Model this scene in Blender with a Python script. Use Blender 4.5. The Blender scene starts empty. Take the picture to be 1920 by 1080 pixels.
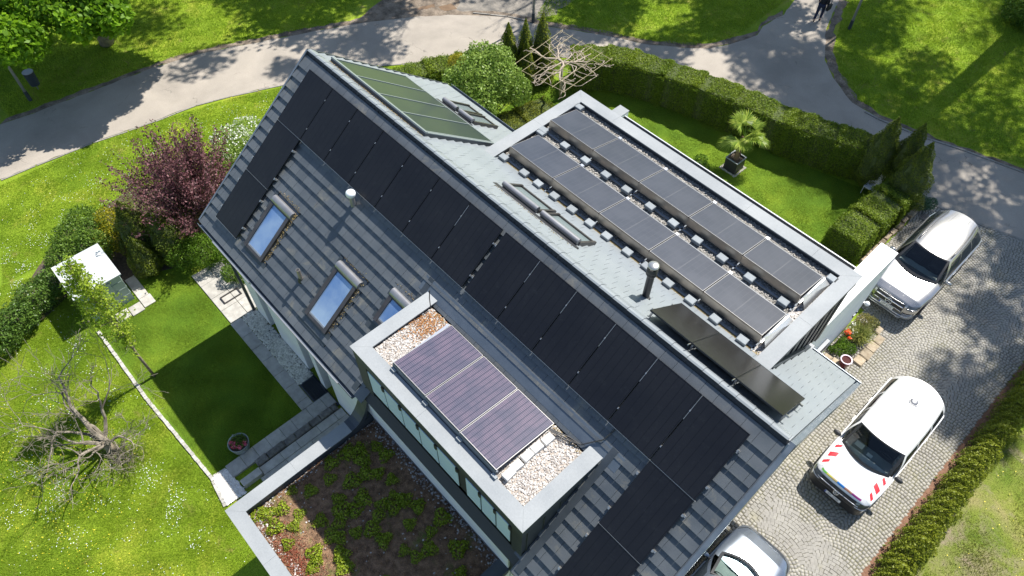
import bpy, math, random
import numpy as np
from mathutils import Vector, Matrix
from mathutils.geometry import tessellate_polygon
rnd = random.Random(7)
rng = np.random.default_rng(11)
S = bpy.context.scene
COL = S.collection
R = math.radians
# ------------------------------------------------------------------ camera
cam = bpy.data.cameras.new('camera')
cam.sensor_width = 36.0
cam.lens = 1357.1 / 1920 * 36
cam.clip_start = 0.2
cam.clip_end = 900
camo = bpy.data.objects.new('camera', cam)
COL.objects.link(camo)
camo.matrix_world = (Matrix.Translation((16.848, -7.8125, 21.277)) @ Matrix.Rotation(0.8139, 4, 'Z')
                     @ Matrix.Rotation(0.6356, 4, 'X') @ Matrix.Rotation(0.013, 4, 'Z'))
S.camera = camo
# ------------------------------------------------------------------ light: clear spring midday
w = bpy.data.worlds.new('World')
S.world = w
w.use_nodes = True
nt = w.node_tree
bg = nt.nodes['Background']
sky = nt.nodes.new('ShaderNodeTexSky')
sky.sky_type = 'NISHITA'
sky.sun_disc = False
sky.sun_elevation = R(53.9)
sky.sun_rotation = R(0)
sky.air_density = 1.0
sky.dust_density = 0.6
nt.links.new(sky.outputs[0], bg.inputs[0])
bg.inputs[1].default_value = 0.098
sun = bpy.data.lights.new('sun', 'SUN')
sun.energy = 4.8
sun.angle = R(0.53)
sun.color = (1.0, 0.955, 0.89)
suno = bpy.data.objects.new('sun', sun)
COL.objects.link(suno)
suno.rotation_euler = (R(-36.1), 0, 0)
suno.location = (0, 40, 50)
vs = S.view_settings
vs.view_transform = 'Standard'
vs.look = 'None'
vs.gamma = 1
vs.use_curve_mapping = False
vs.exposure = 0.85
S.cycles.max_bounces = 8
S.cycles.transparent_max_bounces = 16

# ------------------------------------------------------------------ materials
MATS = {}
def N(nt, t, **k):
    n = nt.nodes.new('ShaderNode' + t)
    for a, b in k.items():
        setattr(n, a, b)
    return n
def mixc(nt, fac, a, b, mode='MIX'):
    m = N(nt, 'Mix', data_type='RGBA', blend_type=mode)
    for s, v in ((0, fac), (6, a), (7, b)):
        if isinstance(v, bpy.types.NodeSocket):
            nt.links.new(v, m.inputs[s])
        else:
            m.inputs[s].default_value = v if s == 0 else (*v, 1)
    return m.outputs[2]
def ramp(nt, fac, stops):
    r = N(nt, 'ValToRGB')
    e = r.color_ramp.elements
    while len(e) < len(stops):
        e.new(0.5)
    for i, (p, c) in enumerate(stops):
        e[i].position = p
        e[i].color = (*c, 1) if len(c) == 3 else c
    nt.links.new(fac, r.inputs[0])
    return r.outputs[0]
def noise(nt, vec, scale, detail=4, rough=0.55, dist=0.0):
    n = N(nt, 'TexNoise')
    n.inputs['Scale'].default_value = scale
    n.inputs['Detail'].default_value = detail
    n.inputs['Roughness'].default_value = rough
    n.inputs['Distortion'].default_value = dist
    nt.links.new(vec, n.inputs['Vector'])
    return n.outputs[0]
def pm(name, c, rough=0.6, metal=0.0, c2=None, vs_=3.0, lo=0.35, hi=0.65, bump=0.0, bs=40.0, objr=0.0, coord='Object',
       spec=None, tint=None, coat=0.0, dirt=None, fine=0.0, wcoord=False):
    """procedural principled material: two-tone noise, per object and per face variation, fine relief"""
    if name in MATS:
        return MATS[name]
    m = bpy.data.materials.new(name)
    m.use_nodes = True
    nt = m.node_tree
    b = nt.nodes['Principled BSDF']
    b.inputs['Roughness'].default_value = rough
    b.inputs['Metallic'].default_value = metal
    if spec is not None:
        b.inputs['Specular IOR Level'].default_value = spec
    if coat:
        b.inputs['Coat Weight'].default_value = coat
        b.inputs['Coat Roughness'].default_value = 0.05
    if wcoord:
        vec = N(nt, 'NewGeometry').outputs['Position']
    else:
        vec = N(nt, 'TexCoord').outputs[coord]
    col = None
    if c2 is not None:
        f = noise(nt, vec, vs_, 6)
        col = ramp(nt, f, [(lo, c), (hi, c2)])
    if dirt is not None:
        dc, ds, dlo, dhi = dirt
        f = noise(nt, vec, ds, 8, 0.7, 0.4)
        f = ramp(nt, f, [(dlo, (0, 0, 0)), (dhi, (1, 1, 1))])
        col = mixc(nt, f, col if col is not None else c, dc)
    if fine:
        f = noise(nt, vec, bs * 1.7, 3)
        f = ramp(nt, f, [(0.3, (1 - fine,) * 3), (0.7, (1 + fine,) * 3)])
        col = mixc(nt, 1.0, col if col is not None else c, f, 'MULTIPLY')
    if tint is not None:
        a = N(nt, 'Attribute', attribute_name='tint')
        col = mixc(nt, a.outputs['Fac'], col if col is not None else c, tint)
    if objr:
        oi = N(nt, 'ObjectInfo')
        mr = N(nt, 'MapRange')
        mr.inputs[3].default_value = 1 - objr
        mr.inputs[4].default_value = 1 + objr
        nt.links.new(oi.outputs['Random'], mr.inputs[0])
        cb = N(nt, 'CombineColor')
        for i in range(3):
            nt.links.new(mr.outputs[0], cb.inputs[i])
        col = mixc(nt, 1.0, col if col is not None else c, cb.outputs[0], 'MULTIPLY')
    if col is None:
        b.inputs['Base Color'].default_value = (*c, 1)
    else:
        nt.links.new(col, b.inputs['Base Color'])
    if bump:
        bn = N(nt, 'Bump')
        bn.inputs['Strength'].default_value = bump
        bn.inputs['Distance'].default_value = 0.02
        nt.links.new(noise(nt, vec, bs, 5), bn.inputs['Height'])
        nt.links.new(bn.outputs[0], b.inputs['Normal'])
    MATS[name] = m
    return m
def leafmat(name, c, c2, trans=0.35, rough=0.5):
    if name in MATS:
        return MATS[name]
    m = bpy.data.materials.new(name)
    m.use_nodes = True
    nt = m.node_tree
    b = nt.nodes['Principled BSDF']
    out = nt.nodes['Material Output']
    a = N(nt, 'Attribute', attribute_name='tint')
    col = mixc(nt, a.outputs['Fac'], c, c2)
    nt.links.new(col, b.inputs['Base Color'])
    b.inputs['Roughness'].default_value = rough
    b.inputs['Specular IOR Level'].default_value = 0.3
    t = N(nt, 'BsdfTranslucent')
    nt.links.new(col, t.inputs[0])
    mx = N(nt, 'MixShader')
    mx.inputs[0].default_value = trans
    nt.links.new(b.outputs[0], mx.inputs[1])
    nt.links.new(t.outputs[0], mx.inputs[2])
    nt.links.new(mx.outputs[0], out.inputs[0])
    MATS[name] = m
    return m
def glassmat(name, tint, trans, rough=0.02, ior=1.5):
    """thin glazing: tinted see-through plus mirror reflection"""
    if name in MATS:
        return MATS[name]
    m = bpy.data.materials.new(name)
    m.use_nodes = True
    nt = m.node_tree
    out = nt.nodes['Material Output']
    nt.nodes.remove(nt.nodes['Principled BSDF'])
    g = N(nt, 'BsdfGlossy')
    g.inputs['Roughness'].default_value = rough
    t = N(nt, 'BsdfTransparent')
    t.inputs[0].default_value = (*[x * trans for x in tint], 1)
    fr = N(nt, 'Fresnel')
    fr.inputs[0].default_value = ior
    mx = N(nt, 'MixShader')
    nt.links.new(fr.outputs[0], mx.inputs[0])
    nt.links.new(t.outputs[0], mx.inputs[1])
    nt.links.new(g.outputs[0], mx.inputs[2])
    nt.links.new(mx.outputs[0], out.inputs[0])
    MATS[name] = m
    return m
# base colours of the things themselves, but the slates hold painted sun and shade
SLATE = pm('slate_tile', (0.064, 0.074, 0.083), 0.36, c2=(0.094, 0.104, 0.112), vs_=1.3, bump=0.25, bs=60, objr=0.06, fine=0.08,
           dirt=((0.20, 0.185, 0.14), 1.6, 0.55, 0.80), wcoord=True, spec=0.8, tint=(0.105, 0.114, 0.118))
SLATE_R = pm('slate_tile_painted_sun', (0.175, 0.198, 0.212), 0.42, c2=(0.205, 0.228, 0.24), vs_=0.9, bump=0.15, bs=60, objr=0.05, fine=0.04, wcoord=True, spec=1.0, tint=(0.20, 0.222, 0.234))  # same tile as the left slope, lightened to paint in its direct sun
UNDER = pm('roof_membrane', (0.05, 0.052, 0.056), 0.8)
ZINC = pm('zinc_coping', (0.245, 0.262, 0.27), 0.72, 0.0, c2=(0.305, 0.32, 0.323), vs_=0.9, bump=0.08, bs=15, fine=0.05,
          dirt=((0.33, 0.33, 0.32), 9, 0.66, 0.78), wcoord=True, spec=0.25)
ZINCD = pm('zinc_dark', (0.045, 0.055, 0.066), 0.45, 0.2, c2=(0.06, 0.07, 0.082), bump=0.05, wcoord=True)
GUT = pm('gutter_zinc', (0.14, 0.17, 0.205), 0.38, 0.4, c2=(0.20, 0.23, 0.265), wcoord=True)
WHITE = pm('white_render', (0.74, 0.75, 0.75), 0.85, c2=(0.8, 0.8, 0.79), vs_=2, bump=0.15, bs=120, wcoord=True)
GREYM = pm('grey_metal', (0.26, 0.26, 0.268), 0.38, 0.6, c2=(0.33, 0.33, 0.335), bump=0.03)
ALU = pm('mill_aluminium', (0.48, 0.48, 0.47), 0.35, 0.8, c2=(0.42, 0.41, 0.38), vs_=4)
STEEL = pm('stainless', (0.36, 0.325, 0.285), 0.36, 0.75, c2=(0.50, 0.445, 0.37), vs_=2.5, wcoord=True)
BLACKP = pm('black_plastic', (0.02, 0.021, 0.023), 0.5, c2=(0.03, 0.03, 0.032))
BROWNM = pm('brown_aluminium', (0.07, 0.064, 0.063), 0.35, 0.5, c2=(0.10, 0.09, 0.088))
CONC = pm('concrete_block', (0.22, 0.245, 0.26), 0.85, c2=(0.27, 0.295, 0.305), vs_=6, bump=0.3, bs=60, objr=0.1)
GRAVL = pm('pebble', (0.13, 0.12, 0.105), 0.8, tint=(0.40, 0.375, 0.335), bump=0.1)
GRAVR = pm('pebble_warm', (0.21, 0.18, 0.155), 0.8, tint=(0.58, 0.56, 0.53), bump=0.1)
SOIL = pm('soil', (0.055, 0.042, 0.03), 0.95, c2=(0.11, 0.085, 0.06), vs_=8, bump=0.8, bs=50, wcoord=True)
RSOIL = pm('bark_soil', (0.15, 0.075, 0.045), 0.95, c2=(0.22, 0.12, 0.075), vs_=9, bump=0.8, bs=60, wcoord=True)
SAND = pm('sandstone', (0.26, 0.205, 0.135), 0.85, c2=(0.38, 0.315, 0.225), vs_=7, bump=0.5, bs=30, objr=0.15)
LIME = pm('limestone_paver', (0.33, 0.315, 0.28), 0.8, c2=(0.45, 0.43, 0.385), vs_=5, bump=0.3, bs=50, objr=0.08,
          dirt=((0.22, 0.21, 0.18), 14, 0.58, 0.75), wcoord=True)
DSTONE = pm('dark_rough_stone', (0.10, 0.095, 0.085), 0.9, c2=(0.2, 0.19, 0.17), vs_=9, bump=0.9, bs=18, objr=0.2, wcoord=True)
BARK = pm('bark', (0.17, 0.14, 0.10), 0.9, c2=(0.30, 0.25, 0.18), vs_=9, bump=0.6, bs=40, wcoord=True)
PBARK = pm('pale_bark', (0.30, 0.245, 0.19), 0.85, c2=(0.42, 0.355, 0.285), vs_=12, bump=0.4, bs=40, wcoord=True)
# ------------------------------------------------------------------ mesh helpers
WL = {}
def tag(o, label=None, cat=None, group=None, kind=None):
    if label: o['label'] = label
    if cat: o['category'] = cat
    if group: o['group'] = group
    if kind: o['kind'] = kind
    return o
def empty(name, loc, mat4=None):
    o = bpy.data.objects.new(name, None)
    o.empty_display_size = 0.2
    COL.objects.link(o)
    if mat4 is not None:
        o.matrix_world = mat4
        WL[o] = Vector((0, 0, 0))
    else:
        o.location = loc
        WL[o] = Vector(loc)
    return o
def thing(name, label, cat, loc=(0, 0, 0), group=None, mat4=None):
    return tag(empty(name, loc, mat4), label, cat, group)
def link(name, me, parent=None):
    o = bpy.data.objects.new(name, me)
    COL.objects.link(o)
    if parent is not None:
        o.parent = parent
        WL[o] = WL[parent]
    else:
        WL[o] = Vector((0, 0, 0))
    return o
def copy_tree(o, parent=None):
    c = o.copy()
    COL.objects.link(c)
    if parent is not None:
        c.parent = parent
    WL[c] = WL[o]
    for ch in list(o.children):
        copy_tree(ch, c)
    return c
class MB:
    def __init__(s, M=None):
        s.v = []; s.f = []; s.t = []; s.M = M; s.sm = False
    def add(s, vs, fs, t=0.0):
        n = len(s.v)
        if s.M is not None:
            vs = [s.M @ Vector(p) for p in vs]
        s.v += [tuple(p) for p in vs]
        s.f += [tuple(i + n for i in f) for f in fs]
        s.t += [t] * len(fs)
        return s
    def box(s, x0, x1, y0, y1, z0, z1, t=0.0, bev=0.0, jit=0.0):
        if bev:
            b = bev
            P = [(x0, y0, z0), (x1, y0, z0), (x1, y1, z0), (x0, y1, z0), (x0, y0, z1 - b), (x1, y0, z1 - b), (x1, y1, z1 - b), (x0, y1, z1 - b),
                 (x0 + b, y0 + b, z1), (x1 - b, y0 + b, z1), (x1 - b, y1 - b, z1), (x0 + b, y1 - b, z1)]
            F = [(3, 2, 1, 0), (0, 1, 5, 4), (1, 2, 6, 5), (2, 3, 7, 6), (3, 0, 4, 7), (4, 5, 9, 8), (5, 6, 10, 9), (6, 7, 11, 10), (7, 4, 8, 11), (8, 9, 10, 11)]
        else:
            P = [(x0, y0, z0), (x1, y0, z0), (x1, y1, z0), (x0, y1, z0), (x0, y0, z1), (x1, y0, z1), (x1, y1, z1), (x0, y1, z1)]
            F = [(3, 2, 1, 0), (0, 1, 5, 4), (1, 2, 6, 5), (2, 3, 7, 6), (3, 0, 4, 7), (4, 5, 6, 7)]
        if jit:
            P = [tuple(c + rnd.uniform(-jit, jit) for c in p) for p in P]
        return s.add(P, F, t)
    def prism(s, poly, z0, z1, t=0.0, bottom=True):
        n = len(poly)
        P = [(x, y, z0) for x, y in poly] + [(x, y, z1) for x, y in poly]
        F = [(i, (i + 1) % n, (i + 1) % n + n, i + n) for i in range(n)]
        F.append(tuple(range(n, 2 * n)))
        if bottom: F.append(tuple(range(n - 1, -1, -1)))
        return s.add(P, F, t)
    def quad(s, a, b, c, d, t=0.0):
        return s.add([a, b, c, d], [(0, 1, 2, 3)], t)
    def cyl(s, a, b, r0, r1=None, n=12, caps=True, t=0.0):
        r1 = r0 if r1 is None else r1
        a = Vector(a); b = Vector(b); d = (b - a).normalized()
        u = d.orthogonal().normalized(); v = d.cross(u)
        P = []
        for c, r in ((a, r0), (b, r1)):
            for i in range(n):
                g = 2 * math.pi * i / n
                P.append(c + u * r * math.cos(g) + v * r * math.sin(g))
        F = [(i, (i + 1) % n, (i + 1) % n + n, i + n) for i in range(n)]
        if caps:
            F += [tuple(range(n - 1, -1, -1)), tuple(range(n, 2 * n))]
        return s.add(P, F, t)
    def tube(s, pts, rad, n=6, t=0.0):
        pts = [Vector(p) for p in pts]
        if not isinstance(rad, (list, tuple)): rad = [rad] * len(pts)
        P = []; F = []
        u = None
        for i, p in enumerate(pts):
            d = (pts[min(i + 1, len(pts) - 1)] - pts[max(i - 1, 0)]).normalized()
            if u is None: u = d.orthogonal().normalized()
            u = (u - d * u.dot(d)).normalized()
            v = d.cross(u)
            for k in range(n):
                g = 2 * math.pi * k / n
                P.append(p + u * rad[i] * math.cos(g) + v * rad[i] * math.sin(g))
        for i in range(len(pts) - 1):
            for k in range(n):
                F.append((i * n + k, i * n + (k + 1) % n, (i + 1) * n + (k + 1) % n, (i + 1) * n + k))
        F.append(tuple(range(n - 1, -1, -1)))
        F.append(tuple(range((len(pts) - 1) * n, len(pts) * n)))
        return s.add(P, F, t)
    def lathe(s, prof, c=(0, 0, 0), n=20, t=0.0):
        P = []; F = []
        for r, z in prof:
            for k in range(n):
                g = 2 * math.pi * k / n
                P.append((c[0] + r * math.cos(g), c[1] + r * math.sin(g), c[2] + z))
        for i in range(len(prof) - 1):
            for k in range(n):
                F.append((i * n + k, i * n + (k + 1) % n, (i + 1) * n + (k + 1) % n, (i + 1) * n + k))
        return s.add(P, F, t)
    def mesh(s, name, mat, off=Vector((0, 0, 0)), smooth=False):
        me = bpy.data.meshes.new(name)
        v = [(p[0] - off[0], p[1] - off[1], p[2] - off[2]) for p in s.v]
        f = s.f
        if s.M is not None and s.M.determinant() < 0:
            f = [tuple(reversed(q)) for q in f]
        me.from_pydata(v, [], f)
        me.materials.append(mat)
        if any(s.t):
            a = me.attributes.new('tint', 'FLOAT', 'FACE')
            a.data.foreach_set('value', s.t)
        if smooth:
            me.polygons.foreach_set('use_smooth', [True] * len(f))
        me.update()
        return me
    def build(s, name, mat, parent=None, smooth=False, auto=None):
        off = WL[parent] if parent is not None else Vector((0, 0, 0))
        me = s.mesh(name, mat, off, smooth)
        if auto is not None:
            me.polygons.foreach_set('use_smooth', [True] * len(s.f))
            me.set_sharp_from_angle(angle=R(auto))
        return link(name, me, parent)
def npmesh(name, V, F, mat, parent=None, tint=None, smooth=False):
    V = np.asarray(V, dtype=np.float32).reshape(-1, 3)
    if parent is not None:
        V = V - np.array(WL[parent], dtype=np.float32)
    F = np.asarray(F, dtype=np.int32)
    me = bpy.data.meshes.new(name)
    me.vertices.add(len(V)); me.vertices.foreach_set('co', V.ravel())
    k = F.shape[1]
    me.loops.add(F.size); me.loops.foreach_set('vertex_index', F.ravel())
    me.polygons.add(len(F)); me.polygons.foreach_set('loop_start', np.arange(0, F.size, k, dtype=np.int32))
    if smooth: me.polygons.foreach_set('use_smooth', np.ones(len(F), dtype=bool))
    me.materials.append(mat)
    if tint is not None:
        a = me.attributes.new('tint', 'FLOAT', 'FACE')
        a.data.foreach_set('value', np.asarray(tint, dtype=np.float32))
    me.update(calc_edges=True)
    return link(name, me, parent)
def sheet(name, poly, z, mat, parent=None, kind='structure', jit=0.0, step=0.5):
    """flat ground sheet with a slightly uneven outline"""
    pts = []
    n = len(poly)
    for i in range(n):
        a = Vector(poly[i]); b = Vector(poly[(i + 1) % n])
        k = max(1, int((b - a).length / step)) if jit else 1
        for j in range(k):
            p = a.lerp(b, j / k)
            if jit: p = p + Vector((rnd.uniform(-jit, jit), rnd.uniform(-jit, jit)))
            pts.append(p)
    tri = tessellate_polygon([[Vector((p[0], p[1], 0)) for p in pts]])
    me = bpy.data.meshes.new(name)
    off = WL[parent] if parent is not None else Vector((0, 0, 0))
    me.from_pydata([(p[0] - off[0], p[1] - off[1], z - off[2]) for p in pts], [], [tuple(t) for t in tri])
    me.materials.append(mat)
    for p in me.polygons:
        pass
    me.update()
    if me.polygons and me.polygons[0].normal.z < 0:
        me.flip_normals()
    o = link(name, me, parent)
    if kind and parent is None: o['kind'] = kind
    return o
def inside(poly, x, y):
    """vectorised point in polygon"""
    x = np.asarray(x); y = np.asarray(y)
    r = np.zeros(x.shape, bool)
    n = len(poly)
    j = n - 1
    for i in range(n):
        xi, yi = poly[i]; xj, yj = poly[j]
        c = ((yi > y) != (yj > y)) & (x < (xj - xi) * (y - yi) / ((yj - yi) if yj != yi else 1e-9) + xi)
        r ^= c
        j = i
    return r
def leaves(name, P, size, mat, parent=None, nrm=None, tint=None, aspect=0.5, flat=0.0):
    """many leaf-sized faces; P (n,3) centres, nrm preferred normals"""
    P = np.asarray(P, float)
    n = len(P)
    d = rng.normal(size=(n, 3))
    if nrm is not None:
        d = d * (1 - flat) + np.asarray(nrm) * (0.6 + 1.4 * flat)
    d /= np.linalg.norm(d, axis=1)[:, None] + 1e-9
    u = np.cross(d, rng.normal(size=(n, 3)))
    u /= np.linalg.norm(u, axis=1)[:, None] + 1e-9
    v = np.cross(d, u)
    s = (np.asarray(size) * rng.uniform(0.65, 1.35, n))[:, None]
    a = P - u * s * 0.5; c = P + u * s * 0.5
    b = P + v * s * 0.5 * aspect - u * s * 0.08 + d * s * 0.06; e = P - v * s * 0.5 * aspect - u * s * 0.08 + d * s * 0.06
    V = np.stack([a, e, c, b], 1).reshape(-1, 3)
    F = np.arange(4 * n).reshape(-1, 4)
    if tint is None: tint = rng.random(n)
    return npmesh(name, V, F, mat, parent, tint)
# ------------------------------------------------------------------ ground
def grassmat(name, a, b, c, scale=0.6, soil=None, fine=22):
    m = bpy.data.materials.new(name); m.use_nodes = True
    nt = m.node_tree; bs = nt.nodes['Principled BSDF']
    vec = N(nt, 'NewGeometry').outputs['Position']
    c1 = ramp(nt, noise(nt, vec, scale, 8, 0.65, 0.3), [(0.33, a), (0.5, b), (0.68, c)])
    big = ramp(nt, noise(nt, vec, 0.22, 3), [(0.35, (0.78, 0.84, 0.8)), (0.65, (1.2, 1.12, 1.1))])
    c1 = mixc(nt, 1.0, c1, big, 'MULTIPLY')
    f2 = ramp(nt, noise(nt, vec, fine, 4, 0.7), [(0.3, (0.55,) * 3), (0.72, (1.35,) * 3)])
    col = mixc(nt, 1.0, c1, f2, 'MULTIPLY')
    if soil:
        f = ramp(nt, noise(nt, vec, soil[1], 8, 0.75, 0.5), [(soil[2], (0, 0, 0)), (soil[3], (1, 1, 1))])
        col = mixc(nt, f, col, soil[0])
    nt.links.new(col, bs.inputs['Base Color'])
    bs.inputs['Roughness'].default_value = 0.9
    bs.inputs['Specular IOR Level'].default_value = 0.15
    bn = N(nt, 'Bump'); bn.inputs['Strength'].default_value = 0.9; bn.inputs['Distance'].default_value = 0.04
    nt.links.new(noise(nt, vec, 34, 5, 0.7), bn.inputs['Height']); nt.links.new(bn.outputs[0], bs.inputs['Normal'])
    return m
G_ROUGH = grassmat('meadow_grass', (0.14, 0.23, 0.015), (0.21, 0.31, 0.022), (0.32, 0.36, 0.045), 0.55,
                   soil=((0.26, 0.19, 0.08), 1.3, 0.56, 0.74))
G_LAWN = grassmat('mown_grass', (0.085, 0.16, 0.012), (0.125, 0.215, 0.016), (0.18, 0.265, 0.02), 0.7)
G_DRY = grassmat('sparse_grass', (0.12, 0.18, 0.02), (0.20, 0.24, 0.04), (0.28, 0.26, 0.10), 0.8,
                 soil=((0.27, 0.22, 0.15), 0.7, 0.50, 0.68))
L0 = 260
gr = sheet('ground', [(-L0, -L0), (L0, -L0), (L0, L0), (-L0, L0)], 0.0, G_ROUGH)
def asphalt():
    m = bpy.data.materials.new('old_asphalt'); m.use_nodes = True
    nt = m.node_tree; bs = nt.nodes['Principled BSDF']
    vec = N(nt, 'NewGeometry').outputs['Position']
    c1 = ramp(nt, noise(nt, vec, 0.35, 8, 0.6, 0.4), [(0.3, (0.245, 0.218, 0.182)), (0.52, (0.325, 0.288, 0.24)), (0.72, (0.38, 0.335, 0.278))])
    f2 = ramp(nt, noise(nt, vec, 45, 3, 0.8), [(0.3, (0.82,) * 3), (0.72, (1.15,) * 3)])
    col = mixc(nt, 1.0, c1, f2, 'MULTIPLY')
    vo = N(nt, 'TexVoronoi', feature='DISTANCE_TO_EDGE'); vo.inputs['Scale'].default_value = 0.42
    mp = N(nt, 'Vector Math'.replace(' ', '')); mp.operation = 'ADD'
    nz = N(nt, 'TexNoise'); nz.inputs['Scale'].default_value = 1.7; nz.inputs['Detail'].default_value = 6
    nt.links.new(vec, nz.inputs['Vector']); nt.links.new(vec, mp.inputs[0]); nt.links.new(nz.outputs['Color'], mp.inputs[1])
    nt.links.new(mp.outputs[0], vo.inputs['Vector'])
    cr = ramp(nt, vo.outputs['Distance'], [(0.0, (0.45,) * 3), (0.006, (1, 1, 1))])
    f3 = ramp(nt, noise(nt, vec, 0.8, 4), [(0.52, (0, 0, 0)), (0.6, (1, 1, 1))])
    cr = mixc(nt, f3, (1, 1, 1), cr)
    col = mixc(nt, 1.0, col, cr, 'MULTIPLY')
    nt.links.new(col, bs.inputs['Base Color']); bs.inputs['Roughness'].default_value = 0.85
    bn = N(nt, 'Bump'); bn.inputs['Strength'].default_value = 0.4; bn.inputs['Distance'].default_value = 0.01
    nt.links.new(noise(nt, vec, 90, 3), bn.inputs['Height']); nt.links.new(bn.outputs[0], bs.inputs['Normal'])
    return m
ASPH = asphalt()
path_poly = [(-13.9, -16), (-12.67, -8.71), (-12.52, -7.31), (-12.29, -5.0), (-11.98, -3.55), (-11.78, -2.41), (-11.55, -0.57), (-11.06, 0.91),
             (-10.16, 3.14), (-8.41, 7.12), (-7.04, 9.0), (-5.4, 11.6), (-3.6, 13.6), (-1.4, 15.2), (1.1, 16.4), (4.0, 17.0), (7.7, 17.65), (10.7, 18.3), (13.39, 18.22),
             (15.46, 18.64), (17.11, 19.15), (30, 23.6), (30, 28.4), (15.45, 22.81), (13.22, 22.27), (11.85, 21.8), (10.96, 21.58), (9.55, 21.33),
             (8.17, 21.38), (6.64, 22.31), (5.61, 23.2), (4.33, 25.18), (3.25, 28.16), (2.2, 33), (1.0, 40), (-0.8, 40), (0.3, 33), (1.7, 26.44),
             (2.08, 24.94), (1.98, 23.25), (2.25, 22.42), (1.89, 21.17), (1.33, 19.79), (0.41, 18.9), (-1.06, 17.72), (-2.68, 16.91), (-4.2, 15.95),
             (-5.31, 15.19), (-7.27, 14.24), (-9.1, 12.49), (-10.4, 10.77), (-11.52, 8.85), (-12.11, 7.66), (-13.41, 4.71), (-14.66, 1.75),
             (-15.24, -0.42), (-15.48, -2.73), (-15.84, -6.41), (-16.02, -7.49), (-17.3, -16)]
MUD = pm('muddy_ground', (0.085, 0.065, 0.045), 0.9, c2=(0.24, 0.19, 0.14), vs_=2.2, bump=1.0, bs=9, wcoord=True, fine=0.3)
GRAV_ROAD = pm('gravel_road', (0.13, 0.12, 0.105), 0.9, c2=(0.26, 0.23, 0.19), vs_=2.0, bump=0.9, bs=30, wcoord=True, fine=0.3)
# worn earth verges along the path, then the asphalt itself
verge = []
for k in range(38, len(path_poly) - 1):
    verge.append(path_poly[k])
vo_ = [(x - 0.28, y + 0.3) for x, y in reversed(verge)]
sheet('path_verge', verge + vo_, 0.010, MUD, jit=0.09, step=0.3)
v2 = [(16.2, 23.15), (15.45, 22.81), (13.22, 22.27), (11.85, 21.8), (10.96, 21.58), (9.55, 21.33), (8.17, 21.38), (6.64, 22.31), (5.61, 23.2), (4.33, 25.18), (3.25, 28.16)]
sheet('path_verge', v2 + [(x + 0.35, y + 0.32) for x, y in reversed(v2)], 0.010, MUD, jit=0.12, step=0.3)
sheet('gravel_track', [(-9.6, 11.9), (-12.0, 9.8), (-13.5, 12.5), (-13.0, 20), (-6.5, 20), (-5.8, 16.2), (-6.2, 14.6)], 0.004, GRAV_ROAD, jit=0.15)
sheet('mud_patch', [(-9.1, 12.5), (-11.4, 9.1), (-12.1, 8.6), (-12.6, 10.2), (-12.5, 12.2), (-10.9, 13.6), (-9.6, 13.4)], 0.008, MUD, jit=0.14)
PUD = pm('puddle_water', (0.16, 0.10, 0.05), 0.06, c2=(0.2, 0.13, 0.07))
for q in ([(-10.6, 12.3), (-10.9, 11.3), (-10.7, 11.2), (-10.3, 12.2)], [(-10.0, 13.0), (-10.2, 12.3), (-9.7, 12.3), (-9.4, 12.9)]):
    sheet('puddle', q, 0.012, PUD, jit=0.04, step=0.2)
for i in range(26):  # ruts
    pass
sheet('path', path_poly, 0.016, ASPH, jit=0.035, step=0.35)
# low kerb along the far side of the path and at the track mouth
KERB = pm('kerb_concrete', (0.20, 0.185, 0.16), 0.85, c2=(0.27, 0.255, 0.225), vs_=8, bump=0.3, wcoord=True, objr=0.1)
kerb = empty('kerb', (0, 0, 0)); kerb['kind'] = 'structure'
def kerbline(pts, ln, w, h, mat, parent, name, jit=0.01, z0=0.0):
    pts = [Vector(p) for p in pts]
    seg = []
    for a, b in zip(pts, pts[1:]):
        L = (b - a).length; n = max(1, round(L / ln))
        d = (b - a) / n; ang = math.atan2(d.y, d.x)
        for i in range(n):
            seg.append((a + d * (i + 0.5), ang, d.length))
    me = MB().box(-0.5, 0.5, -0.5, 0.5, 0, 1, bev=0.06).mesh(name, mat)
    for c, ang, l in seg:
        o = link(name, me, parent)
        o.matrix_local = (Matrix.Translation((c.x + rnd.uniform(-jit, jit), c.y + rnd.uniform(-jit, jit), z0)) @ Matrix.Rotation(ang + rnd.uniform(-.02, .02), 4, 'Z')
                          @ Matrix.Diagonal((l * 0.965, w * rnd.uniform(.93, 1.07), h * rnd.uniform(.9, 1.1), 1)))
kerbline([(8.9, 21.25), (9.55, 21.28), (10.96, 21.53), (11.85, 21.75), (13.22, 22.22), (15.45, 22.76), (19, 24.05)], 1.0, 0.1, 0.05, KERB, kerb, 'kerb_stone')
kerbline([(-8.6, 13.25), (-7.2, 14.35), (-6.3, 14.8)], 1.0, 0.08, 0.05, KERB, kerb, 'kerb_stone')
kerbline([(-12.6, -8.7), (-12.46, -7.31), (-12.23, -5.0), (-11.92, -3.55), (-11.72, -2.41), (-11.49, -0.57), (-11.0, 0.91), (-10.1, 3.14), (-8.35, 7.12), (-7.0, 8.95)],
         1.0, 0.07, 0.03, KERB, kerb, 'kerb_stone')
kerbline([(13.4, 18.17), (15.46, 18.6), (17.11, 19.1), (20.0, 20.1)], 0.5, 0.1, 0.035, KERB, kerb, 'kerb_stone')
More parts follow.
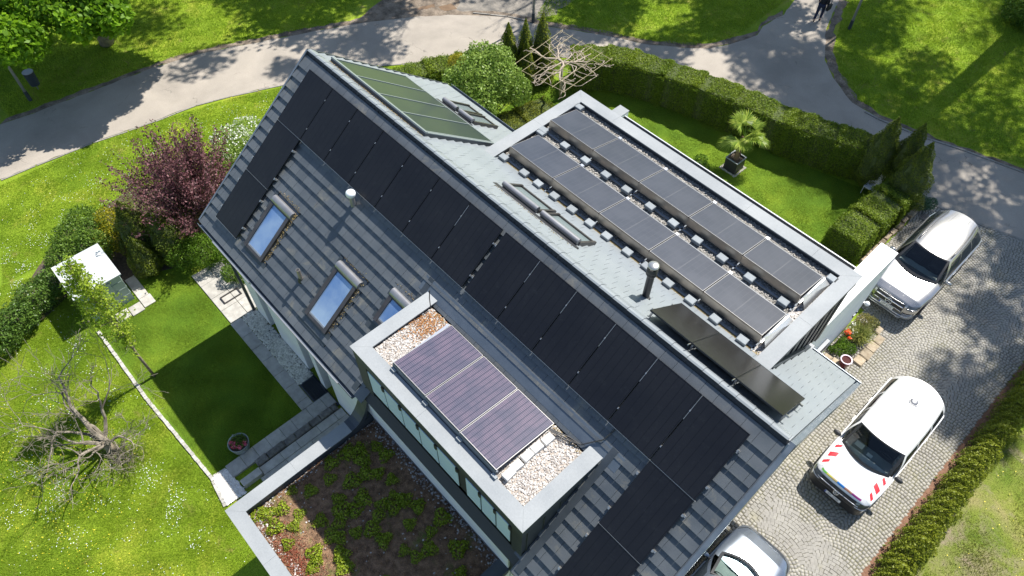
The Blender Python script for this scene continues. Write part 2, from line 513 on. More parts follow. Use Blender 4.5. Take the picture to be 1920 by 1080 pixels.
# lawns
lawnL = [(-3.6, -8.9), (0.72, -8.86), (4.55, -8.62), (4.5, -8.15), (4.5, -5.41), (-0.05, -5.41), (-2.9, -5.35), (-6.5, -4.2), (-7.0, -6.8)]
sheet('garden_lawn', lawnL, 0.004, G_LAWN)
lawnR = [(-0.6, 6.0), (14.0, 6.0), (14.1, 12.9), (13.0, 13.2), (12.2, 17.2), (7.8, 16.0), (3.5, 15.2), (0.6, 14.3), (-0.7, 12.9), (-2.6, 12.5), (-1.8, 8.0)]
sheet('garden_lawn', lawnR, 0.004, G_LAWN)
G_PATCHY = [(20.2, -8), (60, -8), (60, 16), (21.5, 15), (20.4, 10)]
sheet('dry_lawn', G_PATCHY, 0.004, G_DRY)
sheet('bed_soil', [(-0.5, 13.2), (0.5, 14.25), (3.5, 15.3), (7.7, 16.1), (11.1, 17.3), (11.0, 18.1), (7.7, 17.4), (4, 16.8), (1, 16.2), (-1.6, 14.7)], 0.008, SOIL, jit=0.06)
sheet('bed_soil', [(-4.2, -7.2), (-3.9, -6.3), (-3.7, -5.5), (-3.2, -4.6), (-2.8, -4.1), (-4, -3.2), (-7.5, -2.5), (-8.5, -5), (-8.2, -8), (-5.5, -11.5), (-4.2, -11.5), (-5.3, -8.5)], 0.008, SOIL, jit=0.07)
sheet('bark_border', [(19.5, -6), (19.78, -6), (19.82, 5), (19.8, 14.6), (19.56, 14.6), (19.52, 5)], 0.02, RSOIL, jit=0.02, step=0.25)
sheet('bed_soil', [(19.8, -6), (20.6, -6), (20.5, 14.4), (19.8, 14.6)], 0.008, SOIL, jit=0.04)
# ------------------------------------------------------------------ cobbled driveway
drive_poly = [(16.0, -8), (19.5, -8), (19.54, 3.36), (19.56, 12.6), (19.5, 14.2), (19.2, 16.5), (20.0, 20.0), (17.11, 19.12), (15.46, 18.6), (13.42, 18.15),
              (13.62, 16.5), (13.6, 13.4), (14.0, 11.6), (14.7, 11.6), (14.7, 5.0), (16.0, 5.0)]
drv = sheet('driveway', drive_poly, 0.012, pm('joint_sand', (0.10, 0.092, 0.07), 0.95, c2=(0.14, 0.135, 0.075), vs_=1.5, wcoord=True))
COB = pm('granite_cobble', (0.225, 0.212, 0.187), 0.75, tint=(0.295, 0.28, 0.24), c2=(0.255, 0.243, 0.215), vs_=1.2, bump=0.15, bs=50, wcoord=True,
         dirt=((0.24, 0.22, 0.12), 0.9, 0.55, 0.8), objr=0.08)
s_ = 0.113
cob = []
x0 = 16.0
for i in range(9):                                   # straight rows beside the house
    y = -8.0
    while y < 8.2:
        cob.append((16.06 + (i % 6) * s_ if i < 6 else 99, y + rnd.uniform(-.01, .01), 0.0, s_, s_))
        y += s_ * rnd.uniform(0.95, 1.12)
Wf = 1.62
nc = 6
for c in range(-4, nc):
    xc = 16.68 + Wf * (c + 0.5)
    Rr = Wf * 0.74
    am = math.asin(Wf / 2 / Rr)
    k = 0
    y = -9.0
    while y < 20.5:
        n = 16
        for j in range(n):
            a = -am + 2 * am * (j + 0.5 + 0.25 * math.sin(k * 1.7)) / n
            px = xc + Rr * math.sin(a); py = y + Rr * math.cos(a) - Rr
            cob.append((px, py, -a, 2 * am * Rr / n, s_))
        y += s_ * 1.02
        k += 1
cob = np.array(cob)
wy = cob[:, 1]
keep = inside(drive_poly, cob[:, 0], wy) & ~((cob[:, 0] < 16.70) & (cob[:, 1] < 5.0) & (np.arange(len(cob)) >= 9999999))
isborder = np.abs(cob[:, 4] - s_) < 1e-9
border = (cob[:, 2] == 0.0) & (cob[:, 3] == s_)
keep &= ~((cob[:, 0] < 16.69) & (cob[:, 1] < 8.2) & ~border)
cob = cob[keep]
camxy = np.array([16.85, -7.81, 21.3])
d = np.linalg.norm(np.column_stack([cob[:, 0], cob[:, 1], np.zeros(len(cob))]) - camxy, axis=1)
vis = (cob[:, 1] > 2.4) & (cob[:, 0] > 16.2)
order = np.argsort(np.where(vis, d, 1e9))
single = set(order[:300].tolist())
cme = [MB().box(-0.5, 0.5, -0.5, 0.5, 0, 1, bev=0.13).mesh('cobblestone', COB) for _ in range(1)][0]
V = []; T = []
for i, (x, y, a, lx, ly) in enumerate(cob):
    ca_, sa_ = math.cos(a + rnd.uniform(-.07, .07)), math.sin(a)
    hx = lx * 0.5 * rnd.uniform(.87, .97); hy = ly * 0.5 * rnd.uniform(.87, .97); h = rnd.uniform(0.020, 0.026)
    x += rnd.uniform(-.006, .006); y += rnd.uniform(-.006, .006)
    if i in single:
        o = link('cobblestone', cme, drv)
        o.matrix_local = Matrix.Translation((x, y, 0.012)) @ Matrix.Rotation(a, 4, 'Z') @ Matrix.Diagonal((hx * 2, hy * 2, h - .01, 1))
        continue
    tt = rnd.random() ** 1.5
    for (sx, sy, z) in ((-1, -1, 0.0), (1, -1, 0.0), (1, 1, 0.0), (-1, 1, 0.0), (-.84, -.84, h), (.84, -.84, h), (.84, .84, h), (-.84, .84, h)):
        jx = rnd.uniform(-.006, .006) if z == 0 else rnd.uniform(-.004, .004)
        V.append((x + ca_ * sx * hx - sa_ * sy * hy + jx, y + sa_ * sx * hx + ca_ * sy * hy + jx, z))
    T += [tt] * 5
V = np.array(V); nst = len(V) // 8
base = np.array([(0, 1, 5, 4), (1, 2, 6, 5), (2, 3, 7, 6), (3, 0, 4, 7), (4, 5, 6, 7)])
F = (base[None] + 8 * np.arange(nst)[:, None, None]).reshape(-1, 4)
cs = npmesh('cobbles', V, F, COB, drv, T)
cs['kind'] = 'stuff'
# ------------------------------------------------------------------ the house
H = 8.647; AL = 0.6576; CA = math.cos(AL); SA = math.sin(AL); TA = math.tan(AL); LX = 16.23
MLEFT = Matrix(((1, 0, 0, 0), (0, -CA, -SA, 0), (0, -SA, CA, H), (0, 0, 0, 1)))     # (x, s down the slope, height over it)
MRIGHT = Matrix(((1, 0, 0, 0), (0, CA, SA, 0), (0, -SA, CA, H), (0, 0, 0, 1)))
_ci = camo.matrix_world.inverted()
def seen(p):
    q = _ci @ Vector(p)
    if q.z >= -0.1: return None
    return 960 + 1357.1 * q.x / -q.z, 540 - 1357.1 * q.y / -q.z, -q.z
house = thing('house', 'large grey gabled house with dark tiled roof, boxy dormer and flat roofed wings', 'house', (8, 0, 0))
# walls
m = MB()
yl, yr = -4.38, 4.40
zt = lambda y: H - abs(y) * TA - 0.34
P = [(yl, 0), (yr, 0), (yr, zt(yr)), (0, zt(0)), (yl, zt(yl))]
def xprism(m, poly, x0, x1):
    n = len(poly)
    V = [(x0, y, z) for y, z in poly] + [(x1, y, z) for y, z in poly]
    F = [(i, (i + 1) % n, (i + 1) % n + n, i + n) for i in range(n)] + [tuple(range(n - 1, -1, -1)), tuple(range(n, 2 * n))]
    return m.add(V, F)
# long garden wall is built in pieces round its openings
xprism(m, [(-4.05, 0)] + [(yr, 0), (yr, zt(yr)), (0, zt(0)), (-4.05, zt(-4.05))], 0.10, 16.08)
ops = [(0.95, 1.62, 0.0, 2.25), (3.35, 4.05, 0.0, 4.3), (4.36, 5.10, 0.0, 2.25)]
xs = 0.10
for a, b, z0, z1 in ops:
    m.box(xs, a, yl, -4.05, 0, zt(yl))
    m.box(a, b, yl, -4.05, z1, zt(yl))
    xs = b
m.box(xs, 7.5, yl, -4.05, 0, zt(yl))
m.box(7.5, 16.08, yl, -4.05, 0, zt(yl))
m.build('wall', WHITE, house)
DGLASS = pm('dark_window_glass', (0.012, 0.016, 0.022), 0.04, spec=0.8)
for a, b, z0, z1 in ops:
    f = MB()
    f.box(a, a + .05, -4.12, -4.06, 0.02, z1 - .02); f.box(b - .05, b, -4.12, -4.06, 0.02, z1 - .02); f.box(a + .05, b - .05, -4.12, -4.06, z1 - .08, z1 - .02)
    fo = f.build('window', BROWNM, house)
    MB().box(a + .05, b - .05, -4.10, -4.075, 0.03, z1 - .08).build('pane', DGLASS, fo)
    MB().box(a - .02, b + .02, -4.46, -4.385, -0.01, 0.05).build('sill', ZINCD, fo)
MB().cyl((-0.02, -4.47, 0.0), (-0.02, -4.47, 4.75), 0.055).build('drainpipe', ZINCD, house, smooth=True)
# roof slopes
def slope_roof(name, M, rects, s1, x1=LX):
    m = MB(M)
    for a, b, c, d in rects: m.box(a, b, c, d, -0.26, -0.035)
    return m.build(name, UNDER, house)
lroof = slope_roof('roof', MLEFT, [(0, LX, 0.0, 5.9)], 5.9)
rroof = slope_roof('roof', MRIGHT, [(0, 5.08, 0.02, 6.1), (5.08, 14.8, 0.02, 2.9), (14.8, LX, 0.02, 6.42)], 6.1)
PW = 1.154; PH = 1.7017; XP1 = 0.552; XP2 = 8.72; S0 = 0.357
cover = [(XP1, XP1 + 7 * PW, S0, S0 + PH), (XP2, XP2 + 6 * PW, S0, S0 + PH), (XP1, XP1 + PW, S0 + PH, S0 + 3 * PH), (XP2 + 5 * PW, XP2 + 6 * PW, S0 + PH, S0 + 3.1 * PH)]
TW = 0.342; EX = 0.3445
cands = []
for side, M, s_end in ((0, MLEFT, 6.0), (1, MRIGHT, 6.42)):
    nrow = int((s_end - 0.13) / EX) + 1
    for k in range(nrow):
        sl = s_end - k * EX                 # lower edge of the course
        su = max(sl - EX - 0.03, 0.03)
        if sl < 0.2: continue
        x = 0.0 - (TW / 2 if k % 2 else 0)
        while x < LX - 0.01:
            a = max(x, 0.0) + 0.003; b = min(x + TW, LX) - 0.003
            x += TW
            if b - a < 0.05: continue
            cx = (a + b) / 2; cs_ = sl - EX / 2
            if side == 0:
                hid = any(p[0] + .3 < a and b < p[1] - .3 and p[2] + .35 < sl - EX and sl < p[3] - .2 for p in cover)
                if 7.93 < a and b < 13.7 and cs_ > 2.75: hid = True
                if hid: continue
            else:
                if cx < 5.08 and sl > 6.2: continue
                if 5.0 < cx < 14.8 and cs_ > 2.95: continue
            w_ = M @ Vector((cx, cs_, 0))
            q = seen(w_)
            vis = q and -20 < q[0] < 1940 and -20 < q[1] < 1100
            area = 0
            if vis:
                fa = seen(M @ Vector((a, su, 0))); fb = seen(M @ Vector((b, su, 0))); fc = seen(M @ Vector((b, sl, 0)))
                area = abs((fb[0] - fa[0]) * (fc[1] - fb[1]) - (fb[1] - fa[1]) * (fc[0] - fb[0]))
            covd = side == 0 and any(p[0] < cx < p[1] and p[2] < cs_ < p[3] for p in cover)
            if covd: area *= 0.01
            cands.append((area, side, a, b, su, sl))
cands.sort(key=lambda t: -t[0])
tile_me = {}
joined = {0: MB(MLEFT), 1: MB(MRIGHT)}
for i, (area, side, a, b, su, sl) in enumerate(cands):
    M = (MLEFT, MRIGHT)[side]
    ju = rnd.uniform(-.0015, .0015)
    if i < 300:
        key = (round(b - a, 3), round(sl - su, 3), side)
        if key not in tile_me:
            W_ = b - a; L_ = sl - su
            mm = MB(); f = (lambda F: [tuple(reversed(q)) for q in F]) if side == 0 else (lambda F: F)
            Pp = [(0, 0, -.03), (W_, 0, -.03), (W_, L_, -.006), (0, L_, -.006), (0, 0, -.014), (W_, 0, -.014), (W_, L_, .047), (0, L_, .047)]
            F = [(3, 2, 1, 0), (0, 1, 5, 4), (1, 2, 6, 5), (2, 3, 7, 6), (3, 0, 4, 7), (4, 5, 6, 7)]
            mm.add(Pp, F)
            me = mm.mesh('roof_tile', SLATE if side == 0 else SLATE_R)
            tile_me[key] = me
        par = lroof if side == 0 else rroof
        o = link('roof_tile', tile_me[key], par)
        o.matrix_local = Matrix.Translation(-WL[house]) @ M @ Matrix.Translation((a, su, ju))
    else:
        t = rnd.uniform(0, 0.35)
        W_ = b - a
        joined[side].add([(a, su, -.03 + ju), (b, su, -.03 + ju), (b, sl, -.006 + ju), (a, sl, -.006 + ju), (a, su, -.014 + ju), (b, su, -.014 + ju), (b, sl, .047 + ju), (a, sl, .047 + ju)],
                         [(3, 2, 1, 0), (0, 1, 5, 4), (1, 2, 6, 5), (2, 3, 7, 6), (3, 0, 4, 7), (4, 5, 6, 7)], t)
for side, par in ((0, lroof), (1, rroof)):
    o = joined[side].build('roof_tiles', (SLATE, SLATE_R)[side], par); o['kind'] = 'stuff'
# ridge
x = 0.0
rc = MB(MRIGHT)
seg = [(-0.045, 0.012), (-0.02, 0.05), (0.05, 0.07), (0.14, 0.062), (0.30, 0.03), (0.30, 0.012)]
rme = None
while x < LX - 0.05:
    x1 = min(x + 0.405, LX)
    mm = MB(MRIGHT); n = len(seg)
    hh = 0.0
    V = [(x + .004, s, h) for s, h in seg] + [(x1 - .004, s, h + .006) for s, h in seg]
    F = [(i, i + 1, i + 1 + n, i + n) for i in range(n - 1)] + [(n - 1, 0, n, 2 * n - 1), tuple(range(n)), tuple(range(2 * n - 1, n - 1, -1))]
    mm.add(V, [tuple(reversed(f)) for f in F])
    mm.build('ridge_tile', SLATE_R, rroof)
    x += 0.405
mm = MB(MLEFT)
mm.box(0, LX, -0.01, 0.06, -0.03, 0.012)
x = 0.0
while x < LX - .1:
    mm.box(x, x + rnd.uniform(.04, .09), 0.06, 0.06 + rnd.uniform(.01, .03), -0.02, 0.012 + rnd.uniform(0, .006)); x += rnd.uniform(.1, .17)
mm.build('ridge_roll', BLACKP, lroof)
MOSS = leafmat('dry_moss', (0.22, 0.15, 0.07), (0.35, 0.28, 0.12), 0.1)
# verge trims, gutters
mm = MB(MLEFT); mm.box(-0.06, -0.003, -0.02, 5.98, -0.30, 0.045); mm.build('verge_trim', GUT, lroof)
mm = MB(MRIGHT); mm.box(-0.06, -0.003, -0.02, 6.15, -0.30, 0.05); mm.build('verge_trim', ZINCD, rroof)
mm = MB(MLEFT); mm.box(LX + .035, LX + .135, -0.02, 6.0, -0.28, 0.03); mm.box(LX + .003, LX + .035, -0.02, 6.0, -0.28, -0.05); mm.build('verge_trim', GUT, lroof)
mm = MB(MRIGHT); mm.box(LX + .035, LX + .135, -0.02, 6.5, -0.28, 0.03); mm.box(LX + .003, LX + .035, -0.02, 6.5, -0.28, -0.05); mm.build('verge_trim', GUT, rroof)
def gutter(x0, x1, y, z, sgn, par):
    mm = MB()
    pr = [(0.0, 0.0), (0.0, -0.09), (0.02, -0.11), (0.14, -0.11), (0.16, -0.09), (0.16, 0.012), (0.172, 0.012), (0.172, -0.10), (0.15, -0.125), (0.01, -0.125), (-0.012, -0.10), (-0.012, 0.0)]
    n = len(pr)
    V = [(x0, y + sgn * a, z + b) for a, b in pr] + [(x1, y + sgn * a, z + b) for a, b in pr]
    F = [(i, (i + 1) % n, (i + 1) % n + n, i + n) for i in range(n)] + [tuple(range(n)), tuple(range(2 * n - 1, n - 1, -1))]
    mm.add(V, F)
    return mm.build('gutter', GUT, par)
gutter(-0.03, 7.85, -4.675, 4.93, -1, house)
gutter(13.80, LX + .1, -4.665, 4.93, -1, house)
gutter(-0.03, 5.0, 4.86, 4.86, 1, house)
gutter(14.86, LX + .13, 5.10, 4.62, 1, house)
MB().box(0.9, 2.95, -4.885, -4.842, 4.90, 4.935).build('gutter_trim', ALU, house)
MB().box(3.05, 7.3, -4.885, -4.842, 4.90, 4.935).build('gutter_trim', ALU, house)
# ---------------- dormer
dx0, dx1, dy, dz = 7.89, 13.72, -4.486, 7.01
CW = 0.375
CLAD = pm('dark_cladding', (0.032, 0.038, 0.046), 0.45, 0.1, c2=(0.042, 0.049, 0.058), bump=0.04, wcoord=True)
mm = MB()
def wedge(m, x0, x1, y0, z1, zb=None):
    """box that dies into the left slope"""
    yb = -(H - 0.05 - z1) / TA
    zf = H - 0.05 + y0 * TA if zb is None else zb
    V = [(x0, y0, zf), (x1, y0, zf), (x1, y0, z1), (x0, y0, z1), (x0, yb, z1), (x1, yb, z1)]
    return m.add(V, [(0, 1, 2, 3), (3, 2, 5, 4), (0, 3, 4), (1, 5, 2), (0, 4, 5, 1)])
wedge(mm, dx0 + .05, dx1 - .05, dy + .06, 6.86)
mm.box(dx0 + .05, dx1 - .05, dy + .06, dy + .4, 3.1, 5.4)
dorm = mm.build('dormer', CLAD, house)
mm = MB()                                                   # parapet upstand under the coping
mm.box(dx0 + .03, dx1 - .03, dy + .03, dy + CW - .03, 6.55, 6.97)
for a, b in ((dx0 + .03, dx0 + CW - .03), (dx1 - CW + .03, dx1 - .03)):
    V = [(a, dy + CW - .03, 6.6), (b, dy + CW - .03, 6.6), (b, dy + CW - .03, 6.97), (a, dy + CW - .03, 6.97), (a, -2.2, 6.97), (b, -2.2, 6.97), (a, -2.65, 6.6), (b, -2.65, 6.6)]
    mm.add(V, [(0, 1, 2, 3), (3, 2, 5, 4), (0, 3, 4, 6), (1, 7, 5, 2), (6, 4, 5, 7)])
mm.build('parapet', ZINCD, dorm)
def coping(polys, z, par, mat=ZINC, th=0.035):
    for pl in polys:
        MB().prism(pl, z - th, z).build('coping', mat, par)
yb = -(H - dz) / TA + 0.02
g_ = 0.003
coping([[(dx0, dy), (10.35, dy), (10.35, dy + CW), (dx0 + CW, dy + CW)], [(10.353, dy), (dx1, dy), (dx1 - CW, dy + CW), (10.353, dy + CW)],
        [(dx0, dy + g_), (dx0 + CW - g_, dy + CW), (dx0 + CW, yb), (dx0, yb)], [(dx1 - CW + g_, dy + CW), (dx1, dy + g_), (dx1, yb), (dx1 - CW, yb)]], dz, dorm)
# side seams
mm = MB()
for y in np.arange(-4.3, -2.3, 0.48):
    mm.box(dx1 - .052, dx1 - .025, y, y + .02, max(3.2, H + y * TA - .1), 6.56)
    mm.box(dx0 + .025, dx0 + .052, y, y + .02, max(3.2, H + y * TA - .1), 6.56)
mm.build('seam', CLAD, dorm)
# corner panels, window band, white band
fy = dy + .06
MB().box(dx0 + .04, 8.36, fy - .03, fy, 4.85, 6.55).build('corner_panel', CLAD, dorm)
MB().box(13.38, dx1 - .04, fy - .03, fy, 3.2, 6.55).build('corner_panel', CLAD, dorm)
MB().box(7.55, 13.3, fy - .05, fy, 3.42, 4.82).build('fascia_board', pm('white_board', (0.66, 0.70, 0.75), 0.5, c2=(0.72, 0.75, 0.79), wcoord=True), dorm)
WGL = pm('drawn_blind', (0.46, 0.60, 0.80), 0.35, c2=(0.52, 0.65, 0.82), vs_=.6, wcoord=True)
WGL2 = pm('painted_sky_glazing', (0.17, 0.30, 0.54), 0.03, 0.5, c2=(0.46, 0.58, 0.70), vs_=.55, lo=.40, hi=.62, wcoord=True)  # blue sky and cloud reflection painted into the pane colour by noise
for a, b in ((8.40, 9.02), (9.04, 9.66), (9.68, 10.30), (10.32, 10.94), (10.96, 11.66), (11.92, 12.40), (12.42, 12.88), (12.90, 13.34)):
    wo = MB().box(a, b, fy - .02, fy - .002, 5.48, 6.5).build('window', BLACKP, dorm)
    MB().box(a + .012, b - .012, fy - .035, fy - .021, 5.5, 6.48).build('pane', WGL, wo)
    MB().box(b - .03, b + .03, fy - .07, fy - .036, 6.36, 6.56).build('awning_clip', BLACKP, wo)
# apron behind the dormer and valley sheet
mm = MB(MLEFT); mm.box(7.6, 14.1, 2.42, 2.80, -.01, .035); mm.build('apron_flashing', pm('blue_grey_sheet', (0.10, 0.125, 0.155), 0.4, 0.3, c2=(0.13, 0.155, 0.185), wcoord=True), lroof)
mm = MB(MLEFT); mm.box(13.74, 13.9, 2.4, 5.9, -.01, .05); mm.build('side_flashing', ZINCD, lroof); mm = MB(MLEFT); mm.box(7.7, 7.86, 2.4, 5.9, -.01, .04); mm.build('side_flashing', ZINCD, lroof)
def pebbles(name, poly, z, n, size, mat, parent, flat=0.6, excl=None, kind='stuff', dens=None):
    xs_ = [p[0] for p in poly]; ys_ = [p[1] for p in poly]
    x = rng.uniform(min(xs_), max(xs_), n); y = rng.uniform(min(ys_), max(ys_), n)
    k = inside(poly, x, y)
    if excl is not None:
        for e in excl: k &= ~inside(e, x, y)
    if dens is not None: k &= rng.random(n) < dens(x, y)
    x = x[k]; y = y[k]; n = len(x)
    s = size * rng.uniform(.55, 1.25, n)
    th = rng.uniform(0, 6.28, n)
    loc = np.array([(1, 0, 0), (.2, .8, 0), (-.9, .1, 0), (-.1, -.85, 0), (.1, 0, .6), (0, .05, -.4)])
    F0 = np.array([(0, 1, 4), (1, 2, 4), (2, 3, 4), (3, 0, 4)])
    V = np.empty((n, 6, 3)); c = np.cos(th)[:, None]; sn = np.sin(th)[:, None]
    lx = loc[None, :, 0] * rng.uniform(.8, 1.3, (n, 1)); ly = np.repeat(loc[None, :, 1], n, 0)
    V[:, :, 0] = x[:, None] + (lx * c - ly * sn) * s[:, None]; V[:, :, 1] = y[:, None] + (lx * sn + ly * c) * s[:, None]
    V[:, :, 2] = z + loc[None, :, 2] * s[:, None] * flat * 1.4 + rng.uniform(0, size * .6, n)[:, None]
    F = (F0[None] + 6 * np.arange(n)[:, None, None]).reshape(-1, 3)
    o = npmesh(name, V, F, mat, parent, np.repeat(rng.random(n) ** .8, 4))
    if kind: o['kind'] = kind
    return o
DGR = [(dx0 + CW - .02, dy + CW - .02), (dx1 - CW + .02, dy + CW - .02), (dx1 - CW + .02, -2.36), (dx0 + CW - .02, -2.36)]
sheet('gravel_bed', DGR, 6.885, pm('gravel_base', (0.30, 0.25, 0.20), 0.9, c2=(0.45, 0.40, 0.35), vs_=25, wcoord=True), dorm)
pebbles('gravel', DGR, 6.89, 9500, 0.026, GRAVR, dorm, dens=lambda x, y: np.where((x > 9.1) & (x < 12.3) & (y < -2.7), .25, 1.0))
# rust coloured moss drift on the dormer gravel
mp_ = rng.normal(size=(900, 2)) * np.array([.35, .28]) + np.array([8.55, -2.75]); mp_ = mp_[(mp_[:, 0] > dx0 + CW) & (mp_[:, 1] < -2.36) & (mp_[:, 1] > -3.9)]
o = leaves('moss', np.column_stack([mp_, np.full(len(mp_), 6.92)]), .045, leafmat('rust_moss', (0.28, 0.11, 0.035), (0.40, 0.2, 0.06), .1), dorm, nrm=[(0, 0, 1)] * len(mp_), flat=.6); o['kind'] = 'stuff'
# leaf litter along the back edge
mp_ = np.column_stack([rng.uniform(8.4, 13.3, 700), -2.36 - np.abs(rng.normal(0, .05, 700)), np.full(700, 6.91)])
o = leaves('leaf_litter', mp_, .035, MOSS, dorm, nrm=[(0, 0, 1)] * 700, flat=.6); o['kind'] = 'stuff'
# ---------------- green roofed front wing
ex0, ey0, ez = 7.50, -8.73, 3.42
ex1 = 13.32
mm = MB().box(ex0 + .04, ex1 - .02, ey0 + .04, -4.42, 0, 3.08)
wing = mm.build('front_wing', WHITE, house)
mm = MB()
mm.box(ex0 + .03, ex0 + CW - .03, ey0 + .03, -4.45, 3.0, ez - .03); mm.box(ex0 + CW - .03, ex1, ey0 + .03, ey0 + CW - .03, 3.0, ez - .03)
mm.box(ex1 - .30, ex1 - .02, ey0 + CW - .03, -4.45, 3.0, ez - .03)
mm.build('parapet', ZINCD, wing)
coping([[(ex0, ey0), (ex0 + CW, ey0 + CW), (ex0 + CW, -6.85), (ex0, -6.85)], [(ex0, -6.847), (ex0 + CW, -6.847), (ex0 + CW, -5.15), (ex0, -5.15)],
        [(ex0 + g_, ey0), (9.3, ey0), (9.3, ey0 + CW), (ex0 + CW + g_, ey0 + CW)], [(9.303, ey0), (11.3, ey0), (11.3, ey0 + CW), (9.303, ey0 + CW)], [(11.303, ey0), (ex1, ey0), (ex1, ey0 + CW), (11.303, ey0 + CW)]], ez, wing)
coping([[(ex1 - .34, ey0 + CW + g_), (ex1 + .02, ey0 + CW + g_), (ex1 + .02, -4.46), (ex1 - .34, -4.46)]], ez - .0, wing, ZINCD)
# coping that sweeps up to the dormer corner
mm = MB(); pth = []
for i in range(9):
    t = i / 8
    pth.append((-5.15 + 0.70 * math.sin(t * math.pi / 2), ez + 1.35 * (1 - math.cos(t * math.pi / 2))))
for (ya, za), (yc, zc) in zip(pth, pth[1:]):
    mm.add([(ex0, ya, za - .25), (ex0 + CW, ya, za - .25), (ex0 + CW, yc, zc - .25), (ex0, yc, zc - .25), (ex0, ya, za), (ex0 + CW, ya, za), (ex0 + CW, yc, zc), (ex0, yc, zc)],
           [(3, 2, 1, 0), (1, 2, 6, 5), (3, 0, 4, 7), (4, 5, 6, 7)])
mm.build('swept_coping', ZINCD, wing)
EGR = [(ex0 + CW - .02, ey0 + CW - .02), (ex1 - .32, ey0 + CW - .02), (ex1 - .32, -4.44), (ex0 + CW - .02, -4.44)]
GSOIL = pm('roof_substrate', (0.10, 0.058, 0.032), 0.95, c2=(0.27, 0.165, 0.095), vs_=7, bump=1, bs=35, wcoord=True, fine=.3, dirt=((0.10, 0.13, 0.02), 1.8, .55, .7))
sheet('substrate', EGR, 3.10, GSOIL, wing)
pebbles('gravel', EGR, 3.11, 6500, 0.03, GRAVR, wing, dens=lambda x, y: np.clip(np.maximum.reduce([1 - (y - ey0 - CW) / .32, 1.1 - (-4.44 - y) / .35, .9 - (x - ex0 - CW) / .22]), 0.02, 1))
wp = rng.uniform((ex0 + CW, ey0 + CW), (ex1 - .35, -4.5), (16000, 2))
o = leaves('withered_stems', np.column_stack([wp, 3.12 + rng.uniform(0, .05, 16000)]), .05, leafmat('dry_stem', (0.16, 0.075, 0.035), (0.34, 0.2, 0.11), .1), wing, aspect=.22); o['kind'] = 'stuff'
rp = rng.normal(size=(2600, 2)) * np.array([.55, .22]) + np.array([9.6, -8.12]); rp = rp[(rp[:, 1] > ey0 + CW) & (rp[:, 0] > ex0 + CW)]
o = leaves('red_stonecrop', np.column_stack([rp, np.full(len(rp), 3.13)]), .035, leafmat('red_sedum', (0.26, 0.045, 0.03), (0.42, 0.16, 0.09), .2), wing, aspect=.6); o['kind'] = 'stuff'
# sedum cushions
SED = leafmat('sedum', (0.14, 0.22, 0.012), (0.36, 0.43, 0.03), 0.3)
proto = []
for k in range(4):
    n = 420
    th = rng.uniform(0, 6.28, n); ph = np.arccos(rng.uniform(0.05, 1, n)); r = 0.16 * (1 + .22 * np.sin(3 * th + k) * np.sin(ph)) * rng.uniform(.75, 1.05, n)
    P_ = np.column_stack([r * np.sin(ph) * np.cos(th), r * np.sin(ph) * np.sin(th), r * np.cos(ph) * .75])
    o = leaves('stonecrop_clump', P_, .038, SED, None, nrm=P_ / .16, aspect=.7, flat=.2)
    proto.append(o)
lit = [(7.97, -8.16), (8.58, -8.03), (8.87, -7.67), (9.21, -7.11), (9.7, -7.12), (9.78, -7.65), (10.53, -7.3), (10.04, -7.92), (8.3, -7.65), (8.05, -7.2), (10.25, -7.2), (8.15, -8.0), (8.7, -7.4), (9.9, -7.0), (10.6, -7.75), (9.95, -7.75), (9.15, -8.02)]
shade = []
while len(shade) < 42:
    p = (rnd.uniform(8.1, 12.8), rnd.uniform(-7.2, -4.8))
    if all((p[0] - q[0]) ** 2 + (p[1] - q[1]) ** 2 > .09 for q in shade + lit): shade.append(p)
for i, p in enumerate(lit + shade):
    o = proto[i % 4] if i < 4 else proto[i % 4].copy()
    if i >= 4: COL.objects.link(o)
    sc = rnd.uniform(.85, 1.5)
    o.location = (p[0], p[1], 3.11); o.scale = (sc, sc, sc * rnd.uniform(.7, 1)); o.rotation_euler = (0, 0, rnd.uniform(0, 6))
    if i < len(lit): tag(o, 'bright green stonecrop cushion in the sunlit corner strip of the green roof', 'plant', 'stonecrop cushions on the green roof')
    else: tag(o, 'green stonecrop cushion in the shaded part of the green roof below the dormer', 'plant', 'stonecrop cushions on the green roof')
# ---------------- flat roofed rear wing
fx0, fx1, fy0, fy1, fz = 5.06, 14.83, 2.05, 6.12, 7.0
FW = 0.40
mm = MB()
def rwedge(m, x0, x1, y1, z1, z0):
    ya = (H - .05 - z1) / TA; yb_ = min((H - .05 - z0) / TA, y1)
    zb_ = max(z0, H - .05 - y1 * TA)
    V = [(x0, ya, z1), (x0, y1, z1), (x0, y1, z0), (x0, yb_, z0)]
    n = len(V)
    V2 = [(x1, b, c) for a, b, c in V]
    m.add(V + V2, [(i, (i + 1) % n, (i + 1) % n + n, i + n) for i in range(n)] + [tuple(range(n)), tuple(range(2 * n - 1, n - 1, -1))])
rwedge(mm, fx0 + .06, fx1 - .12, fy1 - .07, 6.80, 4.21)
rwing = mm.build('rear_wing', CLAD, house)
for y in np.arange(2.45, 5.95, 0.42):
    MB().box(fx1 - .121, fx1 - .065, y, y + .20, max(4.2, H - y * TA + .02), 6.62).build('cladding_batten', CLAD, rwing)
for x in np.arange(5.3, 14.6, 0.5):
    MB().box(x, x + .05, fy1 - .071, fy1 - .03, 4.22, 6.62).build('cladding_batten', CLAD, rwing)
mm = MB()
mm.box(fx0 + .03, fx0 + FW - .03, 2.3, fy1 - .03, 6.62, 6.97); mm.box(fx1 - FW + .03, fx1 - .03, 2.35, fy1 - .03, 6.62, 6.97); mm.box(fx0 + FW - .03, fx1 - FW + .03, fy1 - FW + .03, fy1 - .03, 6.62, 6.97)
mm.build('parapet', ZINCD, rwing)
ya = (H - fz) / TA - 0.02
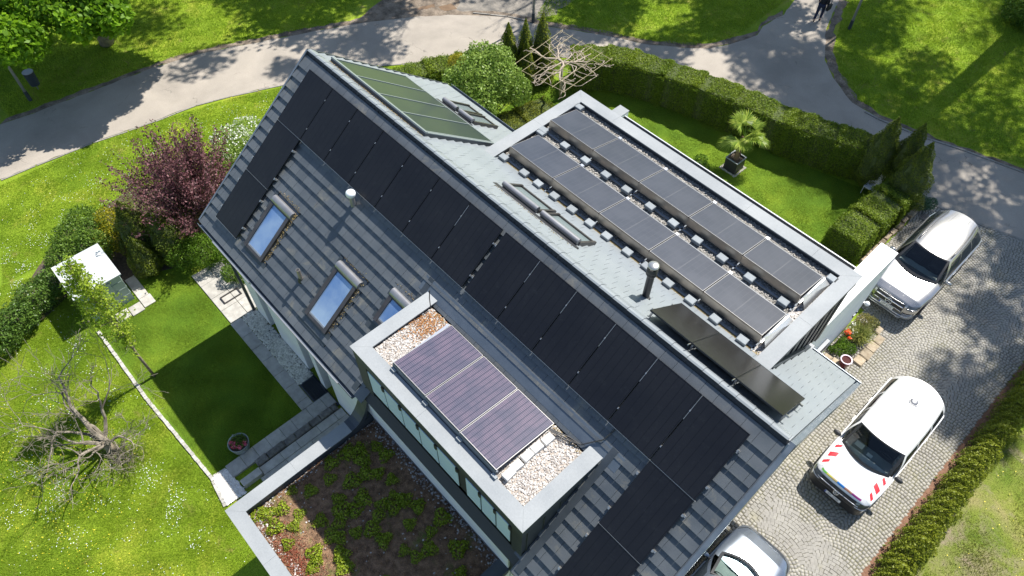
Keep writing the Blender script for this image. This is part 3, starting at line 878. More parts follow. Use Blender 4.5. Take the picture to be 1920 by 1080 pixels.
cops = [[(fx0, ya), (fx0 + FW, ya), (fx0 + FW, 4.1), (fx0, 4.1)], [(fx0, 4.104), (fx0 + FW, 4.104), (fx0 + FW, fy1 - FW), (fx0, fy1 - g_)],
        [(fx1 - FW, 3.9), (fx1 - FW, ya + .05), (fx1, ya + .05), (fx1, 3.9)], [(fx1 - FW, fy1 - FW), (fx1 - FW, 3.904), (fx1, 3.904), (fx1, fy1 - g_)]]
xs_ = [fx0, 6.7, 9.1, 11.5, 13.6, fx1]
for i in range(5):
    a, b = xs_[i] + (.002 if i else g_), xs_[i + 1] - (.002 if i < 4 else g_)
    cops.append([(a if i else a, fy1), (a + FW if i == 0 else a, fy1 - FW), (b - FW if i == 4 else b, fy1 - FW), (b, fy1)][::-1])
for i, c_ in enumerate(cops):
    A = sum(c_[k][0] * c_[(k + 1) % 4][1] - c_[(k + 1) % 4][0] * c_[k][1] for k in range(4))
    cops[i] = c_ if A > 0 else c_[::-1]
coping(cops, fz, rwing)
FGR = [(fx0 + FW - .02, 2.36), (fx1 - FW + .02, 2.36), (fx1 - FW + .02, fy1 - FW + .02), (fx0 + FW - .02, fy1 - FW + .02)]
sheet('gravel_bed', FGR, 6.83, pm('gravel_dark_base', (0.12, 0.12, 0.11), 0.9, c2=(0.24, 0.23, 0.21), vs_=25, wcoord=True), rwing)
under = [[(5.6, 2.75), (14.3, 2.75), (14.3, 3.7), (5.6, 3.7)], [(5.6, 4.4), (14.3, 4.4), (14.3, 5.3), (5.6, 5.3)]]
pebbles('gravel', FGR, 6.835, 17000, 0.028, GRAVL, rwing, excl=under)
pebbles('gravel', [(14.2, 2.4), (14.44, 2.4), (14.44, 5.7), (14.2, 5.7)], 6.85, 1500, 0.03, GRAVR, rwing)
mp_ = np.column_stack([rng.uniform(5.4, 14.4, 3200), 2.36 + np.abs(rng.normal(0, .06, 3200)), np.full(3200, 6.87)])
o = leaves('leaf_litter', mp_, .04, MOSS, rwing, nrm=[(0, 0, 1)] * 3200, flat=.6); o['kind'] = 'stuff'
# lower storey of the wing, fin walls, glass canopy
MB().box(4.72, 14.66, 4.42, 6.02, 0, 4.2).build('wall', WHITE, house)
fin = MB().box(14.14, 14.675, 6.02, 10.42, 0, 4.185).build('fin_wall', WHITE, house)
MB().box(14.12, 14.69, 6.05, 10.44, 4.186, 4.21).build('wall_cap', pm('white_cap', (0.8, 0.8, 0.79), .5, wcoord=True), fin)
fin2 = MB().box(4.32, 4.72, 5.8, 9.28, 0, 4.185).build('fin_wall', WHITE, house)
MB().box(4.30, 4.74, 5.78, 9.30, 4.186, 4.21).build('wall_cap', ZINC, fin2)
MB().box(14.677, 14.80, 7.35, 8.0, 1.5, 1.95).build('letter_box', ZINCD, fin)
can = MB().box(4.75, 14.1, 6.1, 9.06, 4.08, 4.095).build('glass_canopy', glassmat('canopy_glass', (0.85, 0.95, 0.92), 0.9), house)
mm = MB().box(4.75, 14.1, 9.065, 9.10, 4.07, 4.11)
for x in np.arange(5.9, 14, 1.17): mm.box(x, x + .05, 6.1, 9.055, 4.0, 4.075)
mm.build('canopy_frame', pm('white_frame', (0.55, 0.56, 0.57), .4), can)
mm = MB().box(4.8, 14.1, 6.03, 8.7, 0.01, 0.06); mm.build('terrace_slab', LIME, house)
mm = MB(MRIGHT); mm.box(14.70, 14.86, 2.85, 6.42, .0, .09); mm.build('side_flashing', ZINCD, rroof)
MB().box(14.69, 14.9, 5.08, 5.30, 4.15, 4.7).build('rain_hopper', ZINCD, house)
# roof tile eave line of the near right part
# ---------------- roof windows in the dark slope
def velux(M, x0, x1, s0, s1, lit_=1.0, label=None, pane=WGL2, par=None, tilt=0.0):
    par = par or lroof
    f = MB(M)
    f.box(x0 - .07, x0 + .05, s0, s1 + .05, 0, .11); f.box(x1 - .05, x1 + .07, s0, s1 + .05, 0, .11); f.box(x0 + .05, x1 - .05, s1 - .03, s1 + .05, 0, .10)
    f.box(x0 + .05, x1 - .05, s0, s0 + .06, 0, .10)
    fo = f.build('skylight', BROWNM, par)
    MB(M).box(x0 + .05, x1 - .05, s0 + .06, s1 - .03, .03, .075).build('pane', pane, fo)
    MB(M).box(x0 + .052, x1 - .052, s1 - .075, s1 - .031, .076, .09).build('pane_edge', ALU, fo)
    h = MB(M)
    pr = [(-.20, .0), (-.20, .07), (-.16, .125), (-.08, .145), (-.01, .13), (.03, .09), (.03, .0)]
    n = len(pr)
    V = [(x0 - .09, s0 + a, b) for a, b in pr] + [(x1 + .09, s0 + a, b) for a, b in pr]
    h.add(V, [tuple(reversed((i, i + 1, i + 1 + n, i + n))) for i in range(n - 1)] + [tuple(range(n)), tuple(range(2 * n - 1, n - 1, -1))])
    h.build('shutter_box', GREYM, fo, auto=40)
    MB(M).box(x0 - .22, x1 + .22, s1 + .05, s1 + .34, -.005, .028).build('apron', ZINCD, fo)
    for fa, fb in ((x0 - .2, x0 - .072), (x1 + .072, x1 + .2)): MB(M).box(fa, fb, s0 - .3, s1 + .05, -.005, .03).build('flashing', ZINCD, fo)
    pts = []
    for _ in range(int(260 * lit_)):
        pts.append(M @ Vector((rnd.uniform(x0 - .1, x1 + .22), s0 - .3 - abs(rnd.gauss(0, .04)), .04)))
        pts.append(M @ Vector((x1 + .13 + rnd.uniform(-.05, .05), rnd.uniform(s0 - .2, s1), .045)))
    o = leaves('leaf_litter', [tuple(p) for p in pts], .035, MOSS, fo, aspect=.6); o['kind'] = 'stuff'
    return fo
velux(MLEFT, 2.12, 2.90, 3.90, 5.36)
velux(MLEFT, 5.27, 6.07, 3.93, 5.40, .45)
velux(MLEFT, 7.15, 7.86, 3.42, 4.15, .2)
def twin(M, xs_, s0, s1, par):
    for a, b in xs_:
        f = MB(M)
        f.box(a, a + .07, s0, s1, 0, .13); f.box(b - .07, b, s0, s1, 0, .13); f.box(a + .07, b - .07, s1 - .07, s1, 0, .11)
        fo = f.build('skylight', BROWNM, par)
        MB(M).box(a + .07, b - .07, s0, s1 - .07, .02, .07).build('pane', pm('pale_pane', (0.22, 0.27, 0.27), .08, .3, wcoord=True), fo)
        p = M @ Vector((a + .03, s0 - .02, .13)); q = M @ Vector((b - .03, s0 - .02, .13))
        MB().cyl(p, q, .085, n=14).build('shutter_roll', GREYM, fo, auto=40)
    MB(M).box(xs_[0][0] - .12, xs_[-1][1] + .1, s0 - .28, s0 - .12, -.003, .05).build('flashing', BLACKP, par)
    pts = [tuple(M @ Vector((rnd.uniform(xs_[0][0], xs_[-1][1]), s0 - .3 - abs(rnd.gauss(0, .03)), .04))) for _ in range(260)]
    leaves('leaf_litter', pts, .035, MOSS, par, aspect=.6)['kind'] = 'stuff'
twin(MRIGHT, [(1.85, 2.55), (2.62, 3.32)], 4.02, 5.30, rroof)
twin(MRIGHT, [(7.15, 8.45), (8.53, 9.86)], 1.18, 2.0, rroof)
# small roof pipes and the flue
def on(M, x, s, h=0): return M @ Vector((x, s, h))
b_ = on(MLEFT, 4.41, 4.92)
v1 = MB().cyl(b_, b_ + Vector((0, 0, .42)), .055, n=14).build('vent_pipe', STEEL, lroof, auto=40)
MB().cyl(b_ + Vector((0, 0, .421)), b_ + Vector((0, 0, .424)), .045, n=12).build('pipe_opening', BLACKP, v1)
MB().cyl(b_ + Vector((0, 0, -.05)), b_ + Vector((0, 0, .07)), .11, .07, n=14).build('pipe_collar', BLACKP, v1)
b_ = on(MLEFT, 4.47, 2.42)
v2 = MB().lathe([(.075, -.1), (.07, .3), (.07, .36)], b_, 16).build('vent_pipe', GREYM, lroof, smooth=True)
MB().lathe([(.06, .33), (.12, .38), (.135, .45), (.12, .50), (.06, .53), (0, .535)], b_, 18).build('pipe_cap', pm('white_plastic', (.7, .72, .74), .3), v2, smooth=True)
b_ = on(MRIGHT, 11.89, 1.36)
fl = MB().cyl(b_ - Vector((0, 0, .1)), b_ + Vector((0, 0, .98)), .085, n=18).build('flue_pipe', BLACKP, rroof, auto=40)
MB().lathe([(.11, .86), (.13, .9), (.13, .93), (.105, .97), (.13, .99), (.13, 1.03), (.11, 1.06), (.10, 1.10)], b_, 18).build('flue_collar', BLACKP, fl, smooth=True)
MB().lathe([(0, 1.225), (.10, 1.215), (.13, 1.19), (.13, 1.17), (.05, 1.16), (.05, 1.05)], b_, 20).build('flue_cap', ALU, fl, smooth=True)
MB().cyl(b_ + Vector((0, 0, -.1)), b_ + Vector((0, 0, .05)), .15, .1, n=14).build('pipe_collar', BLACKP, fl)
# lightning wire and cables by the dormer
MB().tube([(8.3, -2.42, 6.95), (8.28, -2.4, 7.35), (8.27, -2.36, 7.62)], .012).build('aerial_rod', BLACKP, dorm)
mm = MB()
for k in range(3): mm.tube([(12.5, -2.55 + .02 * k, 6.98), (12.9, -2.45 + .05 * k, 6.97), (13.2, -2.3, 7.0), on(MLEFT, 13.35, 2.62, .06), on(MLEFT, 13.5, 2.42, .08), on(MLEFT, 13.55, 2.1, .05)], .014, 5)
mm.build('cable', BLACKP, dorm)
# ------------------------------------------------------------------ solar modules
def cellmat(name, base, line, nx, ny, W_, L_, rough=.18, amt=1.0, c2=None, nscale=2, coat=0.0, lw=.006, spec=.5, streak=None):
    m = bpy.data.materials.new(name); m.use_nodes = True
    nt = m.node_tree; bs = nt.nodes['Principled BSDF']
    vec = N(nt, 'TexCoord').outputs['Object']
    sep = N(nt, 'SeparateXYZ'); nt.links.new(vec, sep.inputs[0])
    def grid(sock, pitch, w_):
        a = N(nt, 'Math', operation='DIVIDE'); a.inputs[1].default_value = pitch; nt.links.new(sock, a.inputs[0])
        f = N(nt, 'Math', operation='FRACT'); nt.links.new(a.outputs[0], f.inputs[0])
        c = N(nt, 'Math', operation='COMPARE'); c.inputs[1].default_value = 0.5; c.inputs[2].default_value = 0.5 - w_ / pitch; nt.links.new(f.outputs[0], c.inputs[0])
        return c.outputs[0]
    gx = grid(sep.outputs[0], W_ / nx, lw); gy = grid(sep.outputs[1], L_ / ny, lw * .5)
    mn = N(nt, 'Math', operation='MULTIPLY'); nt.links.new(gx, mn.inputs[0]); nt.links.new(gy, mn.inputs[1])
    col = base
    if c2:
        oi = N(nt, 'ObjectInfo'); ad = N(nt, 'VectorMath', operation='ADD'); nt.links.new(vec, ad.inputs[0]); nt.links.new(oi.outputs['Location'], ad.inputs[1])
        col = ramp(nt, noise(nt, ad.outputs[0], nscale, 3), [(.35, base), (.65, c2)])
    dk = mixc(nt, mn.outputs[0], line, col)
    if streak:
        oi = N(nt, 'NewGeometry')
        f = ramp(nt, noise(nt, oi.outputs['Position'], 5, 10, .8), [(.55, (0, 0, 0)), (.8, (1, 1, 1))])
        dk = mixc(nt, f, dk, streak)
    nt.links.new(dk, bs.inputs['Base Color'])
    bs.inputs['Roughness'].default_value = rough
    bs.inputs['Specular IOR Level'].default_value = spec
    if coat: bs.inputs['Coat Weight'].default_value = coat
    return m
MW, ML = 1.134, 1.692
CELL_B = cellmat('black_cells', (0.0085, 0.0095, 0.014), (0.0045, 0.005, 0.008), 6, 1, MW - .03, ML - .03, .4, spec=.25, streak=(0.022, 0.025, 0.030), lw=.006, c2=(0.0125, 0.0135, 0.018), nscale=.7)
CELL_G = cellmat('grey_cells', (0.032, 0.037, 0.048), (0.052, 0.056, 0.066), 12, 6, ML - .03, MW - .03, .3, c2=(0.045, 0.050, 0.062), spec=.8)
CELL_P = cellmat('violet_cells', (0.085, 0.080, 0.112), (0.030, 0.033, 0.055), 9, 40, MW - .03, ML - .03, .2, c2=(0.135, 0.105, 0.14), nscale=3, lw=.009, spec=.7)
CELL_R = cellmat('brown_black_cells', (0.016, 0.015, 0.0145), (0.010, 0.0095, 0.009), 6, 1, MW - .03, ML - .03, .18, spec=.6, lw=.004)
FR_B = pm('black_frame', (0.012, 0.013, 0.016), .4, .3)
FR_S = pm('silver_frame', (0.33, 0.325, 0.315), .4, .6)
def module_proto(W_, L_, cell, frame, midline=False):
    r = empty('solar_module', (0, 0, 0))
    f = MB(); t = .011
    f.box(0, t, 0, L_, -.035, 0); f.box(W_ - t, W_, 0, L_, -.035, 0); f.box(t, W_ - t, 0, t, -.035, 0); f.box(t, W_ - t, L_ - t, L_, -.035, 0)
    f.build('frame', frame, r)
    MB().box(t + .001, W_ - t - .001, t + .001, L_ - t - .001, -.03, -.003).build('cell_pane', cell, r)
    if midline: MB().box(W_ / 2 - .0035, W_ / 2 + .0035, t + .002, L_ - t - .002, -.0029, -.0022).build('mid_seam', pm('seam_grey', (.11, .115, .12), .5), r)
    return r
ORD = ['first', 'second', 'third', 'fourth', 'fifth', 'sixth', 'seventh', 'eighth', 'ninth', 'tenth']
def FLIP(M): return M @ Matrix.Diagonal((1, -1, 1, 1))       # right handed local frame: y runs up the slope
pA = module_proto(MW, ML, CELL_B, FR_B)
first = [True]
def place(proto, mat4, label, group):
    if not proto.get('used'):
        o = proto
    else:
        o = copy_tree(proto)
    proto['used'] = 1
    if 'used' in o.keys() and o is not proto: del o['used']
    o.matrix_world = mat4
    tag(o, label, 'solar module', group)
    return o
GL = 'black solar modules on the dark front slope'
def lslope(x, s_low, h=.12): return MLEFT @ Matrix.Translation((x, s_low, h)) @ Matrix.Diagonal((1, -1, 1, 1))
for i in range(7):
    x = XP1 + i * PW + .01
    place(pA, lslope(x, S0 + ML + .002), 'black solar module in the top row below the ridge, %s counted from the far gable' % ORD[i], GL)
for i in range(6):
    x = XP2 + i * PW + .01
    place(pA, lslope(x, S0 + ML + .002), 'black solar module in the top row near the driveway gable, %s after the open gap' % ORD[i], GL)
for k, wd in ((1, 'middle'), (2, 'lowest')):
    place(pA, lslope(XP1 + .01, S0 + ML + k * (PH + .01) + .002), '%s black solar module of the column beside the far gable edge' % wd, GL)
for k, wd in ((1, 'upper'), (2, 'lower')):
    place(pA, lslope(XP2 + 5 * PW + .01, S0 + ML + k * (PH + .01) + .002), '%s black solar module hanging below the last one at the driveway gable' % wd, GL)
place(pA, lslope(XP2 + 5 * PW + .01, S0 + ML + 3 * (PH + .01) + .002), 'black solar module cut by the lower picture edge at the driveway gable', GL)
# rails, clamps
mm = MB(MLEFT)
rl = []
for a, b in ((XP1, XP1 + 7 * PW), (XP2, XP2 + 6 * PW)):
    mm.box(a - .02, b + .02, S0 + ML + .006, S0 + ML + .014, .075, .118)
    for s in (S0 + .38, S0 + 1.32): mm.box(a - .05, b + .05, s, s + .04, .02, .08)
for a, k in ((XP1, 1), (XP1, 2), (XP2 + 5 * PW, 1), (XP2 + 5 * PW, 2)):
    mm.box(a - .01, a + PW, S0 + ML + k * (PH + .01) + .005, S0 + ML + k * (PH + .01) + .012, .09, .122)
    for s in (.35, 1.3): mm.box(a - .06, a + PW + .06, S0 + k * (PH + .01) + s, S0 + k * (PH + .01) + s + .04, .02, .08)
mm.build('mounting_rail', ALU, lroof)
mm = MB(MLEFT)
for a, b, n in ((XP1, XP1 + 7 * PW, 7), (XP2, XP2 + 6 * PW, 6)):
    for i in range(n + 1):
        for s in (S0 + .4, S0 + 1.34): mm.box(a + i * PW - .012, a + i * PW + .012, s - .02, s + .02, .085, .127)
for a, k in ((XP1, 1), (XP1, 2), (XP2 + 5 * PW, 1), (XP2 + 5 * PW, 2)):
    for s in (.37, 1.32):
        for x in (a - .02, a + PW + .0): mm.box(x - .02, x + .02, S0 + k * (PH + .01) + s - .03, S0 + k * (PH + .01) + s + .03, .05, .125)
for s in (.40, .42, 1.34): mm.box(XP2 + 6 * PW, XP2 + 6 * PW + .03, S0 + s - .03, S0 + s + .03, .05, .125)
mm.build('clamp', ALU, lroof)
# cover strips between modules of the near group
mm = MB(MLEFT)
for i in range(1, 6):
    x = XP2 + i * PW
    mm.box(x - .004, x + .006, S0 + .02, S0 + .62, .1, .1225)
mm.box(XP1 + 6 * PW - .004, XP1 + 6 * PW + .006, S0 + .08, S0 + .68, .1, .1225)
mm.build('gap_strip', ALU, lroof)
# flat roof arrays: landscape modules tilted to the sun
pB = module_proto(ML, MW, CELL_G, FR_S, True)
th = 0.215
zl, zh = 6.965, 7.205
GF = 'grey solar modules in two tilted rows on the gravel flat roof'
for row, (yh, x0, nm) in enumerate(((2.66, 5.62, 'flat roof row beside the ridge slope'), (4.29, 5.58, 'flat roof row beside the garden parapet'))):
    yw = math.sqrt(MW ** 2 - (zh - zl) ** 2)
    for i in range(5):
        x = x0 + i * 1.722
        Mx = Matrix.Translation((x, yh, zh)) @ Matrix.Rotation(-math.asin((zh - zl) / MW), 4, 'X')
        place(pB, Mx, 'grey solar module, %s from far end, %s' % (ORD[i], nm), GF)
    # deflector sheet, rails, blocks: ballast frame of the row
    fr = thing('mounting_frame', 'steel ballast frame under the %s' % nm, 'mounting frame', (x0, yh, 6.85), 'ballast frames on the flat roof')
    m_ = MB()
    xe = x0 + 5 * 1.722
    for i in range(5):
        a = x0 + i * 1.722 + .003; b = a + 1.716
        m_.add([(a, yh - .02, zh - .02), (b, yh - .02, zh - .02), (b, yh - .055, 6.96), (a, yh - .055, 6.96), (a, yh - .065, 6.96), (b, yh - .065, 6.96), (a, yh - .03, zh - .012), (b, yh - .03, zh - .012)],
               [(3, 2, 1, 0), (6, 7, 5, 4), (0, 1, 7, 6), (0, 6, 4, 3), (1, 2, 5, 7)])
    m_.build('wind_deflector', STEEL, fr)
    m_ = MB().box(x0 - .02, xe + .02, yh - .23, yh - .17, 6.865, 6.90).box(x0 - .02, xe + .02, yh + yw + .01, yh + yw + .06, 6.865, 6.91)
    for i in range(6):
        xx = x0 + i * 1.722 - .02
        m_.box(xx - .02, xx + .02, yh - .3, yh + yw + .1, 6.86, 6.90)
    m_.build('rail', pm('galvanised', (0.13, 0.155, 0.18), .65, .2, c2=(.18, .20, .225)), fr)
    m_ = MB()
    xx = xe + .01
    m_.box(xx, xx + .03, yh + .0, yh + yw, 6.93, 6.97)
    m_.add([(xx + .035, yh - .02, zh), (xx + .035, yh + yw, zl), (xx + .20, yh + yw, 6.90), (xx + .20, yh - .05, 6.90)], [(0, 1, 2, 3)])
    m_.build('end_sheet', pm('bright_sheet', (.85, .84, .82), .25, .85), fr)
    m_ = MB()
    for i in range(1, 5):
        xx = x0 + i * 1.722
        m_.box(xx - .05, xx + .06, yh + yw + .0, yh + yw + .09, 6.92, 6.965, bev=.01)
    m_.build('end_clamp', pm('bright_sheet', (.85, .84, .82), .25, .85), fr)
    bl = None
    k = 0
    x = x0 + .02
    xb = [x0 + .02, x0 + .86, x0 + 1.42, x0 + 2.05, x0 + 2.72, x0 + 3.38, x0 + 3.98, x0 + 4.7, x0 + 5.35, x0 + 6.05, x0 + 6.3 + .45, x0 + 7.5, x0 + 8.3]
    if row: xb = [x0 + .0, x0 + .88, x0 + 1.70, x0 + 2.48, x0 + 3.25, x0 + 4.10, x0 + 4.9, x0 + 5.7, x0 + 6.5, x0 + 7.35, x0 + 8.35]
    bme = MB().box(-.13, .13, -.10, .10, 0, .10, bev=.012).mesh('ballast_block', CONC)
    for bi, x in enumerate(xb):
        o = link('ballast_block', bme)
        o.location = (x, yh - .27, 6.908); o.rotation_euler = (0, 0, rnd.uniform(-.05, .05))
        tag(o, 'grey ballast block, %s from far end, %s' % ((ORD + ['eleventh', 'twelfth', 'thirteenth'])[bi], nm), 'ballast block', 'ballast blocks on the flat roof')
    for (x, y) in ((x0 - .02, yh + yw + .14), (xe + .16, yh + yw + .12)):
        if row == 1 or x < 8:
            o = link('ballast_block', bme); o.location = (x, y, 6.9)
            tag(o, 'pale ballast block at the %s end, %s' % ('far' if x < 8 else 'near', nm), 'ballast block', 'ballast blocks on the flat roof')
# dormer array
pC = module_proto(MW, ML, CELL_P, FR_S)
zl, zh = 7.0, 7.2
fr = thing('mounting_frame', 'steel frame holding the three violet solar modules on the dormer gravel', 'mounting frame', (10.7, -3.2, 6.9), 'ballast frames on the flat roof')
for i in range(3):
    Mx = Matrix.Translation((9.02 + i * 1.156, -4.05, zh)) @ Matrix.Rotation(-math.asin((zh - zl) / ML), 4, 'X')
    place(pC, Mx, 'violet solar module on the dormer roof, %s' % ('farthest from the driveway', 'middle of the three', 'nearest to the driveway')[i], 'violet solar modules on the dormer')
GALV = MATS['galvanised']
m_ = MB().box(9.0, 12.5, -4.06, -4.02, zh - .1, zh - .04).box(9.0, 12.5, -4.09, -4.065, 6.93, 6.98)
m_.add([(9.0, -4.065, zh - .04), (12.49, -4.065, zh - .04), (12.49, -4.1, 6.94), (9.0, -4.1, 6.94)], [(3, 2, 1, 0)])
m_.build('back_sheet', GALV, fr)
for x in (9.02, 10.16, 11.31, 12.42): MB().box(x, x + .14, -4.16, -4.09, 6.905, 7.07).build('foot', CONC, fr)
MB().box(8.93, 9.0, -4.0, -2.4, 6.93, 6.99).build('rail', pm('bright_sheet', (.85, .84, .82), .25, .85), fr)
for i, y in enumerate((-3.86, -3.62, -3.30, -3.02, -2.72)):
    o = MB().box(-.09, .09, -.13, .13, 0, .11, bev=.01).build('ballast_block', pm('pale_block', (.62, .61, .58), .8, c2=(.7, .69, .66), bump=.2))
    o.location = (12.62 + rnd.uniform(-.02, .02), y, 6.91); o.rotation_euler = (0, 0, rnd.uniform(-.06, .06))
    tag(o, 'pale ballast block %s in the line beside the violet modules' % ('nearest the front parapet', 'second from the front parapet', 'in the middle', 'second from the slope', 'nearest the slope')[i], 'ballast block', 'pale ballast blocks on the dormer')
# three raised modules on the sunny slope
pD = module_proto(MW - .03, ML, CELL_R, FR_B)
for i in range(3):
    x = 12.52 + i * 1.112
    Mx = MRIGHT @ Matrix.Translation((x, .17, .27))
    place(pD, Mx, 'brownish black raised solar module on the pale slope, %s' % ('next to the flue pipe', 'middle of the three', 'nearest to the driveway')[i], 'raised solar modules beside the flue')
mm = MB(MRIGHT)
for i in range(4):
    x = 12.52 + i * 1.112 - .015
    for s in (.42, 1.5): mm.box(x - .02, x + .02, s, s + .04, 0, .235)
for s in (.42, 1.5): mm.box(12.45, 15.93, s, s + .04, .195, .233)
for i in (1, 2): mm.box(12.52 + i * 1.112 - .02, 12.52 + i * 1.112 + .0, .02, .16, .22, .25)
mm.build('module_stand', ALU, rroof)
# solar thermal collectors
ct = thing('solar_thermal_collector', 'wide glazed solar thermal collector with four greenish panes on the pale slope', 'solar collector', (2.6, 1.5, 7.6))
CGL = pm('collector_glass', (0.018, 0.028, 0.038), .3, spec=.35, c2=(0.025, 0.038, 0.042), vs_=.35, wcoord=True, coat=.15)
mm = MB(MRIGHT); mm.box(.50, 4.80, .42, 3.50, 0, .12); mm.build('body', ZINCD, ct)
xs_ = [.55, 1.585, 2.62, 3.655, 4.70]
for i in range(4):
    mm = MB(MRIGHT); mm.box(xs_[i] + .025, xs_[i + 1] - .0, .50, 3.40, .121, .135); mm.build('pane', CGL, ct)
mm = MB(MRIGHT)
for i in range(5): mm.box(xs_[i] - .012, xs_[i] + .022, .50, 3.40, .121, .15)
mm.box(.5, 4.8, .40, .495, .121, .16); mm.box(.5, 4.8, 3.41, 3.47, .121, .14); mm.box(4.725, 4.80, .496, 3.409, .121, .145)
mm.build('frame', pm('pale_frame', (.25, .285, .30), .4, .4, wcoord=True), ct)
pts = [tuple(MRIGHT @ Vector((rnd.uniform(.5, 4.8), .38 - abs(rnd.gauss(0, .025)), .04))) for _ in range(500)]
leaves('leaf_litter', pts, .03, MOSS, ct, aspect=.6)['kind'] = 'stuff'
# ------------------------------------------------------------------ cars (local frame: nose to -y, centre on the ground)
def lerp(a, b, t): return a + (b - a) * t
def interp(tab, y):
    for (y0, *a), (y1, *b) in zip(tab, tab[1:]):
        if y <= y1:
            t = max(0, min(1, (y - y0) / (y1 - y0)))
            return [lerp(p, q, t) for p, q in zip(a, b)]
    return list(tab[-1][1:])
def patch(f, u0, u1, v0, v1, nu=14, nv=10):
    P = [f(lerp(u0, u1, i / nu), lerp(v0, v1, j / nv)) for j in range(nv + 1) for i in range(nu + 1)]
    F = [(j * (nu + 1) + i, j * (nu + 1) + i + 1, (j + 1) * (nu + 1) + i + 1, (j + 1) * (nu + 1) + i) for j in range(nv) for i in range(nu)]
    return P, F
def paint(name, c, metal, rough=.28, c2=None):
    m = bpy.data.materials.new(name); m.use_nodes = True
    b = m.node_tree.nodes['Principled BSDF']
    nt = m.node_tree
    vec = N(nt, 'TexCoord').outputs['Object']
    col = ramp(nt, noise(nt, vec, 3.0, 5), [(.3, c), (.7, c2 or tuple(x * .95 for x in c))])
    nt.links.new(col, b.inputs['Base Color'])
    b.inputs['Metallic'].default_value = metal; b.inputs['Roughness'].default_value = rough
    b.inputs['Coat Weight'].default_value = .8; b.inputs['Coat Roughness'].default_value = .04
    return m
CARGL = glassmat('car_glass', (0.86, 0.96, 0.94), .95, .01, 1.6)
SIDEGL = pm('dark_side_glass', (0.015, 0.02, 0.022), .04, spec=.9)
RUB = pm('tyre_rubber', (0.02, 0.02, 0.02), .8)
INT = pm('car_interior', (0.035, 0.038, 0.045), .8, c2=(.05, .055, .06))
DASH = pm('dashboard', (0.22, 0.25, 0.24), .7, c2=(.27, .30, .29))
CHROME = pm('chrome', (.78, .78, .78), .12, 1.0)
LAMPG = pm('headlamp_glass', (0.10, 0.11, 0.12), .06, .3, spec=1)
def text_mesh(name, body, size, mat, parent, M4, ext=.001):
    cu = bpy.data.curves.new(name, 'FONT'); cu.body = body; cu.size = size; cu.align_x = 'CENTER'; cu.align_y = 'CENTER'; cu.extrude = ext
    o = bpy.data.objects.new(name, cu); COL.objects.link(o)
    bpy.context.view_layer.update()
    me = bpy.data.meshes.new_from_object(o.evaluated_get(bpy.context.evaluated_depsgraph_get()))
    bpy.data.objects.remove(o)
    me.materials.clear(); me.materials.append(mat)
    o = link(name, me, parent); o.matrix_local = M4
    return o
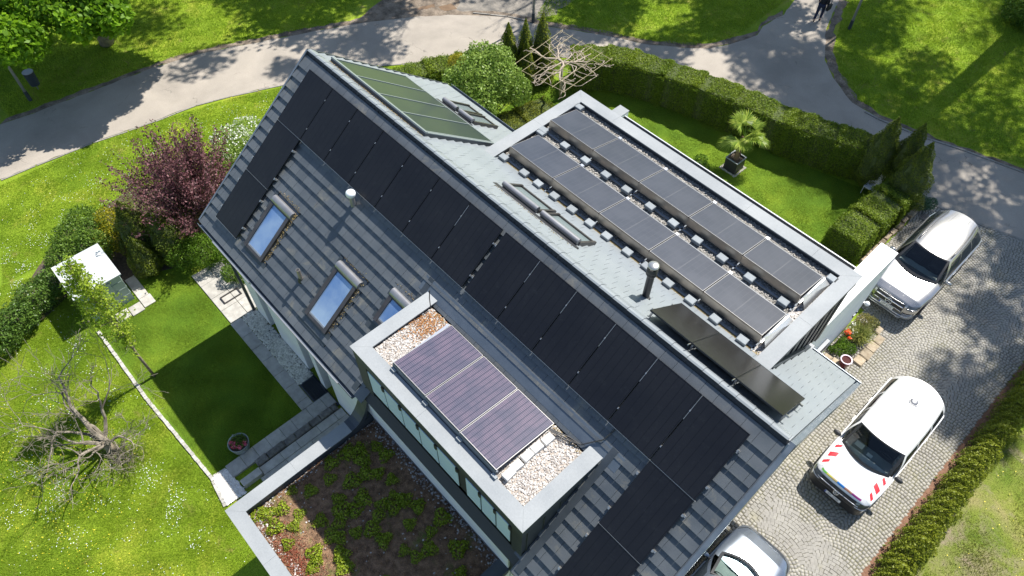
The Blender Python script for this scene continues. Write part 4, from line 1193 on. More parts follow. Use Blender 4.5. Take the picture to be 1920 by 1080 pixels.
def car(cfg, pmat, lab, cat_, name='parked_car', group=None):
    r = thing(name, lab, cat_, (0, 0, 0), group)
    L, W = cfg['L'] / 2, cfg['W'] / 2
    tab = cfg['body']          # y, halfwidth, z centre, z edge, z bottom
    cy0, cy1 = cfg['cab']      # cabin opening
    ys = sorted(set([round(v, 4) for v in np.linspace(-L, L, 70)] + [round(t[0], 4) for t in tab] + [cy0, cy1]))
    ring = [(0, 0), (.3, .03), (.55, .08), (.72, .18), (.82, .32), (.90, .52), (.96, .76), (1.0, 1.0)]
    P = []; F = []
    nr = None
    for y in ys:
        hw, zc, ze, zb = interp(tab, y)
        row = [(hw * a, zc - (zc - ze) * b) for a, b in ring] + [(hw * 1.012, lerp(ze, zb, .22)), (hw * 1.015, lerp(ze, zb, .45)), (hw * 1.0, lerp(ze, zb, .68)), (hw * .985, lerp(ze, zb, .86)), (hw * .93, zb)]
        row = [(-x, y, z) for x, z in reversed(row[1:])] + [(x, y, z) for x, z in row]
        nr = len(row); P += row
    mid = nr // 2
    for i in range(len(ys) - 1):
        for k in range(nr - 1):
            if ys[i] >= cy0 - 1e-6 and ys[i + 1] <= cy1 + 1e-6 and abs(k + .5 - mid) < 4.6: continue
            F.append((i * nr + k, i * nr + k + 1, (i + 1) * nr + k + 1, (i + 1) * nr + k))
    n = len(ys)
    F.append(tuple(range(nr - 1, -1, -1)) if False else tuple(range(nr)))
    F.append(tuple((n - 1) * nr + k for k in range(nr)))
    b = MB().add(P, [tuple(reversed(f)) for f in F]).build('body', pmat, r, auto=50)
    # windscreen surface
    yb, zb_, wb = cfg['ws_b']; yt, zt_, wt = cfg['ws_t']; cb, ct_ = cfg['ws_curve']
    def ws(u, v):
        x = (2 * u - 1)
        return (x * lerp(wb, wt, v), lerp(yb - cb * (1 - x * x), yt - ct_ * (1 - x * x), v), lerp(zb_, zt_, v) + .035 * math.sin(math.pi * v) + lerp(.02, .04, v) * (1 - x * x))
    g = MB().add(*patch(ws, .05, .95, .09, .95)).build('windscreen', CARGL, r, smooth=True)
    k = MB()
    for a in ((0, .05, 0, 1), (.95, 1, 0, 1), (.05, .95, 0, .09), (.05, .95, .95, 1)): k.add(*patch(ws, *a, nu=8, nv=8))
    k.build('windscreen_seal', BLACKP, r, smooth=True)
    # roof
    ry, rz, rw = cfg['roof_e']
    nexp = cfg.get('rr', 2.0)
    def rf(u, v):
        x = 2 * u - 1
        ct2 = cfg.get('tail', .12)
        hw = lerp(wt, rw, v ** nexp) + cfg.get('bulge', .04) * math.sin(math.pi * min(v * 1.1, 1))
        y = lerp(yt - ct_ * (1 - x * x), ry + ct2 * (1 - x * x), v)
        return (x * hw, y, lerp(zt_, rz, v) + .04 * (1 - x * x) + cfg.get('crown', .05) * math.sin(math.pi * v) - .03 * abs(x) ** 6)
    MB().add(*patch(rf, 0, 1, 0, 1, 20, 24)).build('roof', pmat, r, smooth=True)
    # rear screen / tailgate
    gy, gz, gw = cfg['rear_b']
    def rs(u, v):
        a = Vector(rf(u, 1)); x = 2 * u - 1
        c = Vector((x * gw, gy + .10 * (1 - x * x), gz))
        return tuple(a.lerp(c, v) + Vector((0, .04 * math.sin(math.pi * v), .02 * math.sin(math.pi * v))))
    MB().add(*patch(rs, .1, .9, .12, .9)).build('rear_window', SIDEGL, r, smooth=True)
    k = MB()
    for a in ((0, .1, 0, 1), (.9, 1, 0, 1), (.1, .9, 0, .12), (.1, .9, .9, 1)): k.add(*patch(rs, *a, nu=8, nv=8))
    k.build('tailgate', pmat, r, smooth=True)
    # sides: belt line to roof edge
    for sg in (-1, 1):
        def side(u, v, o=0.0):
            y_top = lerp(yt, ry, u); top = Vector(rf(1 if sg > 0 else 0, u))
            y_b = lerp(yb, gy, u)
            hw, zc, ze, z0 = interp(tab, y_b)
            bot = Vector((sg * hw * .965, y_b, ze + .02))
            p = bot.lerp(top, v) + Vector((sg * (.045 * math.sin(math.pi * v) + o), 0, 0))
            return tuple(p)
        MB().add(*patch(lambda u, v: side(u, v), 0, 1, 0, 1, 24, 6)).build('side_frame', pmat, r, smooth=True)
        for a, c in cfg['panes']:
            MB().add(*patch(lambda u, v: side(u, v, .006), a, c, .12, .86, 8, 6)).build('side_window', SIDEGL, r, smooth=True)
        # mirror
        mx, my, mz = cfg['mir']
        m_ = MB(); m_.lathe([(0, -.075), (.06, -.07), (.085, -.03), (.085, .03), (.06, .07), (0, .075)], (0, 0, 0), 12)
        mo = m_.build('wing_mirror', cfg.get('mirmat', pmat), r, smooth=True)
        mo.matrix_local = Matrix.Translation((sg * mx, my, mz)) @ Matrix.Diagonal((1.45, .8, 1.0, 1))
        MB().box(sg * mx - .10 - .05 * sg - .02, sg * mx + .10 - .05 * sg - .12 * sg, my - .03, my + .03, mz - .05, mz - .01).build('mirror_arm', BLACKP, r)
        for wy_ in cfg['wheels']:
            wh = MB().cyl((sg * (W - .235), wy_, cfg['wr']), (sg * (W - .015), wy_, cfg['wr']), cfg['wr'], n=28).build('wheel', RUB, r, auto=40)
            MB().cyl((sg * (W - .014), wy_, cfg['wr']), (sg * (W - .006), wy_, cfg['wr']), cfg['wr'] * .68, n=20).build('rim', ALU, wh)
            ar = []
            for q in range(13):
                g_a = math.pi * q / 12
                ar.append((sg * (W + .004), wy_ + (cfg['wr'] + .05) * math.cos(g_a), cfg['wr'] + (cfg['wr'] + .05) * math.sin(g_a)))
            MB().tube(ar, .03, 5).build('wheel_arch', BLACKP, r)
        # door handles and shut lines
        for hy in cfg['handles']:
            hw = interp(tab, hy)[0]
            MB().box(sg * (hw + .004) - .012, sg * (hw + .004) + .012, hy - .09, hy + .09, cfg['hz'] - .015, cfg['hz'] + .015).build('door_handle', cfg.get('handmat', pmat), r)
    # interior
    zi = cfg['dash_z']
    MB().box(-wb + .12, wb - .12, cy0 + .05, cy1 - .05, .45, .55).build('cabin_floor', INT, r)
    m_ = MB()
    def ds(u, v):
        x = 2 * u - 1
        return (x * (wb - .1), lerp(yb - cb * (1 - x * x) + .06, yb + .52, v), zi - .10 * v ** 2 + .02 * math.sin(9 * x) * v)
    m_.add(*patch(ds, 0, 1, 0, 1, 14, 6)); m_.add(*patch(lambda u, v: (lerp(-wb + .1, wb - .1, u), yb + .52 + .05 * v, zi - .10 - .4 * v), 0, 1, 0, 1, 4, 2))
    m_.build('dashboard', DASH, r, smooth=True)
    for x in (-.38, .38):
        st = MB().box(x - .24, x + .24, yb + 1.05, yb + 1.55, .55, .78, bev=.05).box(x - .23, x + .23, yb + 1.5, yb + 1.68, .781, 1.33, bev=.05).box(x - .12, x + .12, yb + 1.56, yb + 1.66, 1.34, 1.52, bev=.03)
        st.build('seat', INT, r)
    sx = cfg.get('steer', .38)
    pts = [(sx + .185 * math.cos(a), yb + .62 - .07 * math.sin(a), zi - .02 + .16 * math.sin(a)) for a in np.linspace(0, 2 * math.pi, 21)]
    MB().tube(pts, .015, 6).build('steering_wheel', BLACKP, r)
    # nose
    return r, b, ws, rf, interp, tab
def plate(r, M4, txt):
    p = MB().box(-.26, .26, -.055, .055, 0, .008, bev=.003).build('number_plate', pm('plate_white', (.75, .75, .73), .4), r); p.matrix_local = M4
    q = MB().box(-.257, -.22, -.052, .052, .0085, .010).build('plate_band', pm('plate_blue', (.02, .06, .35), .4), p)
    t = text_mesh('plate_lettering', txt, .10, BLACKP, p, Matrix.Translation((.02, -.002, .010)), .0005)
def nosem(y, z, tilt):      # frame looking out of the nose: x to the car's left side as seen from ahead
    return Matrix.Translation((0, y, z)) @ Matrix.Rotation(R(180), 4, 'Z') @ Matrix.Rotation(R(0), 4, 'Z') @ Matrix.Rotation(R(-(90 - tilt)), 4, 'X') if False else \
        Matrix.Translation((0, y, z)) @ Matrix.Rotation(R(90 - tilt), 4, 'X')
# ---- white delivery van
WP = paint('white_van_paint', (.80, .80, .79), 0, .3)
VL, VW = 4.5, 1.855
van_tab = [(-2.25, .60, .62, .54, .30), (-2.20, .74, .75, .60, .24), (-2.10, .84, .88, .70, .22), (-1.95, .89, .96, .82, .2), (-1.6, .915, 1.03, .92, .2), (-1.1, .925, 1.12, 1.03, .2),
           (-.6, .9275, 1.16, 1.08, .2), (1.6, .9275, 1.16, 1.10, .2), (2.05, .92, 1.10, 1.05, .22), (2.2, .90, 1.0, .95, .26), (2.25, .84, .8, .75, .32)]
cfg = dict(L=VL, W=VW, body=van_tab, cab=(-.95, 1.9), ws_b=(-1.02, 1.10, .78), ws_t=(-.42, 1.66, .715), ws_curve=(.24, .12), roof_e=(1.92, 1.70, .66), rear_b=(2.14, 1.08, .84),
           panes=((.06, .30), (.33, .60), (.64, .93)), mir=(1.02, -.86, 1.08), wheels=(-1.38, 1.38), wr=.325, handles=(0.0, .95), hz=.98, dash_z=1.05, rr=5.0, bulge=.03, crown=.06, tail=.24, steer=.36, mirmat=BLACKP)
van, vb, vws, vrf, _, _ = car(cfg, WP, 'white delivery van with a dark lower bumper and red striped bonnet corners on the cobbles', 'van', 'delivery_van')
VX, VY = 17.70, 6.83
van.location = (VX, VY, .045)
def onbody(tab, x, y, off=.004):
    hw, zc, ze, zb = interp(tab, y)
    f = abs(x) / hw
    ring = [(0, 0), (.3, .03), (.55, .08), (.72, .18), (.82, .32), (.90, .52), (.96, .76), (1.0, 1.0)]
    for (a, p), (b, q) in zip(ring, ring[1:]):
        if f <= b: return (x, y, zc - (zc - ze) * lerp(p, q, (f - a) / (b - a)) + off)
    return (x, y, ze + off)
def decal(name, poly, tab, mat, parent, off=.004):
    """thin sticker following the bonnet"""
    tri = tessellate_polygon([[Vector((p[0], p[1], 0)) for p in poly]])
    m_ = MB().add([onbody(tab, x, y, off) for x, y in poly], [tuple(t) for t in tri]); return m_.build(name, mat, parent)
RED = pm('red_reflective', (.62, .02, .03), .4)
for sg in (-1, 1):
    for (ya, w_, xa) in ((-1.84, .10, .68), (-1.58, .16, .62), (-1.24, .10, .68)):
        q4 = [Vector((sg * xa, ya + .05)), Vector((sg * .82, ya - .07)), Vector((sg * .83, ya + w_ - .07)), Vector((sg * xa, ya + w_ + .05))]
        P, F = patch(lambda u, v: onbody(van_tab, *q4[0].lerp(q4[1], u).lerp(q4[3].lerp(q4[2], u), v), .008), 0, 1, 0, 1, 10, 5)
        MB().add(P, F).build('warning_stripe', RED, van)
# rainbow edging above the grille
cols = [('sticker_green', (.12, .38, .05)), ('sticker_yellow', (.55, .50, .08)), ('sticker_sand', (.55, .42, .16)), ('sticker_blue', (.01, .18, .55)), ('sticker_brown', (.35, .16, .10)), ('sticker_purple', (.22, .02, .16))]
xs_ = [-.70, -.52, -.34, -.16, .08, .32, .62]
def ye(x):
    yy = -2.2
    while onbody(van_tab, x, yy, 0)[2] < .845 and yy < -1.7: yy += .005
    return yy
for (nm_, c_), a, b_ in zip(cols, xs_, xs_[1:]):
    P, F = patch(lambda u, v: onbody(van_tab, lerp(a, b_, u), ye(lerp(a, b_, u)) + .05 * v, .008), 0, 1, 0, 1, 8, 3)
    MB().add(P, F).build('edge_sticker', pm(nm_, c_, .4), van)
# dark bumper, lamps, grille bar, badge
def surf_y(tab, x, z):
    """where the body skin is, seen from ahead"""
    y0 = tab[0][0]
    for i in range(260):
        y = y0 + i * .004
        hw, zc, ze, zb = interp(tab, y)
        f = abs(x) / hw
        if f > 1.0: continue
        ring = [(0, 0), (.3, .03), (.55, .08), (.72, .18), (.82, .32), (.90, .52), (.96, .76), (1.0, 1.0)]
        q = 1.0
        for (a, p), (b, q_) in zip(ring, ring[1:]):
            if f <= b: q = lerp(p, q_, (f - a) / (b - a)); break
        if z <= zc - (zc - ze) * q: return y
    return y
def nose_band(tab, z0, z1, x0, x1, name, mat, parent, off=.012, nz=5, n_=28):
    P = []
    for j in range(nz + 1):
        for i in range(n_ + 1):
            x = lerp(x0, x1, i / n_); z = lerp(z0, z1, j / nz)
            y = surf_y(tab, x, z)
            P.append((x * 1.012, y - off, z + off * .4))
    F = [(j * (n_ + 1) + i, j * (n_ + 1) + i + 1, (j + 1) * (n_ + 1) + i + 1, (j + 1) * (n_ + 1) + i) for j in range(nz) for i in range(n_)]
    return MB().add(P, F).build(name, mat, parent, smooth=True)
def nose_line(tab, z, x0, x1, r_, name, mat, parent, off=.02):
    return MB().tube([(x * 1.01, surf_y(tab, x, z) - off, z) for x in np.linspace(x0, x1, 25)], r_, 6).build(name, mat, parent, smooth=True)
DK = pm('bumper_dark', (.016, .017, .020), .45, c2=(.022, .023, .026))
nose_band(van_tab, .20, .56, -.93, .93, 'bumper', DK, van, off=.014)
nose_band(van_tab, .565, .80, -.74, .74, 'grille', DK, van, off=.012, nz=4)
nose_line(van_tab, .70, -.66, .66, .010, 'grille_bar', pm('bright_white', (.85, .85, .88), .2), van)
for sg in (-1, 1):
    nose_band(van_tab, .60, .80, *sorted((sg * .56, sg * .875)), 'headlight', LAMPG, van, off=.02, nz=4, n_=10)
    nose_line(van_tab, .64, *sorted((sg * .60, sg * .86)), .008, 'light_strip', MATS['bright_white'], van, off=.03)
plate(van, nosem(-2.30, .42, 12), 'EP: 2100')
def ring_badge(parent, M4, r_, strokes, mat):
    m_ = MB().tube([(r_ * math.cos(a), r_ * math.sin(a), 0) for a in np.linspace(0, 2 * math.pi, 25)], r_ * .11, 6)
    for a, b_ in strokes: m_.tube([(a[0] * r_, a[1] * r_, 0), (b_[0] * r_, b_[1] * r_, 0)], r_ * .10, 5)
    o = m_.build('badge', mat, parent, smooth=True); o.matrix_local = M4
    return o
ring_badge(van, nosem(-2.285, .675, 25), .075, [((-.55, .8), (-.02, -.15)), ((.55, .8), (.02, -.15)), ((-.85, .3), (-.42, -.85)), ((-.42, -.85), (0, .05)), ((0, .05), (.42, -.85)), ((.42, -.85), (.85, .3))], CHROME)
tx = text_mesh('bonnet_lettering', 'STADTWERKE', .155, pm('pale_lettering', (.62, .62, .63), .4), van, Matrix.Translation((.0, -1.58, 1.052)) @ Matrix.Rotation(R(14), 4, 'X'), .0006)
def shut_lines(par, tab, xh, y0, y1, ys_):
    for sg in (-1, 1):
        MB().tube([Vector(onbody(tab, sg * lerp(xh, xh * .93, t), lerp(y0, y1, t), .001)) for t in np.linspace(0, 1, 10)], .005, 4).build('shut_line', BLACKP, par)
        for y in ys_:
            hw, zc, ze, zb = interp(tab, y)
            MB().tube([(sg * hw * .97, y, ze + .01), (sg * (hw * 1.012 + .002), y, lerp(ze, zb, .22)), (sg * (hw * 1.015 + .002), y, lerp(ze, zb, .5)), (sg * (hw + .002), y, lerp(ze, zb, .8))], .005, 4).build('shut_line', BLACKP, par)
shut_lines(van, van_tab, .79, -1.12, -1.98, (-.85, .25, 1.3))
# roof beacon socket
be = MB().lathe([(0, .06), (.07, .055), (.10, .03), (.12, .0)], (0, 0, 0), 20).build('roof_aerial', GREYM, van, smooth=True)
be.matrix_local = Matrix.Translation((-.0, 1.25, 1.785)) @ Matrix.Diagonal((1.0, 1.1, .7, 1))
pts = [(.15 * math.cos(a), .15 * math.sin(a), 0) for a in np.linspace(R(160), R(380), 14)]
rg = MB().tube(pts, .014, 6).build('aerial_rim', GREYM, van, smooth=True); rg.matrix_local = Matrix.Translation((0, 1.25, 1.805))
MB().box(-.48, -.22, -.80, -.62, 1.075, 1.085).build('paper_sheet', pm('paper', (.75, .75, .72), .8), van)
MB().box(-.05, .12, -.86, -.74, 1.075, 1.085).build('paper_sheet', MATS['paper'], van)
# ---- silver suv
SP = paint('silver_paint', (.36, .36, .355), .8, .26, (.39, .385, .38))
suv_tab = [(-2.46, .50, .70, .60, .34), (-2.42, .68, .86, .70, .28), (-2.32, .82, .95, .80, .26), (-2.1, .92, 1.03, .90, .26), (-1.6, .965, 1.10, .99, .26), (-1.05, .975, 1.16, 1.06, .26),
           (.5, .975, 1.18, 1.10, .26), (1.8, .975, 1.18, 1.12, .26), (2.2, .93, 1.12, 1.06, .3), (2.38, .86, 1.0, .95, .36), (2.46, .76, .8, .75, .4)]
cfg = dict(L=4.92, W=1.95, body=suv_tab, cab=(-.95, 1.9), ws_b=(-1.02, 1.15, .80), ws_t=(-.28, 1.64, .66), ws_curve=(.26, .12), roof_e=(2.02, 1.64, .56), rear_b=(2.30, 1.10, .78),
           panes=((.07, .33), (.36, .64), (.67, .92)), mir=(1.06, -.72, 1.16), wheels=(-1.5, 1.48), wr=.38, handles=(0.05, .95), hz=.98, dash_z=1.08, rr=2.6, bulge=.03, crown=.06, tail=.12, handmat=CHROME)
suv, sb, sws, srf, _, _ = car(cfg, SP, 'silver off-road estate car with roof rails parked nose in beside the clipped hedge', 'car')
suv.location = (15.13, 14.41, .045)
for sg in (-1, 1):
    pts = [tuple(Vector(srf(.5 + sg * .46, t)) + Vector((0, 0, .05))) for t in np.linspace(.08, .95, 10)]
    MB().tube(pts, .018, 6).build('roof_rail', pm('dark_rail', (.10, .10, .10), .3, .5), suv, smooth=True)
    nose_band(suv_tab, .74, .90, *sorted((sg * .60, sg * .92)), 'headlight', LAMPG, suv, off=.014, nz=4, n_=10)
    nose_line(suv_tab, .80, *sorted((sg * .64, sg * .88)), .010, 'light_strip', CHROME, suv, off=.025)
    nb = nose_band(suv_tab, .42, .56, *sorted((sg * .56, sg * .88)), 'air_intake', BLACKP, suv, off=.013, nz=3, n_=10)
    for z in (.46, .52): nose_line(suv_tab, z, *sorted((sg * .58, sg * .86)), .010, 'intake_blade', CHROME, nb, off=.022)
for x in (-.30, .30):
    pts = [onbody(suv_tab, x * (1 - .15 * t), lerp(-1.45, -2.2, t), .003) for t in (0, .3, .6, 1)]
    MB().tube(pts, .006, 4).build('bonnet_crease', SP, suv)
nose_band(suv_tab, .56, .90, -.52, .52, 'grille', BLACKP, suv, off=.010)
for z, mt, rr_ in ((.88, CHROME, .014), (.76, CHROME, .030), (.58, CHROME, .014)):
    nose_line(suv_tab, z, -.5, .5, rr_, 'grille_bar', mt, suv)
nose_band(suv_tab, .27, .44, -.90, .90, 'bumper', pm('bumper_grey', (.20, .22, .24), .4, .4), suv, off=.012)
nose_line(suv_tab, .40, -.8, .8, .018, 'bumper_trim', CHROME, suv, off=.03)
nose_line(suv_tab, .30, -.6, .6, .014, 'bumper_trim', CHROME, suv, off=.04)
plate(suv, nosem(-2.50, .50, 12), 'J·EP 8110')
ring_badge(suv, nosem(-2.50, .73, 22), .11, [((0, 0), (math.cos(R(a)), math.sin(R(a)))) for a in (90, 210, 330)], CHROME)
shut_lines(suv, suv_tab, .82, -1.12, -2.18, (-.85, .2, 1.2))
for k_, x in enumerate((-.32, .32)):
    MB().tube([tuple(Vector(srf(.5 + x / 1.5, t)) + Vector((0, 0, .002))) for t in np.linspace(.1, .95, 10)], .006, 4).build('roof_seam', BLACKP, suv)
# ---- grey saloon, nose towards the other cars
GP = paint('grey_saloon_paint', (.20, .225, .26), .8, .22, (.23, .255, .29))
sal_tab = [(-2.4, .52, .52, .46, .24), (-2.34, .68, .66, .54, .2), (-2.2, .80, .76, .62, .18), (-1.9, .87, .85, .72, .18), (-1.3, .905, .94, .84, .18), (-.8, .91, .98, .90, .18),
           (.8, .91, .98, .92, .18), (1.6, .89, .98, .92, .2), (2.1, .84, .94, .88, .22), (2.34, .72, .85, .78, .26), (2.4, .6, .6, .55, .3)]
cfg = dict(L=4.8, W=1.83, body=sal_tab, cab=(-.85, 1.55), ws_b=(-1.02, .98, .74), ws_t=(-.18, 1.36, .60), ws_curve=(.30, .14), roof_e=(1.0, 1.38, .54), rear_b=(1.7, 1.0, .66),
           panes=((.1, .45), (.5, .85)), mir=(1.0, -.62, 1.0), wheels=(-1.45, 1.4), wr=.33, handles=(0.1, 1.0), hz=.85, dash_z=.95, rr=2.5, bulge=.03, crown=.05)
sal, _, _, _, _, _ = car(cfg, GP, 'dark silver saloon car partly cut off by the lower picture edge beside the roof', 'car')
sal.matrix_world = Matrix.Translation((17.22, -.42, .045)) @ Matrix.Rotation(R(180), 4, 'Z')
for sg in (-1, 1):
    nose_band(sal_tab, .56, .72, *sorted((sg * .55, sg * .84)), 'headlight', LAMPG, sal, nz=4, n_=10)
MB().box(-.6, .6, -.30, -.22, .90, .915).build('sun_shade', pm('beige_trim', (.45, .36, .22), .7), sal)
nose_band(sal_tab, .30, .52, -.55, .55, 'grille', BLACKP, sal)
# ------------------------------------------------------------------ vegetation
LG = leafmat('leaf_mid_green', (0.06, 0.125, 0.014), (0.19, 0.30, 0.04), .4)
LB = leafmat('leaf_bright_green', (0.07, 0.15, 0.012), (0.17, 0.29, 0.025), .45)
LH = leafmat('leaf_hedge', (0.06, 0.125, 0.010), (0.30, 0.38, 0.03), .4)
LY = leafmat('leaf_yellow', (0.22, 0.22, 0.01), (0.50, 0.42, 0.02), .4)
LC = leafmat('leaf_conifer', (0.055, 0.09, 0.010), (0.18, 0.22, 0.02), .3)
LCY = leafmat('leaf_thuja', (0.085, 0.135, 0.008), (0.29, 0.32, 0.025), .3)
LP = leafmat('leaf_purple', (0.065, 0.019, 0.028), (0.25, 0.115, 0.125), .3)
LW = leafmat('blossom_white', (0.55, 0.58, 0.45), (0.85, 0.85, 0.80), .3)
LYG = leafmat('leaf_spring', (0.18, 0.29, 0.02), (0.46, 0.56, 0.06), .5)
LD = leafmat('leaf_dark_shiny', (0.04, 0.09, 0.014), (0.15, 0.25, 0.04), .3, .35)
LBU = leafmat('leaf_lilac', (0.11, 0.20, 0.02), (0.33, 0.45, 0.10), .35, .4)
def blob_points(blobs, n, shell=.35):
    """points near the surface of a union of ellipsoids, with their normals"""
    b = np.array(blobs, float)
    wts = (b[:, 3] * b[:, 4] + b[:, 4] * b[:, 5] + b[:, 3] * b[:, 5]); wts /= wts.sum()
    k = rng.choice(len(b), n, p=wts)
    d = rng.normal(size=(n, 3)); d /= np.linalg.norm(d, axis=1)[:, None]
    r = 1 - shell * rng.random(n) ** 1.6
    r *= 1 + .10 * np.sin(d[:, 0] * 9 + k) * np.sin(d[:, 1] * 8 + 2 * k) + rng.normal(0, .03, n)
    P = b[k, :3] + d * b[k, 3:] * r[:, None]
    nn = d / b[k, 3:]; nn /= np.linalg.norm(nn, axis=1)[:, None]
    keep = np.ones(n, bool)
    for j in range(len(b)):
        q = (P - b[j, :3]) / b[j, 3:]
        keep &= ~(((q ** 2).sum(1) < .42) & (k != j))
    keep &= P[:, 2] > .02
    return P[keep], nn[keep], k[keep]
def bush(name, label, cat, blobs, n, size, mat, group=None, core=True, aspect=.55, clump=True, shell=.35, extra=None, ptname='foliage', flat=.1):
    c = np.array(blobs, float)
    ctr = (c[:, 0].mean(), c[:, 1].mean(), 0)
    r = thing(name, label, cat, ctr, group)
    P, nn, k = blob_points(blobs, n, shell)
    # leaves gather in sprays of slightly different tone
    tn = (np.sin(P[:, 0] * 5.1 + 1.3) * np.sin(P[:, 1] * 4.7 + .5) * np.sin(P[:, 2] * 5.3) * .35 + rng.random(len(P)) * .6 + .25).clip(0, 1)
    leaves(ptname, P, size, mat, r, nn, tn, aspect, flat)
    st = MB()
    for bb in blobs[:14]:
        p = Vector(bb[:3]); g = Vector((ctr[0] + (bb[0] - ctr[0]) * .35, ctr[1] + (bb[1] - ctr[1]) * .35, 0))
        st.tube([g, g.lerp(p, .5) + Vector((rnd.uniform(-.05, .05), rnd.uniform(-.05, .05), .03)), p + Vector((0, 0, bb[5] * .4))], [.035, .025, .01], 5)
    st.build('stem', BARK, r)
    return r
def boxblobs(line, wdt, h, step=.42, jit=.05):
    out = []
    for a, b in zip(line, line[1:]):
        a = Vector(a); b = Vector(b); L = (b - a).length; n = max(1, int(L / step))
        for i in range(n):
            out.append((a.lerp(b, (i + .5) / n), (b - a).normalized()))
    return out
def hedge(label, line, wdt, h, mat, dens=900, size=.055, cat='hedge', group=None, rough=.05, name='clipped_hedge', tonef=None):
    """clipped hedge: leaf faces over the top and the sides of a swept box, stems inside"""
    pts = [Vector(p) for p in line]
    r = thing(name, label, cat, (pts[0].x, pts[0].y, 0), group)
    Ps = []; Ns = []
    segs = list(zip(pts, pts[1:]))
    for si, (a, b) in enumerate(segs):
        L = (b - a).length; d = (b - a) / L; nrm = Vector((-d.y, d.x))
        n = int(L * (2 * h + wdt) * dens * 1.5)
        u = rng.uniform(-.14, L + .14, n); t = rng.random(n) * (2 * h + wdt)
        dep = np.abs(rng.normal(0, .045, n))
        lump = .05 * np.sin(u * 3.1 + si) + .04 * np.sin(u * 7.7 + 2) + rng.normal(0, rough * .5, n)
        off = np.where(t < h, -wdt / 2, np.where(t < h + wdt, t - h - wdt / 2, wdt / 2))
        z = np.where(t < h, t, np.where(t < h + wdt, h, 2 * h + wdt - t))
        sgn = np.where(t < h, -1, np.where(t < h + wdt, 0, 1))
        # soften the top edges
        ed = np.clip((np.abs(off) - (wdt / 2 - .14)) / .14, 0, 1) * np.clip((z - (h - .14)) / .14, 0, 1)
        off = off * (1 - .10 * ed); z = z - .07 * ed
        off = off + sgn * (lump - dep); z = z + (sgn == 0) * (lump - dep)
        Ps.append(np.column_stack([a.x + d.x * u + nrm.x * off, a.y + d.y * u + nrm.y * off, z]))
        Ns.append(np.column_stack([nrm.x * sgn, nrm.y * sgn, (sgn == 0) * 1.0]))
    for e, sg in ((0, -1), (-1, 1)):
        a, b = segs[e]; d = (b - a).normalized(); nrm = Vector((-d.y, d.x)); c = a if e == 0 else b
        n = int(wdt * h * dens)
        o = rng.uniform(-wdt / 2, wdt / 2, n); z = rng.uniform(0, h, n); q = sg * (rng.normal(0, rough * .6, n) - .02)
        Ps.append(np.column_stack([c.x + nrm.x * o + d.x * q, c.y + nrm.y * o + d.y * q, z]))
        Ns.append(np.column_stack([np.full(n, sg * d.x), np.full(n, sg * d.y), np.zeros(n)]))
    P = np.vstack(Ps); Nn = np.vstack(Ns)
    P[:, 2] = np.maximum(P[:, 2], .02)
    tn = rng.random(len(P)) * .55 + .28 * (Nn[:, 2] > .5) * (.5 + .5 * np.sin(P[:, 0] * 2.2) * np.sin(P[:, 1] * 1.7 + 1)) + .1  # leaves on the hedge top tinted lighter, sunlight put into their colour
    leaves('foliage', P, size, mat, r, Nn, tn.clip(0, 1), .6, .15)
    m_ = MB()
    for a, b in segs:
        L = (b - a).length; d = (b - a) / L; nrm = Vector((-d.y, d.x)); w2 = wdt / 2 - .09
        a2 = a - d * .12; b2 = b + d * .12
        if (a, b) == segs[0]: a2 = a + d * .06
        if (a, b) == segs[-1]: b2 = b - d * .06
        q = [a2 + nrm * w2, b2 + nrm * w2, b2 - nrm * w2, a2 - nrm * w2]
        q = [(p.x, p.y) for p in q]
        m_.prism(q[::-1], 0.0, h - .09)
    m_.build('inner_twigs', pm('twig_mass', (0.045, 0.065, 0.015), .95, c2=(0.08, 0.10, 0.03), vs_=12, bump=1, bs=30, wcoord=True), r)
    return r
# long garden hedge along the path
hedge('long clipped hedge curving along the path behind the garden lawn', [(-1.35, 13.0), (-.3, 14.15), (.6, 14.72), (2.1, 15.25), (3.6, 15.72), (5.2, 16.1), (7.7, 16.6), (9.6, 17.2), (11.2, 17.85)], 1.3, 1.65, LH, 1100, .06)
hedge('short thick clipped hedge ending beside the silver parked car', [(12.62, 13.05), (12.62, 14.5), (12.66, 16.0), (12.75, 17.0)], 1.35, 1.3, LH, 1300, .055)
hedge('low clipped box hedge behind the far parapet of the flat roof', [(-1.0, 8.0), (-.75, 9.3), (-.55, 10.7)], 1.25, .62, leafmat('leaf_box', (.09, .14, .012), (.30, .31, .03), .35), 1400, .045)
hedge('loose low hedge beside the path left of the lilac bush', [(-5.9, 6.6), (-5.55, 8.0), (-5.0, 9.3), (-4.2, 10.4)], 1.15, 1.15, LH, 1100, .06, rough=.12)
bush('golden_shrub', 'golden leaved shrub top growing out of the hedge beside the lilac', 'shrub', [(-4.9, 9.2, 1.1, .45, .5, .35), (-4.6, 9.9, 1.0, .4, .45, .3)], 2600, .06, LY)
bush('lilac_bush', 'tall broad light green lilac bush behind the far gable side', 'bush',
     [(-2.7, 8.6, 1.5, 1.2, 1.2, 1.3), (-3.3, 9.3, 1.9, .9, .9, .9), (-2.0, 9.2, 1.7, .9, .9, 1.0), (-1.9, 8.0, 1.3, .9, .8, 1.0), (-3.3, 8.0, 1.3, .9, .8, .9), (-2.6, 9.6, 2.2, .7, .7, .7), (-1.4, 9.6, 1.4, .6, .6, .7)], 22000, .115, LBU, shell=.5)
